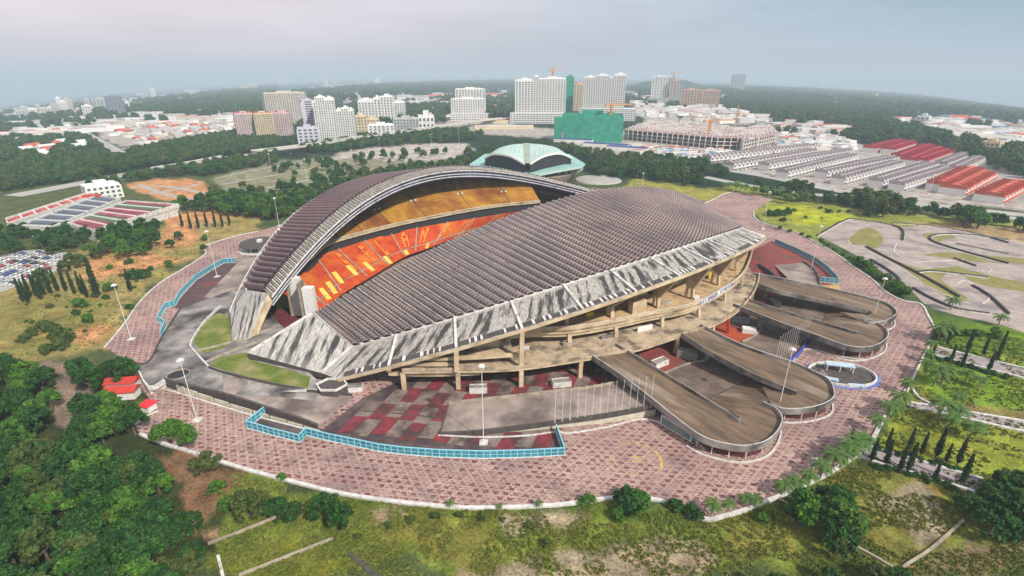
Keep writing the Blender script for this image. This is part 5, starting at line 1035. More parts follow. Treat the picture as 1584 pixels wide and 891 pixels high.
# a wooded hill on the skyline
for hx_, hw_, hy_, hb_ in ((1042, 170, 121, 142),):
    p = at(hx_, hb_); f_ = depth(p)/F; hh_ = zat(p, hy_)-p.z; rw = hw_*f_/2; mb = MB(); G_ = []
    for i in range(17):
        G_.append([])
        for j in range(9):
            a, b_ = (i-8)/8, (j-4)/4; e_ = max(0, 1-a*a)**1.1*max(0, 1-b_*b_)*(1+.35*mn.noise(Vector((a*3+hx_, b_*3, 1)))); G_[-1].append(Vector((p.x+a*rw, p.y+(b_+1)*rw*.4, p.z-8+hh_*e_)))
    for i in range(16):
        for j in range(8): mb.face([G_[i][j], G_[i+1][j], G_[i+1][j+1], G_[i][j+1]])
    tag(mb.build('hill', bpy.data.materials.get('wooded_hill') or mat('wooded_hill', (.03, .06, .025), (.015, .035, .015), .02), smooth=True), kind='structure')
SC.sort(key=lambda s: s[0])
seen_ = 0
for d_, kind, p, s, lb, gr in SC:
    a, b_ = pj(p.x, p.y, p.z+5*s)
    vis = -25 < a < 1610 and b_ < 915
    if vis and seen_ < 300: mktree(kind, p, s, lb, gr); seen_ += 1
    elif vis: WOOD.append((p.x, p.y, p.z, s))
    else: WOOD.append((p.x, p.y, p.z, s))
# single trees
for (x, y), k, s, lb in (((266, 688), 'bright', 1.15, 'light green tree leaning over the lower left kerb, left of the pair'), ((291, 692), 'bright', 1.1, 'light green tree over the lower left kerb, right of the pair'), ((322, 738), 'olive', 1.25, 'tall thin crowned tree standing alone just outside the lower left kerb'),
                         ((338, 764), 'bright', .6, 'small bright tree below the lone tall tree'), ((388, 800), 'olive', .95, 'pale feathery olive tree on the bare earth beside the long clump'), ((352, 790), 'bright', .55, 'small green tree on the bare earth patch'),
                         ((265, 385), 'dark', .8, 'dark round tree alone on the orange soil'), ((278, 372), 'dark', .85, 'dark round tree on the orange soil, upper of two'), ((232, 385), 'dark', .5, 'little round tree above the dry slope')): mktree(k, at(x, y), s, lb)
bl = [((909, 780), 'bush_bright', 1.9, 'bright round shrub on the front kerb'), ((968, 784), 'bush_dark', 3.2, 'largest dark round shrub on the front kerb'), ((990, 783), 'bush_bright', 2.7, 'bright green shrub grown against the largest dark one'), ((1045, 787), 'bush_dark', 1.9, 'dark shrub at the kerb left of the broken corner'), ((1073, 798), 'bush_dark', 2.0, 'dark shrub right at the broken kerb corner'),
      ((955, 805), 'bush_bright', 1.8, 'low bright shrub on the grass below the kerb'), ((1178, 808), 'bush_bright', 1.5, 'low bright shrub on the brown ground outside the lower right kerb'), ((436, 741), 'bush_bright', 1.0, 'tiny shrub on the lower left kerb'), ((200, 408), 'bush_dark', 2.0, 'little dark shrub on the dry slope'), ((262, 412), 'bush_bright', 2.6, 'bright shrub on the dry slope near the kerb'),
      ((232, 418), 'bush_dark', 1.6, 'small round dark shrub on the dry slope'), ((205, 432), 'bush_dark', 3.2, 'wide dark shrub in the middle of the dry slope'), ((222, 430), 'bush_dark', 3.0, 'second wide dark shrub in the middle of the dry slope'), ((318, 372), 'bush_bright', 2.2, 'shrub at the upper left plaza corner'), ((315, 385), 'bush_dark', 1.8, 'dark shrub at the small notch of the left kerb'),
      ((125, 475), 'bush_bright', 3.0, 'bright shrub low on the left slope'), ((138, 500), 'bush_bright', 2.6, 'bright shrub below the left slope cypress trees'), ((172, 450), 'bush_bright', 2.6, 'bright shrub beside the tall slope cypress'), ((1190, 334), 'bush_dark', 3.0, 'dark round shrub on the lawn past the roof corner, left'), ((1202, 334), 'bush_dark', 3.2, 'dark round shrub on the lawn past the roof corner, middle'), ((1216, 333), 'bush_dark', 3.4, 'dark round shrub on the lawn past the roof corner, right')]
for px, k, s, lb in bl: mktree(k, at(*px), s, lb, cat='shrub')
def shrub_row(px, n, k, s, label, group):
    P = smooth_path([at(x, y) for x, y in px], 8); L = sum((P[i+1]-P[i]).length for i in range(len(P)-1))
    for i in range(n): p, d = along(P, L*(i+.5)/n); mktree(k, p+Vector((R.uniform(-1, 1), R.uniform(-1, 1), 0)), s*R.uniform(.8, 1.25), label, group, 'shrub')
shrub_row([(1195, 353), (1250, 368), (1300, 392), (1320, 405)], 9, 'bush_bright', 1.5, 'bright low shrub in the row between plaza kerb and lawn', 'low shrubs outside the upper right kerb')
shrub_row([(1325, 408), (1345, 420), (1368, 438)], 8, 'bush_bright', 2.4, 'dense green shrub of the hedge between plaza and kart track', 'hedge shrubs by the kart track'); shrub_row([(1374, 446), (1402, 460)], 5, 'bush_bright', 2.6, 'dense green shrub of the lower hedge between plaza and kart track', 'lower hedge shrubs by the kart track')
shrub_row([(40, 530), (70, 510), (100, 535), (60, 550)], 10, 'bush_olive', 2.2, 'greyish shrub of the thicket at the left edge', 'grey shrubs at the left edge')
shrub_row([(1440, 530), (1470, 520), (1500, 518), (1545, 522)], 9, 'bush_bright', 1.8, 'low shrub on the bright lawn right of the plaza', 'low shrubs on the right lawn')
shrub_row([(540, 840), (650, 800), (800, 812), (860, 850)], 9, 'bush_olive', .8, 'tiny tuft of shrub on the front meadow', 'small tufts on the front meadow')
for gx, gy in ((610, 862), (818, 850), (1060, 845)): pass
# palms
pl = [(1208, 768, 1.1), (1228, 765, 1.2), (1248, 752, 1.1), (1268, 742, 1.3), (1285, 728, 1.5), (1298, 726, 1.5), (1308, 716, 1.6), (1322, 708, 1.6), (1332, 700, 1.4), (1352, 668, 1.3), (1371, 650, 1.4), (1386, 634, 1.5), (1380, 644, 1.3), (1400, 610, 1.3), (1430, 580, 1.4), (1443, 598, 1.7), (1455, 596, 1.8), (1437, 545, 1.2), (1432, 560, 1.1),
      (1449, 530, 1.8), (1462, 528, 1.9), (1492, 592, 1.2), (1478, 628, 1.1), (1475, 655, 1.5), (1450, 650, 1.7), (1465, 668, 1.5), (1498, 680, 1.4), (1470, 480, 1.5), (1543, 505, 1.3), (1150, 783, .8), (1124, 792, .8), (1166, 786, .9), (1100, 797, 1.0), (833, 786, .5), (773, 789, .4), (697, 786, .5), (1512, 600, 1.0)]
PC = {}
for i, (x, y, s) in enumerate(sorted(pl, key=lambda v: v[0])):
    lb = 'palm tree from the left in the line along the lower right plaza kerb' if (x < 1400 and x > 1090) else ('small young palm from the left on the front kerb' if x < 1000 else 'palm tree from the left on the lawns right of the plaza')
    gp = 'palms along the lower right kerb' if 'line' in lb else ('young palms on the front kerb' if 'young' in lb else 'palms on the right lawn')
    PC[lb] = PC.get(lb, 0)+1; mktree('palm', at(x, y), s*.92, ordw(PC[lb])+' '+lb, gp)
# cypress
cy = [(1347, 715, 1.25), (1369, 718, 1.25), (1391, 728, 1.3), (1403, 731, 1.5), (1445, 742, 1.0), (1486, 750, 1.5), (1371, 694, 1.1), (1404, 697, 1.2), (1424, 704, 1.2), (1447, 708, 1.5), (1462, 716, 1.0), (1480, 719, 1.4), (1311, 695, 1.1), (1464, 534, 1.1), (1495, 545, 1.5), (1520, 550, 1.2), (1546, 545, 1.4), (1440, 556, 1.0), (1470, 560, 1.1), (1486, 570, 1.3), (1528, 575, 1.3), (1540, 560, 1.3)]
for i, (x, y, s) in enumerate(sorted(cy, key=lambda v: v[0])): s *= .84; PC[y > 640] = PC.get(y > 640, 0)+1; mktree('cypress', at(x, y), s, ordw(PC[y > 640])+(' dark pointed cypress from the left beside the lower paved path' if y > 640 else ' dark cypress from the left beside the upper lawn path'), 'cypresses by the lower path' if y > 640 else 'cypresses by the upper path', sz=s*1.15)
cyl = [(37, 468), (48, 462), (58, 461), (68, 458), (79, 455), (90, 452), (103, 452), (152, 460), (128, 456), (116, 456), (203, 452), (136, 462), (283, 352), (296, 355), (308, 354), (321, 352), (334, 352), (345, 352), (356, 350), (44, 470), (64, 464)]
for i, (x, y) in enumerate(sorted(cyl)): PC[y > 400, 1] = PC.get((y > 400, 1), 0)+1; mktree('cypress', at(x, y), 1.5 if x != 152 else 2.4, 'tallest slim cypress in the slope row' if x == 152 else (ordw(PC[y > 400, 1])+' small dark cypress from the left in the left slope row' if y > 400 else ordw(PC[y > 400, 1])+' dark cypress from the left on the orange soil'), None if x == 152 else ('cypresses along the left slope' if y > 400 else 'cypresses on the orange soil'), sz=1.8 if x != 152 else 3.0)
# palms behind the right side
for i in range(16): mktree('palm', at(1120+i*8.5+R.uniform(-3, 3), 296+i*1.2+R.uniform(-6, 6)), 1.7, 'palm tree on the grass bank between plaza and tree belt', 'palms on the far grass bank')

for i in range(46):
    x, y = R.uniform(40, 235), R.uniform(400, 540)
    if y > 540-(x-150)*1.0 and x > 150 or x < 110 and y < 445: continue
    mktree(R.choice(['bush_olive', 'bush_bright', 'bush_dark']), at(x, y), R.uniform(.5, 1.6), 'small wild shrub scattered over the dry left slope', 'wild shrubs on the left slope', 'shrub')
for i in range(30):
    x, y = R.uniform(1200, 1540), R.uniform(322, 352)
    mktree(R.choice(['bush_olive', 'bush_bright', 'bush_dark']), at(x, y), R.uniform(.8, 2.2), 'wild shrub on the grass above the kart track', 'wild shrubs above the kart track', 'shrub') if y < 338 or x < 1300 and y < 345 else None
# ================================================================ THE TOWN
def fm(name, c, c2=None): return mat(name, c, c2 or tuple(v*.8 for v in c), .08, rough=.8)
facW, facP, facY, facG, facO, facT = fm('white_facade', (.76, .75, .72), (.68, .67, .65)), fm('pale_pink_facade', (.66, .52, .50)), fm('cream_yellow_facade', (.68, .56, .36)), fm('pale_grey_facade', (.50, .50, .50)), fm('salmon_facade', (.60, .40, .30)), fm('tan_facade', (.60, .55, .48))
facL = fm('lavender_facade', (.55, .53, .62)); glassD = mat('dark_window_glass', (.055, .06, .07), (.10, .11, .12), .5, rough=.3); glassB = mat('blue_grey_glass', (.14, .20, .26), (.2, .27, .33), .3, rough=.3)
redroof = mat('red_tile_roof', (.52, .11, .07), (.40, .08, .055), .4, c3=(.6, .2, .12), s3=.1, f3=.4); crimson = mat('crimson_roof', (.48, .05, .07), (.36, .04, .055), .4); greyroof = mat('grey_tile_roof', (.46, .41, .41), (.34, .30, .31), .3); netG = mat('green_safety_net', (.02, .22, .14), (.04, .32, .22), .12); rustP = mat('pinkish_raw_wall', (.40, .26, .25), (.30, .19, .18), .2)
def building(label, x0, x1, yb, yt, dep=18, floors=18, cols=12, m=facW, rz=0, win=glassD, cat='building', roofm=None, group=None, podium=None, side=4, steps=None, name='apartment_tower', strips=True):
    xc = (x0+x1)/2; p = at(xc, yb); f = depth(p)/F; wd = (x1-x0)*f; h = zat(p, yt)-p.z
    az = -math.atan2(p.x, p.y)+rz; BLD.append((p.x, p.y, max(wd, dep)*.6)); o = empty(name, p, az, label, cat, group); wd /= max(.6, math.cos(rz)+abs(math.sin(rz))*dep/max(wd, 1)) if rz else 1
    seg = steps or [(0, 1, 1)]    # fractions of the width with their own height
    body = MB(); wn = MB(); fins = MB(); fh = h/floors; rooms = []
    for s0, s1, hf in seg:
        sw_ = (s1-s0)*wd; cx = (s0+s1)/2*wd-wd/2; hh = h*hf; body.box((cx, dep/2, -3), (sw_, dep*(.9+.1*hf), hh+3)); rooms.append((cx, hh, sw_)); body.ribbon([Vector((cx+i*sw_*.49, dep/2+j*dep*.44, hh)) for i, j in ((-1, -1), (1, -1), (1, 1), (-1, 1))], .4, 0, fh*.35, close=True)
        nc = max(1, round(cols*(s1-s0))); nf = max(1, round(floors*hf)); y_ = dep/2-dep*(.9+.1*hf)/2
        for r_ in range(nf):
            z = (r_+.28)*fh
            if z+fh*.5 > hh: continue
            for c_ in range(nc):
                x = cx-sw_/2+(c_+.5)*sw_/nc; a = sw_/nc*.27; q = fh*.5; wn.face([(x-a, y_-.06, z), (x+a, y_-.06, z), (x+a, y_-.06, z+q), (x-a, y_-.06, z+q)])
            for sx_ in (-1, 1):
                for c_ in range(side):
                    y = y_+(c_+.5)*dep/side; a = dep/side*.25; xx = cx+sx_*(sw_/2+.06); wn.face([(xx, y-a, z), (xx, y+a, z), (xx, y+a, z+fh*.5), (xx, y-a, z+fh*.5)][::sx_])
            if strips: fins.box((cx, y_-.35, z-fh*.1), (sw_*.98, .7, fh*.12))
        for c_ in range(0, nc+1, 2): fins.box((cx-sw_/2+c_*sw_/nc, y_-.3, 0), (sw_/nc*.22, .8, hh*.98))
    bo_ = build_local(body, 'body', m, o)
    for cx, hh, sw_ in rooms: mb = MB(); mb.box((cx, dep/2, hh), (sw_*.35, dep*.4, fh*1.1)); mb.box((cx+sw_*.3, dep/2, hh), (sw_*.12, dep*.15, fh*.7)); build_local(mb, 'roof_room', m, bo_)
    build_local(wn, 'window', win, o, kind='stuff'); build_local(fins, 'facade_fin', m, o, kind='stuff')
    if roofm:
        rf = MB()
        for s0, s1, hf in seg:
            sw_ = (s1-s0)*wd; cx = (s0+s1)/2*wd-wd/2; n = max(1, int(sw_/9))
            for i in range(n):
                x = cx-sw_/2+(i+.5)*sw_/n; a = sw_/n*.45; z = h*hf; b_ = dep*.42; P = [(x-a, dep/2-b_, z), (x+a, dep/2-b_, z), (x+a, dep/2+b_, z), (x-a, dep/2+b_, z)]
                for j in range(4): rf.face([P[j], P[(j+1) % 4], (x, dep/2, z+fh*1.3)])
        build_local(rf, 'roof', roofm, o, kind='stuff')
    if podium:
        px0, px1, ptop, pd = podium; k = f; mb = MB(); a, b_ = (px0-xc)*k, (px1-xc)*k; ph = zat(p, ptop)-p.z; mb.box(((a+b_)/2, pd/2-6, -3), (b_-a, pd, ph+3)); build_local(mb, 'podium', m, o)
        mb = MB(); n = max(3, int((b_-a)/6)); fl = max(2, int(ph/4))
        for r_ in range(fl):
            for c_ in range(n): x = a+(c_+.5)*(b_-a)/n; w_ = (b_-a)/n*.36; z = (r_+.3)*ph/fl; mb.face([(x-w_, -6.06, z), (x+w_, -6.06, z), (x+w_, -6.06, z+ph/fl*.5), (x-w_, -6.06, z+ph/fl*.5)])
        build_local(mb, 'podium_opening', win, o, kind='stuff')
    return o
building('pale pink apartment block with red roof points, left end of the town towers', 370, 398, 213, 176, 26, 12, 8, facP, .1, roofm=crimson)
building('cream yellow apartment block joined between two pink ones', 399, 426, 213, 176, 26, 12, 8, facY, .1, roofm=crimson)
building('pink apartment block with darker pink lower floors right of the cream one', 427, 454, 210, 175, 24, 12, 8, facP, -.1, roofm=crimson)
building('long tan grey slab block standing behind the pink apartments', 417, 480, 192, 144, 26, 16, 18, facT, .25)
building('tall lavender tower face with a small red sign beside the tallest left tower', 475, 494, 216, 156, 26, 17, 1, facL, .1, strips=False)
building('tallest white stepped tower of the left group, beside the lavender face', 492, 524, 219, 151, 26, 18, 9, facW, -.1, steps=[(0, .12, .92), (.12, .55, 1), (.55, 1, .97)])
building('white stepped block descending to the right of the tallest left tower', 523, 551, 216, 168, 24, 13, 8, facW, -.15, steps=[(0, .35, .94), (.35, .75, 1), (.75, 1, .94)])
building('low white hall front with a red line of lettering below the lavender tower', 464, 494, 224, 199, 20, 5, 4, facL, 0, cat='building', name='hall_building', strips=False)
building('cream white office block with tan stripe, centre left', 557, 610, 190, 150, 26, 10, 12, facW, -.12, steps=[(0, .45, .86), (.45, .65, .95), (.65, 1, 1)])
building('lower white wing right of the cream office block', 607, 628, 186, 159, 20, 8, 5, facW, -.12)
building('stepped white low block before the cream office block', 550, 588, 204, 180, 22, 5, 8, facY, .1, name='low_block', steps=[(0, .5, 1), (.5, 1, .8)])
building('low white block with arched front next to the flyover', 572, 610, 210, 194, 22, 4, 6, facW, 0, name='low_block'); building('white showroom block with flat roof and dark slits', 648, 672, 199, 181, 18, 2, 4, facW, 0, name='low_block'); building('grey white low office row between the arched block and the showroom', 610, 648, 202, 184, 20, 4, 8, facG, 0, name='low_block')
building('pale block with two tiers, rear one left of the giant towers', 706, 751, 178, 138, 26, 14, 10, facW, 0); building('pale block with two tiers, front one above a low podium', 699, 750, 186, 153, 22, 13, 14, facW, 0, podium=(697, 757, 176, 24))
building('giant white twin tower with a grey shaft between, on an arched podium', 797, 873, 191, 122, 34, 20, 18, facW, 0, podium=(789, 872, 175, 46), steps=[(0, .36, .97), (.36, .46, 1.04), (.46, 1, 1)])
building('narrow tower wrapped in green netting against the giant white tower', 874, 885, 182, 119, 24, 20, 2, netG, 0, win=netG, strips=False); building('red topped cream tower half hidden between the two giant towers', 886, 903, 172, 130, 22, 14, 4, facY, 0, roofm=crimson)
building('giant white tower right of the green netting with stepped crown', 901, 963, 186, 117, 34, 22, 18, facW, 0, podium=(896, 981, 168, 46), steps=[(0, .28, .96), (.28, .6, 1.0), (.6, .72, .95), (.72, 1, 1.02)])
building('pair of slim white towers on the skyline, left one', 1006, 1029, 162, 119, 24, 18, 6, facW, 0); building('slim white and tan tower, right one of the skyline pair', 1034, 1052, 163, 124, 24, 17, 4, facG, 0, podium=(1002, 1056, 152, 30))
building('salmon apartment group of linked towers, left half', 1052, 1080, 166, 139, 26, 12, 6, facO, 0); building('salmon apartment group of linked towers, right half', 1081, 1110, 167, 140, 26, 12, 7, facO, 0)
building('lone grey white twin tower far away right of the salmon group', 1129, 1149, 142, 115, 40, 16, 4, facG, 0)
building('dark grey blue twin office tower on the left skyline', 172, 194, 179, 149, 30, 14, 5, fm('blue_grey_facade', (.24, .27, .33)), 0); building('grey tower left of the dark twin office tower', 151, 169, 176, 153, 30, 12, 4, facG, 0); building('white low towers left of the grey tower', 133, 146, 182, 164, 30, 9, 4, facW, 0)
for i, (x, wd_, yt, yb) in enumerate([(38, 14, 172, 187), (56, 12, 169, 185), (72, 16, 168, 184), (90, 10, 162, 181), (104, 9, 158, 180), (114, 6, 157, 178), (48, 8, 167, 184), (82, 7, 166, 181), (124, 6, 168, 180), (226, 8, 139, 152), (238, 7, 137, 150), (384, 20, 131, 140), (300, 12, 143, 150), (440, 16, 118, 130), (520, 10, 124, 134), (560, 14, 122, 132), (585, 9, 122, 132), (640, 22, 118, 126), (1180, 6, 124, 130), (1354, 5, 146, 156), (42, 7, 166, 186), (64, 6, 163, 183), (98, 6, 153, 180), (110, 5, 154, 179), (140, 7, 155, 176), (200, 6, 158, 172), (394, 10, 129, 139), (470, 8, 119, 130), (505, 6, 119, 131), (690, 8, 116, 126), (735, 10, 117, 127), (1260, 8, 128, 138), (1420, 6, 146, 156), (1500, 8, 160, 168)]):
    building('hazy far tower on the skyline', x-wd_/2, x+wd_/2, yb, yt, 30, 8, 4, [facG, facW, facT][i % 3], 0, group='hazy towers on the skyline', strips=False)
# far low sheds and houses
def shed(label, x, y, wpx, hpx, dep, m, rm, group=None, rz=0, name='warehouse', cat='building', gable=False):
    p = at(x, y); f = depth(p)/F; wd = wpx*f; h = max(3.5, zat(p, y-hpx)-p.z); BLD.append((p.x, p.y, max(wd, dep)*.6)); o = empty(name, p, -math.atan2(p.x, p.y)+rz, label, cat, group); mb = MB(); mb.box((0, dep/2, -2), (wd, dep, h+2)); build_local(mb, 'wall', m, o); mb = MB()
    if gable:
        r_ = wd/2+.5; 
        for s_ in (-1, 1): mb.face([(-r_, dep/2+s_*(dep/2+.8), h), (r_, dep/2+s_*(dep/2+.8), h), (r_, dep/2, h+dep*.28), (-r_, dep/2, h+dep*.28)][::-s_])
        for s_ in (-1, 1): mb.face([(s_*r_, -.8, h), (s_*r_, dep+.8, h), (s_*r_, dep/2, h+dep*.28)])
    else: mb.box((0, dep/2, h), (wd*1.01, dep*1.02, .6))
    build_local(mb, 'roof', rm, o); return o
wr, rr_ = fm('pale_sheet_roof', (.70, .69, .68)), fm('blue_sheet_roof', (.18, .34, .52))
def village(px, n, kinds, label, group, w0=8, w1=18, rzs=(.5,), dep=14, hp=3):
    P = [at(x, y) for x, y in px]; bx_ = (min(a for a, _ in px), max(a for a, _ in px), min(b for _, b in px), max(b for _, b in px)); k = 0; tries = 0; used = []
    while k < n and tries < n*60:
        tries += 1; x, y = R.uniform(bx_[0], bx_[1]), R.uniform(bx_[2], bx_[3])
        if not inpoly(px, x, y): continue
        q = at(x, y)
        if any((q.x-u.x)**2+(q.y-u.y)**2 < (dep*1.5)**2 for u in used): continue
        used.append(q); m_, r_, gb = R.choice(kinds); wpx = R.uniform(w0, w1); shed(label, x, y, wpx, hp*R.uniform(.8, 1.3), dep, m_, r_, group, R.choice(rzs)+R.uniform(-.05, .05), 'warehouse' if 'shed' in label or 'strip' in label else ('site_hut' if 'hut' in label else ('low_block' if 'block' in label else 'town_house')), 'warehouse' if 'shed' in label or 'strip' in label else ('hut' if 'hut' in label else ('building' if 'block' in label else 'house')), gb); k += 1
K1 = [(facW, redroof, True), (facW, wr, False), (facY, greyroof, True), (facW, greyroof, True), (facW, wr, False)]; K2 = [(facW, wr, False), (facG, wr, False), (facW, rr_, False)]; K3 = [(facW, redroof, True), (facW, wr, True), (facW, wr, False)]
village([(170, 210), (215, 194), (372, 184), (372, 200), (280, 214), (205, 226)], 75, K1, 'small house of the crowded left town beyond the woods', 'houses of the left town', 7, 15, (.4, .5, -.9))
village([(33, 206), (60, 200), (112, 197), (108, 212), (33, 222)], 14, K1, 'house of the small hamlet at the far left', 'houses at the far left', 7, 14)
village([(33, 236), (90, 224), (138, 224), (140, 234), (60, 248), (33, 254)], 14, K3, 'red or pale roofed row building by the left woods', 'row buildings by the left woods', 14, 26, (.45,), 18, 4)
village([(140, 152), (380, 134), (430, 140), (300, 158), (200, 166)], 26, K2, 'pale shed far away on the left plain', 'pale sheds on the left plain', 8, 22, (.2, .4), 40, 2)
village([(490, 140), (790, 128), (795, 150), (680, 168), (560, 152)], 34, K2+K1[:1], 'pale shed far away behind the town towers', 'pale sheds behind the towers', 8, 24, (.1, -.1), 40, 2)
village([(1150, 135), (1320, 150), (1520, 175), (1548, 200), (1420, 178), (1200, 158)], 40, K2+K1[:1], 'pale shed far away on the right plain', 'pale sheds on the right plain', 10, 26, (-.2, -.3), 45, 2)
village([(1420, 185), (1550, 182), (1550, 222), (1480, 212), (1430, 200)], 30, K2, 'pale building of the right hand industrial strip', 'industrial strip buildings', 12, 24, (-.3,), 25, 3)
village([(1190, 168), (1330, 180), (1400, 200), (1290, 192), (1210, 185)], 10, K2, 'pale house in a clearing of the right woods', 'houses in the right woods', 8, 22, (-.2,), 18, 3)
village([(975, 158), (1110, 168), (1130, 182), (1190, 186), (1180, 192), (1010, 186)], 34, K1[1:], 'grey white low block between the skyline towers and the mall', 'low blocks behind the mall', 8, 16, (.1, -.2), 14, 4)
building('white villa block at the right edge beyond the red roofs', 1512, 1538, 243, 221, 16, 4, 4, facY, -.3, name='villa', strips=False, win=glassD); building('white cube building in the right woods', 1416, 1434, 191, 181, 22, 2, 3, facW, -.2, name='low_block', strips=False)
village([(-60, 190), (-60, 176), (200, 158), (330, 146), (330, 154), (200, 170), (60, 192)], 40, K2+K1[:2], 'small pale block on the hazy left plain', 'blocks on the hazy left plain', 6, 16, (.3, .5), 30, 3)
village([(1200, 140), (1400, 148), (1640, 176), (1640, 196), (1400, 168), (1230, 152)], 50, K2+K1[:2], 'small pale block on the hazy right plain', 'blocks on the hazy right plain', 6, 16, (-.3, -.2), 35, 3)
village([(1440, 200), (1640, 205), (1640, 236), (1560, 232), (1500, 216)], 34, K2, 'grey white building of the strip at the right edge', 'buildings of the right edge strip', 10, 22, (-.3,), 22, 3)
village([(640, 160), (790, 150), (790, 176), (760, 182), (660, 182)], 24, K1, 'small house among the trees between the pale block and giant towers', 'houses among the trees', 6, 12, (.2,), 14, 3)
# the mass of tiny far town blocks
ft = MB()
def farblocks(px, n, s0, s1, hh):
    bx_ = (min(a for a, _ in px), max(a for a, _ in px), min(b for _, b in px), max(b for _, b in px)); k = 0
    while k < n:
        x, y = R.uniform(bx_[0], bx_[1]), R.uniform(bx_[2], bx_[3])
        if not inpoly(px, x, y): continue
        k += 1; q = at(x, y); s = R.uniform(s0, s1); ft.box((q.x, q.y, q.z-2), (s*R.uniform(1, 2.6), s, hh*R.uniform(.7, 1.6)+2), R.choice([.2, .5, -.3, 1.2]), R.choice([0, 0, 1, 2]), R.choice([3, 2, 1, 4, 2])); BLD.append((q.x, q.y, s*1.3))
farblocks([(-60, 200), (40, 192), (200, 178), (368, 170), (368, 186), (200, 200), (40, 215), (-60, 222)], 170, 12, 26, 7)
farblocks([(-60, 184), (200, 156), (420, 134), (430, 142), (200, 168), (-60, 196)], 150, 20, 50, 10)
farblocks([(480, 132), (800, 122), (800, 150), (640, 165), (500, 158)], 190, 16, 44, 9)
farblocks([(965, 140), (1150, 128), (1400, 142), (1640, 172), (1640, 192), (1400, 164), (1180, 150), (980, 160)], 260, 20, 55, 10)
farblocks([(1380, 186), (1640, 192), (1640, 240), (1545, 232), (1440, 208)], 190, 12, 30, 7)
farblocks([(975, 160), (1110, 166), (1200, 186), (1320, 200), (1300, 214), (1180, 196), (985, 180)], 170, 10, 24, 8)
farblocks([(1200, 205), (1300, 214), (1330, 232), (1240, 236), (1205, 232)], 80, 6, 14, 4); farblocks([(975, 224), (1205, 236), (1230, 228), (1215, 246), (1090, 252), (975, 238)], 120, 4, 12, 3)
ft.build('far_town', [facW, facG, facT, wr, redroof], None, kind='stuff')
# terraced houses in rows
def rows(x0y0, x1y1, n, m_roof, label, group, wid=9, dep=13, h=6.5, n_gap=0):
    a, b_ = at(*x0y0), at(*x1y1); d = (b_-a); L = d.length; n = n or max(3, round(L/wid)); d.normalize(); rz = math.atan2(d.y, d.x); proto = None
    for i in range(n):
        p = a+d*(L*(i+.5)/n); p.z = terr(p.x, p.y); BLD.append((p.x, p.y, dep*.8))
        if proto is None:
            o = empty('terraced_house', p, rz, label, 'house', group); w_ = L/n; mb = MB(); mb.box((0, 0, -1), (w_*.98, dep, h+1)); build_local(mb, 'wall', facW, o); mb = MB(); r_ = w_/2
            for s_ in (-1, 1): mb.face([(-r_, s_*(dep/2+.7), h-.2), (r_, s_*(dep/2+.7), h-.2), (r_, 0, h+3.2), (-r_, 0, h+3.2)][::-s_])
            for s_ in (-1, 1): mb.face([(s_*r_*.97, -dep/2, h), (s_*r_*.97, dep/2, h), (s_*r_*.97, 0, h+3.2)])
            mb.box((-r_, 0, h), (.5, dep*1.0, 3.4)); mb.box((0, -dep/2-1, 2.6), (w_*.9, 2.4, .4)); build_local(mb, 'roof', m_roof, o); mb = MB()
            for z in (1, 4): mb.face([(-r_*.7, -dep/2-.05, z), (r_*.2, -dep/2-.05, z), (r_*.2, -dep/2-.05, z+1.6), (-r_*.7, -dep/2-.05, z+1.6)])
            build_local(mb, 'window', glassD, o); mb = MB(); mb.face([(r_*.4, -dep/2-.06, 0), (r_*.8, -dep/2-.06, 0), (r_*.8, -dep/2-.06, 2.2), (r_*.4, -dep/2-.06, 2.2)]); build_local(mb, 'door', darkc, o); proto = o; o['label'] = 'first '+label
        else: c_ = copy_tree(proto); c_.location = p; c_['label'] = ordw(i+1)+' '+label
gl = 'grey roofed house from the left in the '
RW = [((1092, 252), (1256, 232), 'row nearest the building site'), ((1126, 264), (1258, 240), 'second row from the building site'), ((1180, 264), (1312, 240), 'third row, behind the corner hedge'), ((1208, 276), (1318, 248), 'fourth row, starting at the roadside'), ((1268, 276), (1380, 252), 'fifth row, its end facing the road'), ((1294, 286), (1388, 260), 'sixth row'), ((1352, 290), (1440, 262), 'seventh row'), ((1384, 296), (1462, 270), 'eighth row, beside the red roofed block'), ((1452, 262), (1492, 246), 'short row behind the red roofs'), ((1474, 270), (1512, 252), 'last short row before the right edge')]
for a, b_, nm in RW: rows(a, b_, 0, greyroof, gl+nm, 'houses of the '+nm, 8.5)
for a, b_, nm in [((1344, 236), (1392, 224), 'upper left crimson roofed row'), ((1372, 238), (1410, 226), 'second crimson roofed row'), ((1388, 250), (1436, 232), 'third crimson roofed row'), ((1404, 256), (1452, 236), 'fourth crimson roofed row'), ((1420, 256), (1464, 240), 'fifth crimson roofed row')]: rows(a, b_, 0, crimson, 'house from the left in the '+nm, 'houses of the '+nm, 11, 18)
for a, b_, nm in [((1450, 296), (1502, 270), 'upper orange red roofed row'), ((1470, 302), (1520, 276), 'lower orange red roofed row'), ((1526, 314), (1570, 292), 'orange red roofed row at the right edge')]: rows(a, b_, 0, redroof, 'house from the left in the '+nm, 'houses of the '+nm, 12, 20)
def road(px, wd, m, z=.06, name='road', k=6, **kw):
    P = smooth_path([at(x, y) for x, y in px], k); P = [Vector((p.x, p.y, terr(p.x, p.y)+z)) for p in P]; mb = MB(); n = len(P); A = []; B = []; BLD.extend((p.x, p.y, wd*.5+3) for p in P)
    for i in range(n):
        a, b_ = P[max(i-1, 0)], P[min(i+1, n-1)]; d = (b_-a); d.z = 0; d.normalize(); o = Vector((-d.y, d.x, 0))*wd/2; A.append(P[i]+o); B.append(P[i]-o)
    mb.loft(B, A); return mb.build(name, m, None, **dict(dict(kind='structure'), **kw))
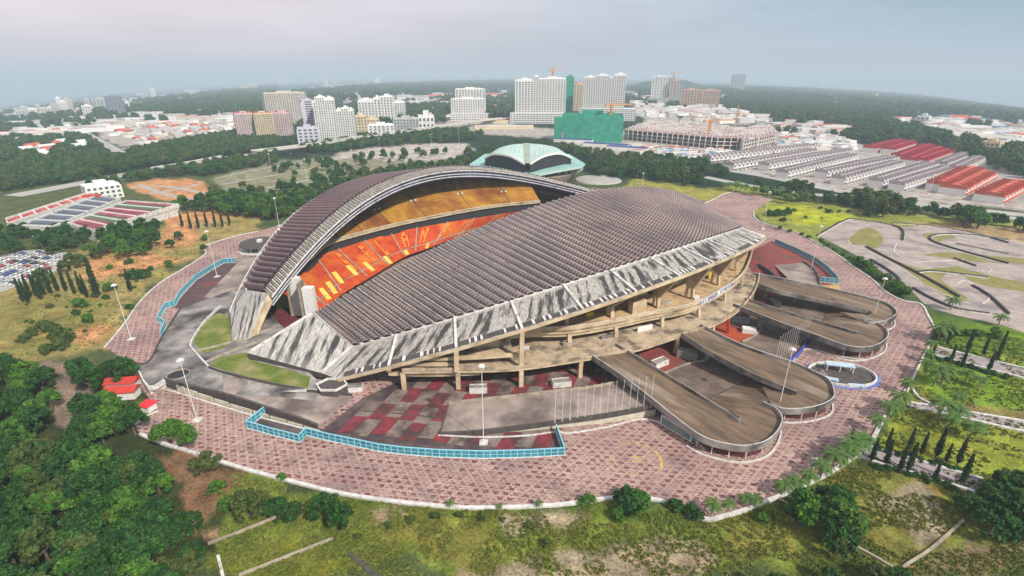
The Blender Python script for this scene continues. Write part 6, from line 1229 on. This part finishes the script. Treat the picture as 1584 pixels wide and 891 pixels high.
asp = mat('asphalt', (.17, .16, .16), (.12, .115, .115), .2, c3=(.22, .20, .20), s3=.08, f3=.4); palr = mat('pale_concrete_road', (.42, .40, .37), (.34, .32, .30), .1)
road([(20, 304), (126, 284), (242, 262), (351, 245), (400, 238)], 22, palr, .5); road([(110, 196), (128, 205), (165, 226), (190, 240)], 18, palr, .4)
road([(1112, 262), (1180, 272), (1300, 296), (1430, 316), (1600, 335)], 16, palr, .3); road([(1090, 274), (1140, 284), (1240, 300), (1330, 305), (1440, 322), (1600, 342)], 12, palr, .3); road([(1262, 234), (1290, 224), (1330, 236), (1420, 252), (1560, 280)], 12, palr, .3)
for px in ([(200, 292), (250, 288), (320, 300)], [(230, 300), (280, 292), (310, 284)], [(215, 286), (260, 302), (300, 308)]): road(px, 5, palr, .1, 'site_track')
# flyover
def flyover(px, wd, hz, label):
    P = smooth_path([at(x, y) for x, y in px], 6); o = empty('flyover', P[0], 0, label, 'flyover'); Q = [Vector((p.x, p.y, p.z+hz)) for p in P]; mb = MB(); mb.ribbon(Q, wd, -1.8, 0); mb.build('deck', concrete, o); pr = MB()
    for s_ in (-1, 1):
        W = []
        for i, p in enumerate(Q): a, b_ = Q[max(i-1, 0)], Q[min(i+1, len(Q)-1)]; d = (b_-a).normalized(); W.append(p+Vector((-d.y, d.x, 0))*s_*wd/2)
        pr = MB(); pr.ribbon(W, .5, -.5, 1.2); pr.build('parapet', white_c, o)
    for p in P[::2]: mb = MB(); mb.box((p.x, p.y, p.z), (3, 2, hz-1.8)); mb.build('pier', concrete, o)
flyover([(395, 245), (480, 234), (565, 220), (660, 206), (752, 192), (800, 188)], 16, 9, 'long pale flyover passing before the white towers'); flyover([(351, 248), (300, 258), (242, 268)], 14, 5, 'short low viaduct of the left motorway among the trees')
# mall under construction
def frame_bld(label, corners, hpx_floor, floors, bays):
    P = [at(x, y) for x, y in corners]; o = empty('building_frame', P[0], 0, label, 'building frame'); H_ = 5.2
    for k in range(floors+1):
        mb = MB(); mb.prism([(p.x, p.y) for p in P], P[0].z+k*H_-.35, P[0].z+k*H_+.35); mb.build('floor_slab', rustP if k in (0, floors) else white_c, o)
    mb = MB()
    for e_ in range(len(P)):
        a, b_ = P[e_], P[(e_+1) % len(P)]; n = max(2, int((b_-a).length/9))
        for i in range(n): q = a.lerp(b_, i/n); mb.box((q.x, q.y, P[0].z), (1.1, 1.1, floors*H_+1.2))
    mb.build('column', white_c, o, kind='stuff'); mb = MB(); c0 = P[0]; xs = [p.x for p in P]; ys = [p.y for p in P]; x_ = min(xs); PP = [(p.x, p.y) for p in P]
    while x_ < max(xs):
        y_ = min(ys)
        while y_ < max(ys):
            if inpoly(PP, x_, y_):
                mb.box((x_, y_, P[0].z+floors*H_+.35), (1, 1, 3.2))
                if R.random() < .6 and inpoly(PP, x_+12, y_): mb.box((x_+6, y_, P[0].z+floors*H_+3.0), (12, .8, .8))
                if R.random() < .25: mb.box((x_+4, y_+4, P[0].z+floors*H_+.35), (R.uniform(3, 9), R.uniform(3, 7), R.uniform(.6, 2.4)), R.random())
            y_ += 14
        x_ += 12
    mb.build('roof_frame', white_c, o, kind='stuff')
    mb = MB(); Q = [p.lerp(sum(P, Vector())/len(P), .12) for p in P]; mb.prism([(p.x, p.y) for p in Q], P[0].z+.5, P[0].z+H_*(floors-.4)); mb.build('core_wall', rustP, o); return o, P
frame_bld('long unfinished three storey concrete frame right of the green netted block', [(964, 216), (1108, 231), (1170, 232), (1170, 218), (1080, 205), (1000, 201)], 8, 3, 12)
frame_bld('unfinished frame end block with open bays at the corner of the site', [(1148, 236), (1200, 224), (1188, 208), (1130, 216)], 8, 3, 5)
g = building('huge block wrapped in bright green netting with pinkish raw lower wall', 867, 961, 220, 181, 60, 5, 1, netG, 0, win=netG, strips=False, name='netted_block'); p = at(890, 219); mb = MB(); mb.box((p.x, p.y-1.5, p.z), (88*depth(p)/F*.5, 2, zat(p, 204)-p.z)); mb.build('raw_wall', rustP, g)
def crane(label, x, yb, yt, ang_=.4):
    p = at(x, yb); h = zat(p, yt)-p.z; o = empty('tower_crane', p, ang_, label, 'crane'); om = bpy.data.materials.get('orange_crane_paint') or mat('orange_crane_paint', (.70, .28, .03), (.6, .22, .02), 1); mb = MB(); s = 1.3
    for i, j in ((-1, -1), (1, -1), (1, 1), (-1, 1)): mb.beam((i*s, j*s, 0), (i*s, j*s, h), .6, .6)
    n = int(h/4)
    for k in range(n):
        z0, z1 = k*h/n, (k+1)*h/n; q = [(-s, -s), (s, -s), (s, s), (-s, s)]
        for i in range(4): a, b_ = q[i], q[(i+1) % 4]; mb.beam((*a, z0), (*b_, z1), .4, .4)
    build_local(mb, 'mast', om, o); mb = MB(); mb.beam((-12, 0, h), (38, 0, h), 1.6, 1.4); mb.beam((0, 0, h), (0, 0, h+7), 1.2, 1.2); mb.beam((0, 0, h+7), (30, 0, h+.6), .3, .3); mb.beam((0, 0, h+7), (-11, 0, h+.6), .3, .3); build_local(mb, 'jib', om, o); mb = MB(); mb.box((-10, 0, h-3), (4, 2, 2.4)); build_local(mb, 'counterweight', concrete, o)
crane('orange tower crane before the green netted block', 942, 219, 162); crane('orange tower crane left of the site centre', 1094, 224, 186, .1); crane('orange tower crane behind the unfinished mall', 1137, 198, 166, 1.2)
crane('thin crane on top of the green netted narrow tower', 853, 190, 108, .8); crane('thin crane between the skyline towers', 1037, 165, 112, .3)
village([(985, 228), (1100, 236), (1195, 238), (1230, 228), (1210, 238), (1110, 250), (1000, 238)], 34, [(facW, wr, False), (facT, fm('brown_sheet_roof', (.35, .27, .22)), False), (facW, rr_, False)], 'site hut or stacked material on the building site', 'huts on the building site', 5, 14, (.1, -.2, .6), 10, 2.5)
village([(1205, 205), (1290, 212), (1300, 220), (1240, 234), (1205, 230)], 30, [(facW, wr, False), (facG, wr, False), (facW, rr_, False)], 'pale shed right of the unfinished mall', 'pale sheds beside the mall', 6, 14, (.1, -.4), 12, 2.5)
dblue = fm('dark_blue_sheet', (.05, .09, .28), (.04, .06, .2))
for x, y, wp, lb in ((885, 221, 60, 'long dark blue site shed below the green netted block'), (935, 228, 70, 'long dark blue site shed, second of the rows'), (968, 233, 64, 'long dark blue site shed at the edge of the tree belt'), (780, 200, 90, 'long cream hall with a flat sandy yard left of the netted block'), (765, 191, 62, 'long hall with a red roof under the giant tower')):
    shed(lb, x, y, wp, 5, 14, facW if y > 210 else facY, dblue if y > 210 else (redroof if y < 195 else wr), None, -.25 if y > 210 else .05, 'site_shed', 'shed')
# water tower
p = at(1051, 193); h = zat(p, 176)-p.z; o = empty('water_tower', p, 0, 'white mushroom shaped water tower behind the unfinished mall', 'water tower'); mb = MB(); mb.tube((0, 0, 0), (0, 0, h*.7), 3, 3, 10); build_local(mb, 'shaft', white, o); mb = MB(); mb.tube((0, 0, h*.62), (0, 0, h*.85), 3, 12, 16); mb.tube((0, 0, h*.85), (0, 0, h), 12, 10.5, 16); build_local(mb, 'tank', white, o)
# ---- domed hall behind the roofs
base = at(817, 292, 0); k = depth(Vector((base.x, base.y+40, 20)))/F; o = empty('domed_hall', (base.x, base.y, 0), -math.atan2(base.x, base.y), 'pale turquoise winged sports hall with a crossed shell roof behind the stadium', 'sports hall')
tq = mat('turquoise_roof_sheet', (.30, .50, .46), (.24, .42, .40), .2); tqp = mat('pale_green_shell', (.44, .56, .52), (.36, .48, .45), .15)
Wd = 176*k/2; Z0 = zat(Vector((base.x, base.y, 0)), 274); 
def loc(px, py, yo): # point at the hall's local depth yo that is seen at this pixel
    t_az = math.atan2(base.x, base.y); d0 = math.hypot(base.x, base.y)+yo; x = (px-792)/F; u = (445.5-py)/F; y = CP+u*SP; w_ = u*CP-SP; sa, ca = math.sin(t_az), math.cos(t_az); tt = d0/(x*sa+y*ca); X_, Y_, Z_ = x*tt, y*tt, H+w_*tt
    return Vector((X_*ca-Y_*sa, yo, Z_))
mb = MB(); cen_ = loc(817, 251, 62); brim = [loc(726, 254, 55), loc(732, 262, 20), loc(760, 267, 2), loc(819, 272, -6), loc(850, 266, 2), loc(900, 257, 20), loc(905, 253, 55), loc(880, 238, 95), loc(750, 238, 95)]
ring2 = [p.lerp(cen_, .45)+Vector((0, 0, .5)) for p in brim]
for i in range(len(brim)): j = (i+1) % len(brim); mb.face([brim[i], brim[j], ring2[j], ring2[i]])
mb.face(ring2); 
for i in range(len(brim)): j = (i+1) % len(brim); mb.face([brim[i]-Vector((0, 0, 2)), brim[j]-Vector((0, 0, 2)), brim[j], brim[i]], 1); 
build_local(mb, 'lower_roof', [tq, tqp], o)
ridgeL = [loc(a, b_, c_) for a, b_, c_ in ((750, 244, 45), (770, 230, 58), (790, 224, 68), (810, 222, 72))]; frontL = [loc(a, b_, c_) for a, b_, c_ in ((750, 244, 40), (765, 238, 28), (788, 241, 16), (811, 253, 4))]
ridgeR = [loc(a, b_, c_) for a, b_, c_ in ((820, 222, 72), (842, 224, 68), (862, 229, 58), (884, 244, 45))]; frontR = [loc(a, b_, c_) for a, b_, c_ in ((820, 253, 4), (842, 241, 16), (866, 237, 28), (884, 244, 40))]
for A, B in ((ridgeL, frontL), (ridgeR, frontR)):
    A2, B2 = smooth_path(A, 4), smooth_path(B, 4); mb = MB(); mb.loft(B2, A2); back = [Vector((p.x, p.y+35, p.z-12)) for p in A2]; mb.loft(A2, back); build_local(mb, 'shell_roof', tqp, o)
    mb = MB(); mb.ribbon(B2, 1.2, -1.2, .5); build_local(mb, 'shell_edge', white, o); mb = MB(); mb.loft([Vector((p.x, p.y+1, p.z-1)) for p in B2], [Vector((p.x, p.y+3, ring2[3].z-5)) for p in B2]); build_local(mb, 'clerestory', darkm, o)
mb = MB(); mb.loft([frontL[-1]+Vector((0, 0, .3)), frontR[0]+Vector((0, 0, .3))], [ridgeL[-1]+Vector((0, 0, .4)), ridgeR[0]+Vector((0, 0, .4))]); build_local(mb, 'skylight_band', mat('olive_skylight', (.25, .30, .22), (.35, .4, .36), .2), o)
mb = MB(); mb.tube((0, 45, 0), (0, 45, brim[0].z-4), Wd*.72, Wd*.86, 20); build_local(mb, 'hall_wall', concrete, o)
for i in range(9):
    a = -1.9+i*.22; mb = MB(); a = -.2+i*.17; q = Vector((math.cos(a)*Wd*.97, 45-math.sin(a)*Wd*.6-0, 0)); mb.beam((q.x*.72, 45+(q.y-45)*.7, 2), (q.x, q.y, brim[4].z-3), 1.2, 1.6); build_local(mb, 'raking_column', white_c, o)
p = at(925, 279); mb = MB(); mb.tube(p, p+Vector((0, 0, 1.2)), 24, 23, 28); tag(mb.build('round_forecourt', palr), kind='structure')
# ---- shed with striped roofs, left
def hall(label, corners, h, mr, nstr):
    P = [at(x, y, h) for x, y in corners]; o = empty('market_hall', Vector((P[0].x, P[0].y, 0)), 0, label, 'hall'); mb = MB(); mb.prism([(p.x, p.y) for p in P], 0, h-.4); mb.build('wall', white_c, o)
    A, B, C_, D_ = P
    for i in range(nstr):
        f0, f1 = i/nstr, (i+1)/nstr; mb = MB(); q = [A.lerp(B, f0), A.lerp(B, f1), D_.lerp(C_, f1), D_.lerp(C_, f0)]; mb.face([v+Vector((0, 0, .1+(i % 2)*.25)) for v in q]); mb.loft([v for v in q[:2]], [v+Vector((0, 0, .35)) for v in q[:2]]); mb.build('roof_sheet', mr[i % len(mr)], o)
        mb = MB(); mb.beam(A.lerp(B, f0)+Vector((0, 0, .6)), D_.lerp(C_, f0).lerp(A.lerp(B, f0), .1)+Vector((0, 0, .6)), .9, .6); mb.build('roof_vent', white, o) if i % 2 == 0 else None
    mb = MB(); mb.ribbon([p+Vector((0, 0, 0)) for p in P], 1.2, -1.5, 1.4, close=True); mb.build('parapet', white_c, o)
rA, rB, rC = mat('slate_roof_sheet', (.10, .115, .15), (.14, .15, .19), .2), mat('wine_roof_sheet', (.28, .05, .075), (.20, .05, .06), .2, c3=(.4, .15, .15), s3=.1, f3=.4), mat('moss_green_roof_sheet', (.07, .13, .06), (.10, .15, .08), .2)
hall('long white hall with a slate grey ribbed roof, left of the wine red one', [(33, 350), (150, 304), (186, 309), (84, 352)], 7, [rA], 12); hall('long white hall with a wine red and green striped roof', [(106, 347), (196, 312), (276, 318), (146, 358)], 7, [rB, rB, rB, rC, rC, rB], 12)
hall('long hall row with red roofs and white edge above the slate hall', [(10, 340), (135, 300), (150, 303), (12, 348)], 6, [crimson, rr_ if False else redroof], 14)
building('white framed entrance tower with a red box between the halls', 141, 190, 308, 288, 18, 3, 6, facW, .2, name='entrance_building', strips=False); p = at(166, 312); mb = MB(); mb.box((p.x, p.y-14, 4), (12, 5, 5), .3); tag(mb.build('red_box', redm), 'bright red cubic box on the white entrance tower', 'box')
fence_w = [(150, 302), (230, 303), (235, 310), (180, 318)]
# ---- car park with cars, left
P = [(33, 392), (60, 388), (112, 392), (100, 412), (52, 430), (33, 436)]; EX = [(-10, 396), (33, 388), (60, 386), (116, 392), (104, 412), (54, 432), (-10, 456)]
sheet('car_park', EX, .05, palr)
CPX = [tuple(at(x, y)[:2]) for x, y in [(-5, 398), (33, 391), (60, 389), (108, 394), (98, 409), (50, 428), (-5, 448)]]
carm = [mat(n_, c, tuple(v*.9 for v in c), 1, rough=.35, spec=.6) for n_, c in (('white_car_paint', (.75, .75, .74)), ('silver_car_paint', (.45, .46, .48)), ('black_car_paint', (.03, .03, .035)), ('red_car_paint', (.4, .03, .03)), ('blue_car_paint', (.05, .1, .3)))]
def carmesh(m):
    mb = MB(); prof = [(-2.2, .35), (-2.2, .85), (-1.5, 1.0), (-1.1, 1.45), (.6, 1.48), (1.2, 1.02), (2.1, .85), (2.2, .35)]
    for s_ in (-1, 1): mb.face([(x, s_*.86, z) for x, z in prof][::-s_], 0)
    for i in range(len(prof)-1): (x0, z0), (x1, z1) = prof[i], prof[i+1]; mb.face([(x0, -.86, z0), (x0, .86, z0), (x1, .86, z1), (x1, -.86, z1)], 1 if i in (2, 4) else 0)
    for s_ in (-1, 1): mb.face([(-1.2, s_*.87, 1.02), (-.95, s_*.87, 1.38), (.5, s_*.87, 1.4), (.95, s_*.87, 1.04)], 1)
    for x in (-1.35, 1.35):
        for s_ in (-1, 1): mb.tube((x, s_*.72, .34), (x, s_*.9, .34), .34, .34, 8, 2)
    return mb.mesh('parked_car', [m, glassD, darkm])
cme = [carmesh(m) for m in carm]; a0 = at(40, 430); d = (at(100, 405)-a0).normalized(); pr_ = Vector((-d.y, d.x, 0)); cnt = 0
for i in range(-14, 26):
    for j in range(-20, 70):
        q = a0+pr_*(i*7.2)+d*(j*2.75)
        if inpoly(CPX, q.x, q.y) and R.random() < .82 and cnt < 260:
            cn_ = R.choice([0, 0, 0, 1, 1, 2, 3, 4]); nmn = ['white', 'silver', 'black', 'red', 'blue'][cn_]; o = bpy.data.objects.new('parked_car', cme[cn_]); COL.objects.link(o); o.location = (q.x, q.y, .06); o.rotation_euler = (0, 0, math.atan2(pr_.y, pr_.x)+(i % 2)*math.pi); tag(o, nmn+' car parked in the crowded car park at the left edge', 'car', nmn+' cars in the left car park'); cnt += 1
# ---- kart track, right
tarm = mat('pale_worn_asphalt', (.42, .35, .31), (.31, .255, .23), .2, c3=(.20, .17, .17), s3=.07, f3=.42)
sheet('kart_track', [(1266, 364), (1310, 340), (1340, 341), (1390, 351), (1440, 350), (1500, 358), (1600, 378), (1600, 520), (1550, 503), (1480, 488), (1446, 478), (1430, 470), (1400, 440), (1370, 424), (1330, 398)], .05, tarm)
gi_ = mat('track_infield_grass', (.24, .21, .06), (.17, .17, .04), .3, c3=(.33, .26, .15), s3=.1, f3=.4)
def ssheet(px, z, m, name, close=True): P = smooth_path([at(x, y, z) for x, y in px+[px[0]]], 4)[:-1]; mb = MB(); mb.face(P if area(P) > 0 else P[::-1]); return mb.build(name, m, None, kind='structure')
ssheet([(1312, 370), (1330, 356), (1344, 352), (1358, 358), (1366, 370), (1356, 384), (1340, 380), (1318, 378)], .09, gi_, 'infield')
ssheet([(1356, 386), (1374, 398), (1400, 408), (1430, 416), (1480, 412), (1500, 418), (1548, 430), (1600, 440), (1600, 452), (1548, 446), (1510, 438), (1478, 422), (1456, 430), (1470, 444), (1496, 460), (1484, 466), (1440, 446), (1400, 416), (1352, 390)], .09, gi_, 'infield')
ssheet([(1425, 362), (1446, 360), (1480, 366), (1460, 370), (1452, 376), (1440, 372)], .09, gi_, 'infield'); ssheet([(1426, 394), (1470, 390), (1540, 396), (1600, 402), (1600, 408), (1500, 404)], .09, gi_, 'infield')
for px, wd_ in (([(1264, 365), (1308, 341), (1330, 341), (1390, 352), (1396, 372)], 1.3), ([(1340, 382), (1366, 396), (1417, 422), (1450, 440), (1484, 460)], 1.4), ([(1346, 402), (1370, 416), (1388, 430), (1391, 440)], 1.3), ([(1417, 422), (1440, 420), (1480, 424), (1528, 430)], 1.2),
                ([(1560, 372), (1500, 364), (1455, 363), (1438, 368), (1448, 376), (1500, 392), (1560, 408)], 1.3), ([(1560, 394), (1520, 386), (1480, 378)], 1.0), ([(1475, 400), (1510, 412)], 1.0), ([(1412, 446), (1440, 462), (1480, 478), (1530, 486)], 1.2), ([(1504, 442), (1530, 458), (1560, 486)], 1.2), ([(1380, 346), (1440, 350), (1500, 360), (1560, 376)], .8)):
    mb = MB(); mb.ribbon(smooth_path([at(x, y, .05) for x, y in px], 5), wd_, 0, .8); mb.ribbon([p+Vector((0, -.9, 0)) for p in smooth_path([at(x, y, .05) for x, y in px], 5)], .4, 0, .5, m=1); mb.build('tyre_barrier', [darkm, white_c], None, kind='structure')
for px in ([(1312, 372), (1320, 381), (1345, 390), (1400, 420), (1440, 446), (1500, 470)], [(1372, 368), (1386, 376), (1384, 390), (1410, 404), (1450, 404), (1490, 402)], [(1500, 408), (1530, 414), (1532, 420), (1510, 418)], [(1480, 440), (1492, 434), (1510, 444), (1530, 460), (1520, 470)], [(1400, 362), (1420, 372), (1480, 388), (1560, 410)]): kerb(px, .5, .2, 0.05, white_c)
# paths right
pv = mat('lawn_path_paving', (.36, .30, .30), (.26, .22, .23), .4)
def path_strip(a, b_, wpx0, wpx1, name='path'):
    sheet(name, [a[0], a[1], b_[1], b_[0]], .06, pv); kerb([a[0], b_[0]], .8, .5); kerb([a[1], b_[1]], .8, .5)
path_strip([(1341, 690), (1330, 708)], [(1520, 742), (1510, 762)], 0, 0); path_strip([(1450, 538), (1438, 548)], [(1600, 574), (1600, 590)], 0, 0); path_strip([(1402, 622), (1404, 628)], [(1600, 655), (1600, 672)], 0, 0)
kerb([(1410, 602), (1420, 616), (1438, 626)], .6, .8)
sheet('path_side', [(1330, 700), (1324, 706), (1490, 758), (1500, 752)], .055, mat('red_kerb_strip', (.34, .13, .12), (.25, .1, .1), .5))
shrub_row([(1345, 718), (1400, 733), (1480, 756)], 18, 'bush_dark', .85, 'clipped dark shrub of the hedge along the lower path', 'hedge shrubs along the lower path'); shrub_row([(1350, 692), (1420, 710), (1500, 732)], 16, 'bush_dark', .8, 'clipped dark shrub of the upper hedge along the lower path', 'upper hedge shrubs of the lower path'); shrub_row([(1440, 552), (1500, 570), (1560, 586)], 16, 'bush_dark', .9, 'clipped dark shrub of the hedge along the upper path', 'hedge shrubs along the upper path')
# drains and low walls in the foreground
def lowwall(px, label, wd_=.6, h=.5, m=None): mb = MB(); mb.ribbon(smooth_path([at(x, y) for x, y in px], 4), wd_, -.2, h); tag(mb.build('low_wall', m or concrete), label, 'low wall')
lowwall([(370, 891), (418, 872), (505, 838), (512, 834)], 'pale thin wall crossing the grass below the long tree clump'); lowwall([(338, 862), (346, 895)], 'short white post wall at the bottom beside the forest', .6, .8, white_c); lowwall([(322, 842), (360, 828), (400, 812), (430, 800)], 'broken stone edging across the bare earth')
lowwall([(540, 856), (560, 872), (585, 895)], 'dark open drain running off the bottom edge', 1.2, .3, darkc); lowwall([(1290, 830), (1340, 855), (1392, 884), (1400, 876), (1440, 850), (1490, 806)], 'V shaped low wall bounding the square lawn at lower right')
lowwall([(1205, 772), (1222, 784)], 'short wall stub leaving the lower right kerb'); p = at(1255, 731); mb = MB(); mb.beam(p, p+Vector((0, 0, 2.2)), .2, .2); mb.face([p+Vector((-1, 0, 1.2)), p+Vector((1, .5, 1.2)), p+Vector((1, .5, 5)), p+Vector((-1, 0, 5))]); tag(mb.build('sign_board', white), 'white upright sign board among the palms on the lower right kerb', 'sign')
mb = MB(); p = at(1403, 505, 0); mb.box(p, (2.2, 4, 3.5)); mb.build
# pale round car park rows
for i, px in enumerate([[(530, 236), (600, 228), (700, 226)], [(520, 242), (600, 233), (715, 231)], [(515, 248), (600, 239), (715, 238)], [(520, 255), (600, 246), (690, 246)], [(545, 259), (610, 254), (670, 252)]]): road(px, 3, mat('rosy_bay_paving', (.42, .30, .27), (.34, .24, .22), .2) if i == 0 else bpy.data.materials['rosy_bay_paving'], .2, 'parking_bay')
for px in ([(350, 300), (430, 288), (520, 270)], [(360, 312), (440, 300), (540, 280)], [(345, 285), (420, 272), (500, 258)], [(340, 275), (400, 262), (480, 250)]): road(px, 4, palr, .15, 'terrace_path')
for i, (x, yb, yt) in enumerate([(420, 265, 238), (475, 275, 246), (587, 230, 214), (667, 225, 208), (710, 222, 200), (545, 250, 232)]): mast(at(x, yb), yt, 'far mast light standing over the scrubby terraces and round car park')
for i, (x, yb, yt) in enumerate([(1437, 300, 270), (1310, 300, 280), (1230, 262, 244)]): mast(at(x, yb), yt, 'far mast light among the terraced houses')
# ---- the far woods, kept clear of houses and roads
WA = np.array(WOOD); keep = np.ones(len(WA), bool)
for bx0, by0, br in BLD:
    d0 = math.hypot(bx0, by0); ux, uy = bx0/d0, by0/d0; rx0 = (WA[:, 0]-bx0)*ux+(WA[:, 1]-by0)*uy; ry0 = (WA[:, 0]-bx0)*uy-(WA[:, 1]-by0)*ux
    keep &= ~((np.abs(ry0) < br) & (rx0 > -br-min(60, d0*.03)) & (rx0 < br))
WOOD = WA[keep].tolist()
pm_ = bpy.data.meshes.new('woodland'); pm_.from_pydata([(a, b_, c_) for a, b_, c_, _ in WOOD], [], []); at2 = pm_.attributes.new('sc', 'FLOAT', 'POINT'); at2.data.foreach_set('value', [s for *_, s in WOOD])
wo_ = bpy.data.objects.new('woodland', pm_); COL.objects.link(wo_); tag(wo_, 'dark green woods spreading over the far land around the stadium', 'woodland', kind='stuff')
pcol = bpy.data.collections.new('crown_kinds')
for i in range(6):
    m = (leafD, leafD, leafO)[i % 3]; cl = dome(9, 2.9, 4.2, 2.2, 1.9); me_ = leafmesh('crown', cl, 26, .62, m); pcol.objects.link(bpy.data.objects.new('crown', me_))
ng = bpy.data.node_groups.new('woodland', 'GeometryNodeTree'); ng.interface.new_socket('Geometry', in_out='INPUT', socket_type='NodeSocketGeometry'); ng.interface.new_socket('Geometry', in_out='OUTPUT', socket_type='NodeSocketGeometry')
gi, go_ = ng.nodes.new('NodeGroupInput'), ng.nodes.new('NodeGroupOutput'); ip = ng.nodes.new('GeometryNodeInstanceOnPoints'); ci = ng.nodes.new('GeometryNodeCollectionInfo'); ci.inputs[0].default_value = pcol; ci.inputs['Separate Children'].default_value = True
ip.inputs['Pick Instance'].default_value = True; na_ = ng.nodes.new('GeometryNodeInputNamedAttribute'); na_.data_type = 'FLOAT'; na_.inputs[0].default_value = 'sc'; rv = ng.nodes.new('FunctionNodeRandomValue'); rv.data_type = 'FLOAT_VECTOR'; rv.inputs[1].default_value = (0, 0, 6.28)
ng.links.new(gi.outputs[0], ip.inputs['Points']); ng.links.new(ci.outputs[0], ip.inputs['Instance']); ng.links.new(rv.outputs[0], ip.inputs['Rotation']); ng.links.new(na_.outputs[0], ip.inputs['Scale']); ng.links.new(ip.outputs[0], go_.inputs[0])
wo_.modifiers.new('trees', 'NODES').node_group = ng
# ---- rough grass tufts on the meadows
gt = leafmat('rough_grass_blades', (.09, .14, .02), (.21, .19, .05), (.14, .16, .03)); V = []; Fc_ = []; T = []; k = 0
for px, n in (([(330, 725), (540, 775), (850, 792), (1050, 790), (1100, 812), (1230, 770), (1345, 705), (1480, 745), (1584, 740), (1584, 891), (340, 891)], 15000), ([(1350, 690), (1428, 560), (1455, 505), (1584, 525), (1584, 735), (1480, 740)], 4000), ([(40, 450), (150, 385), (250, 355), (315, 385), (240, 440), (165, 530), (60, 555), (33, 550)], 3500)):
    P = [at(x, y) for x, y in px]; X0, X1, Y0, Y1 = min(p.x for p in P), max(p.x for p in P), min(p.y for p in P), max(p.y for p in P); gx = rs.uniform(X0, X1, n*3); gy = rs.uniform(Y0, Y1, n*3); m_ = npin(P, gx, gy); gx, gy = gx[m_][:n], gy[m_][:n]
    cl_ = np.array([mn.noise(Vector((a*.12, b*.12, 3))) for a, b in zip(gx, gy)]); m_ = cl_ > -.15; gx, gy, cl_ = gx[m_], gy[m_], cl_[m_]; s = .14+.30*rs.rand(gx.size)**2; a = rs.rand(gx.size)*6.28
    for q in range(2):
        ca, sa = np.cos(a+q*1.57)*s, np.sin(a+q*1.57)*s; z = np.zeros_like(s); V.append(np.stack([np.stack([gx-ca, gy-sa, z], 1), np.stack([gx+ca, gy+sa, z], 1), np.stack([gx+ca*1.2, gy+sa*1.2+s*.3, s*1.1], 1), np.stack([gx-ca*1.2, gy-sa*1.2+s*.3, s*1.3], 1)], 1).reshape(-1, 3)); T.append(np.repeat(np.stack([np.clip(.5-cl_, 0, 1), rs.rand(gx.size), z, z+1], 1), 4, 0))
V = np.concatenate(V); T = np.concatenate(T).astype(np.float32); me = bpy.data.meshes.new('grass'); me.from_pydata(V.tolist(), [], [(i, i+1, i+2, i+3) for i in range(0, len(V), 4)]); me.color_attributes.new('tint', 'FLOAT_COLOR', 'POINT').data.foreach_set('color', T.ravel()); me.materials.append(gt); go2 = bpy.data.objects.new('grass', me); COL.objects.link(go2); tag(go2, kind='stuff')
# ---- haze
bpy.context.view_layer.update(); tops = [(o.matrix_world @ Vector(c)).z for o in sc.objects if o.type == 'MESH' for c in o.bound_box]
print('ZTOP', max(tops), min(tops)); hz_ = MB(); hz_.prism([(-24500, -24500), (24500, -24500), (24500, 24500), (-24500, 24500)], min(tops)-1, max(max(tops), H+10)+2)
hm = bpy.data.materials.new('haze_air'); hm.use_nodes = True; t = hm.node_tree; t.nodes.clear(); pv_ = N(t, 'ShaderNodeVolumePrincipled'); pv_.inputs['Color'].default_value = (.72, .89, 1.0, 1); pv_.inputs['Density'].default_value = .00019; pv_.inputs['Anisotropy'].default_value = 0
ou = N(t, 'ShaderNodeOutputMaterial'); t.links.new(pv_.outputs[0], ou.inputs['Volume']); ho = hz_.build('haze', hm); tag(ho, kind='stuff')
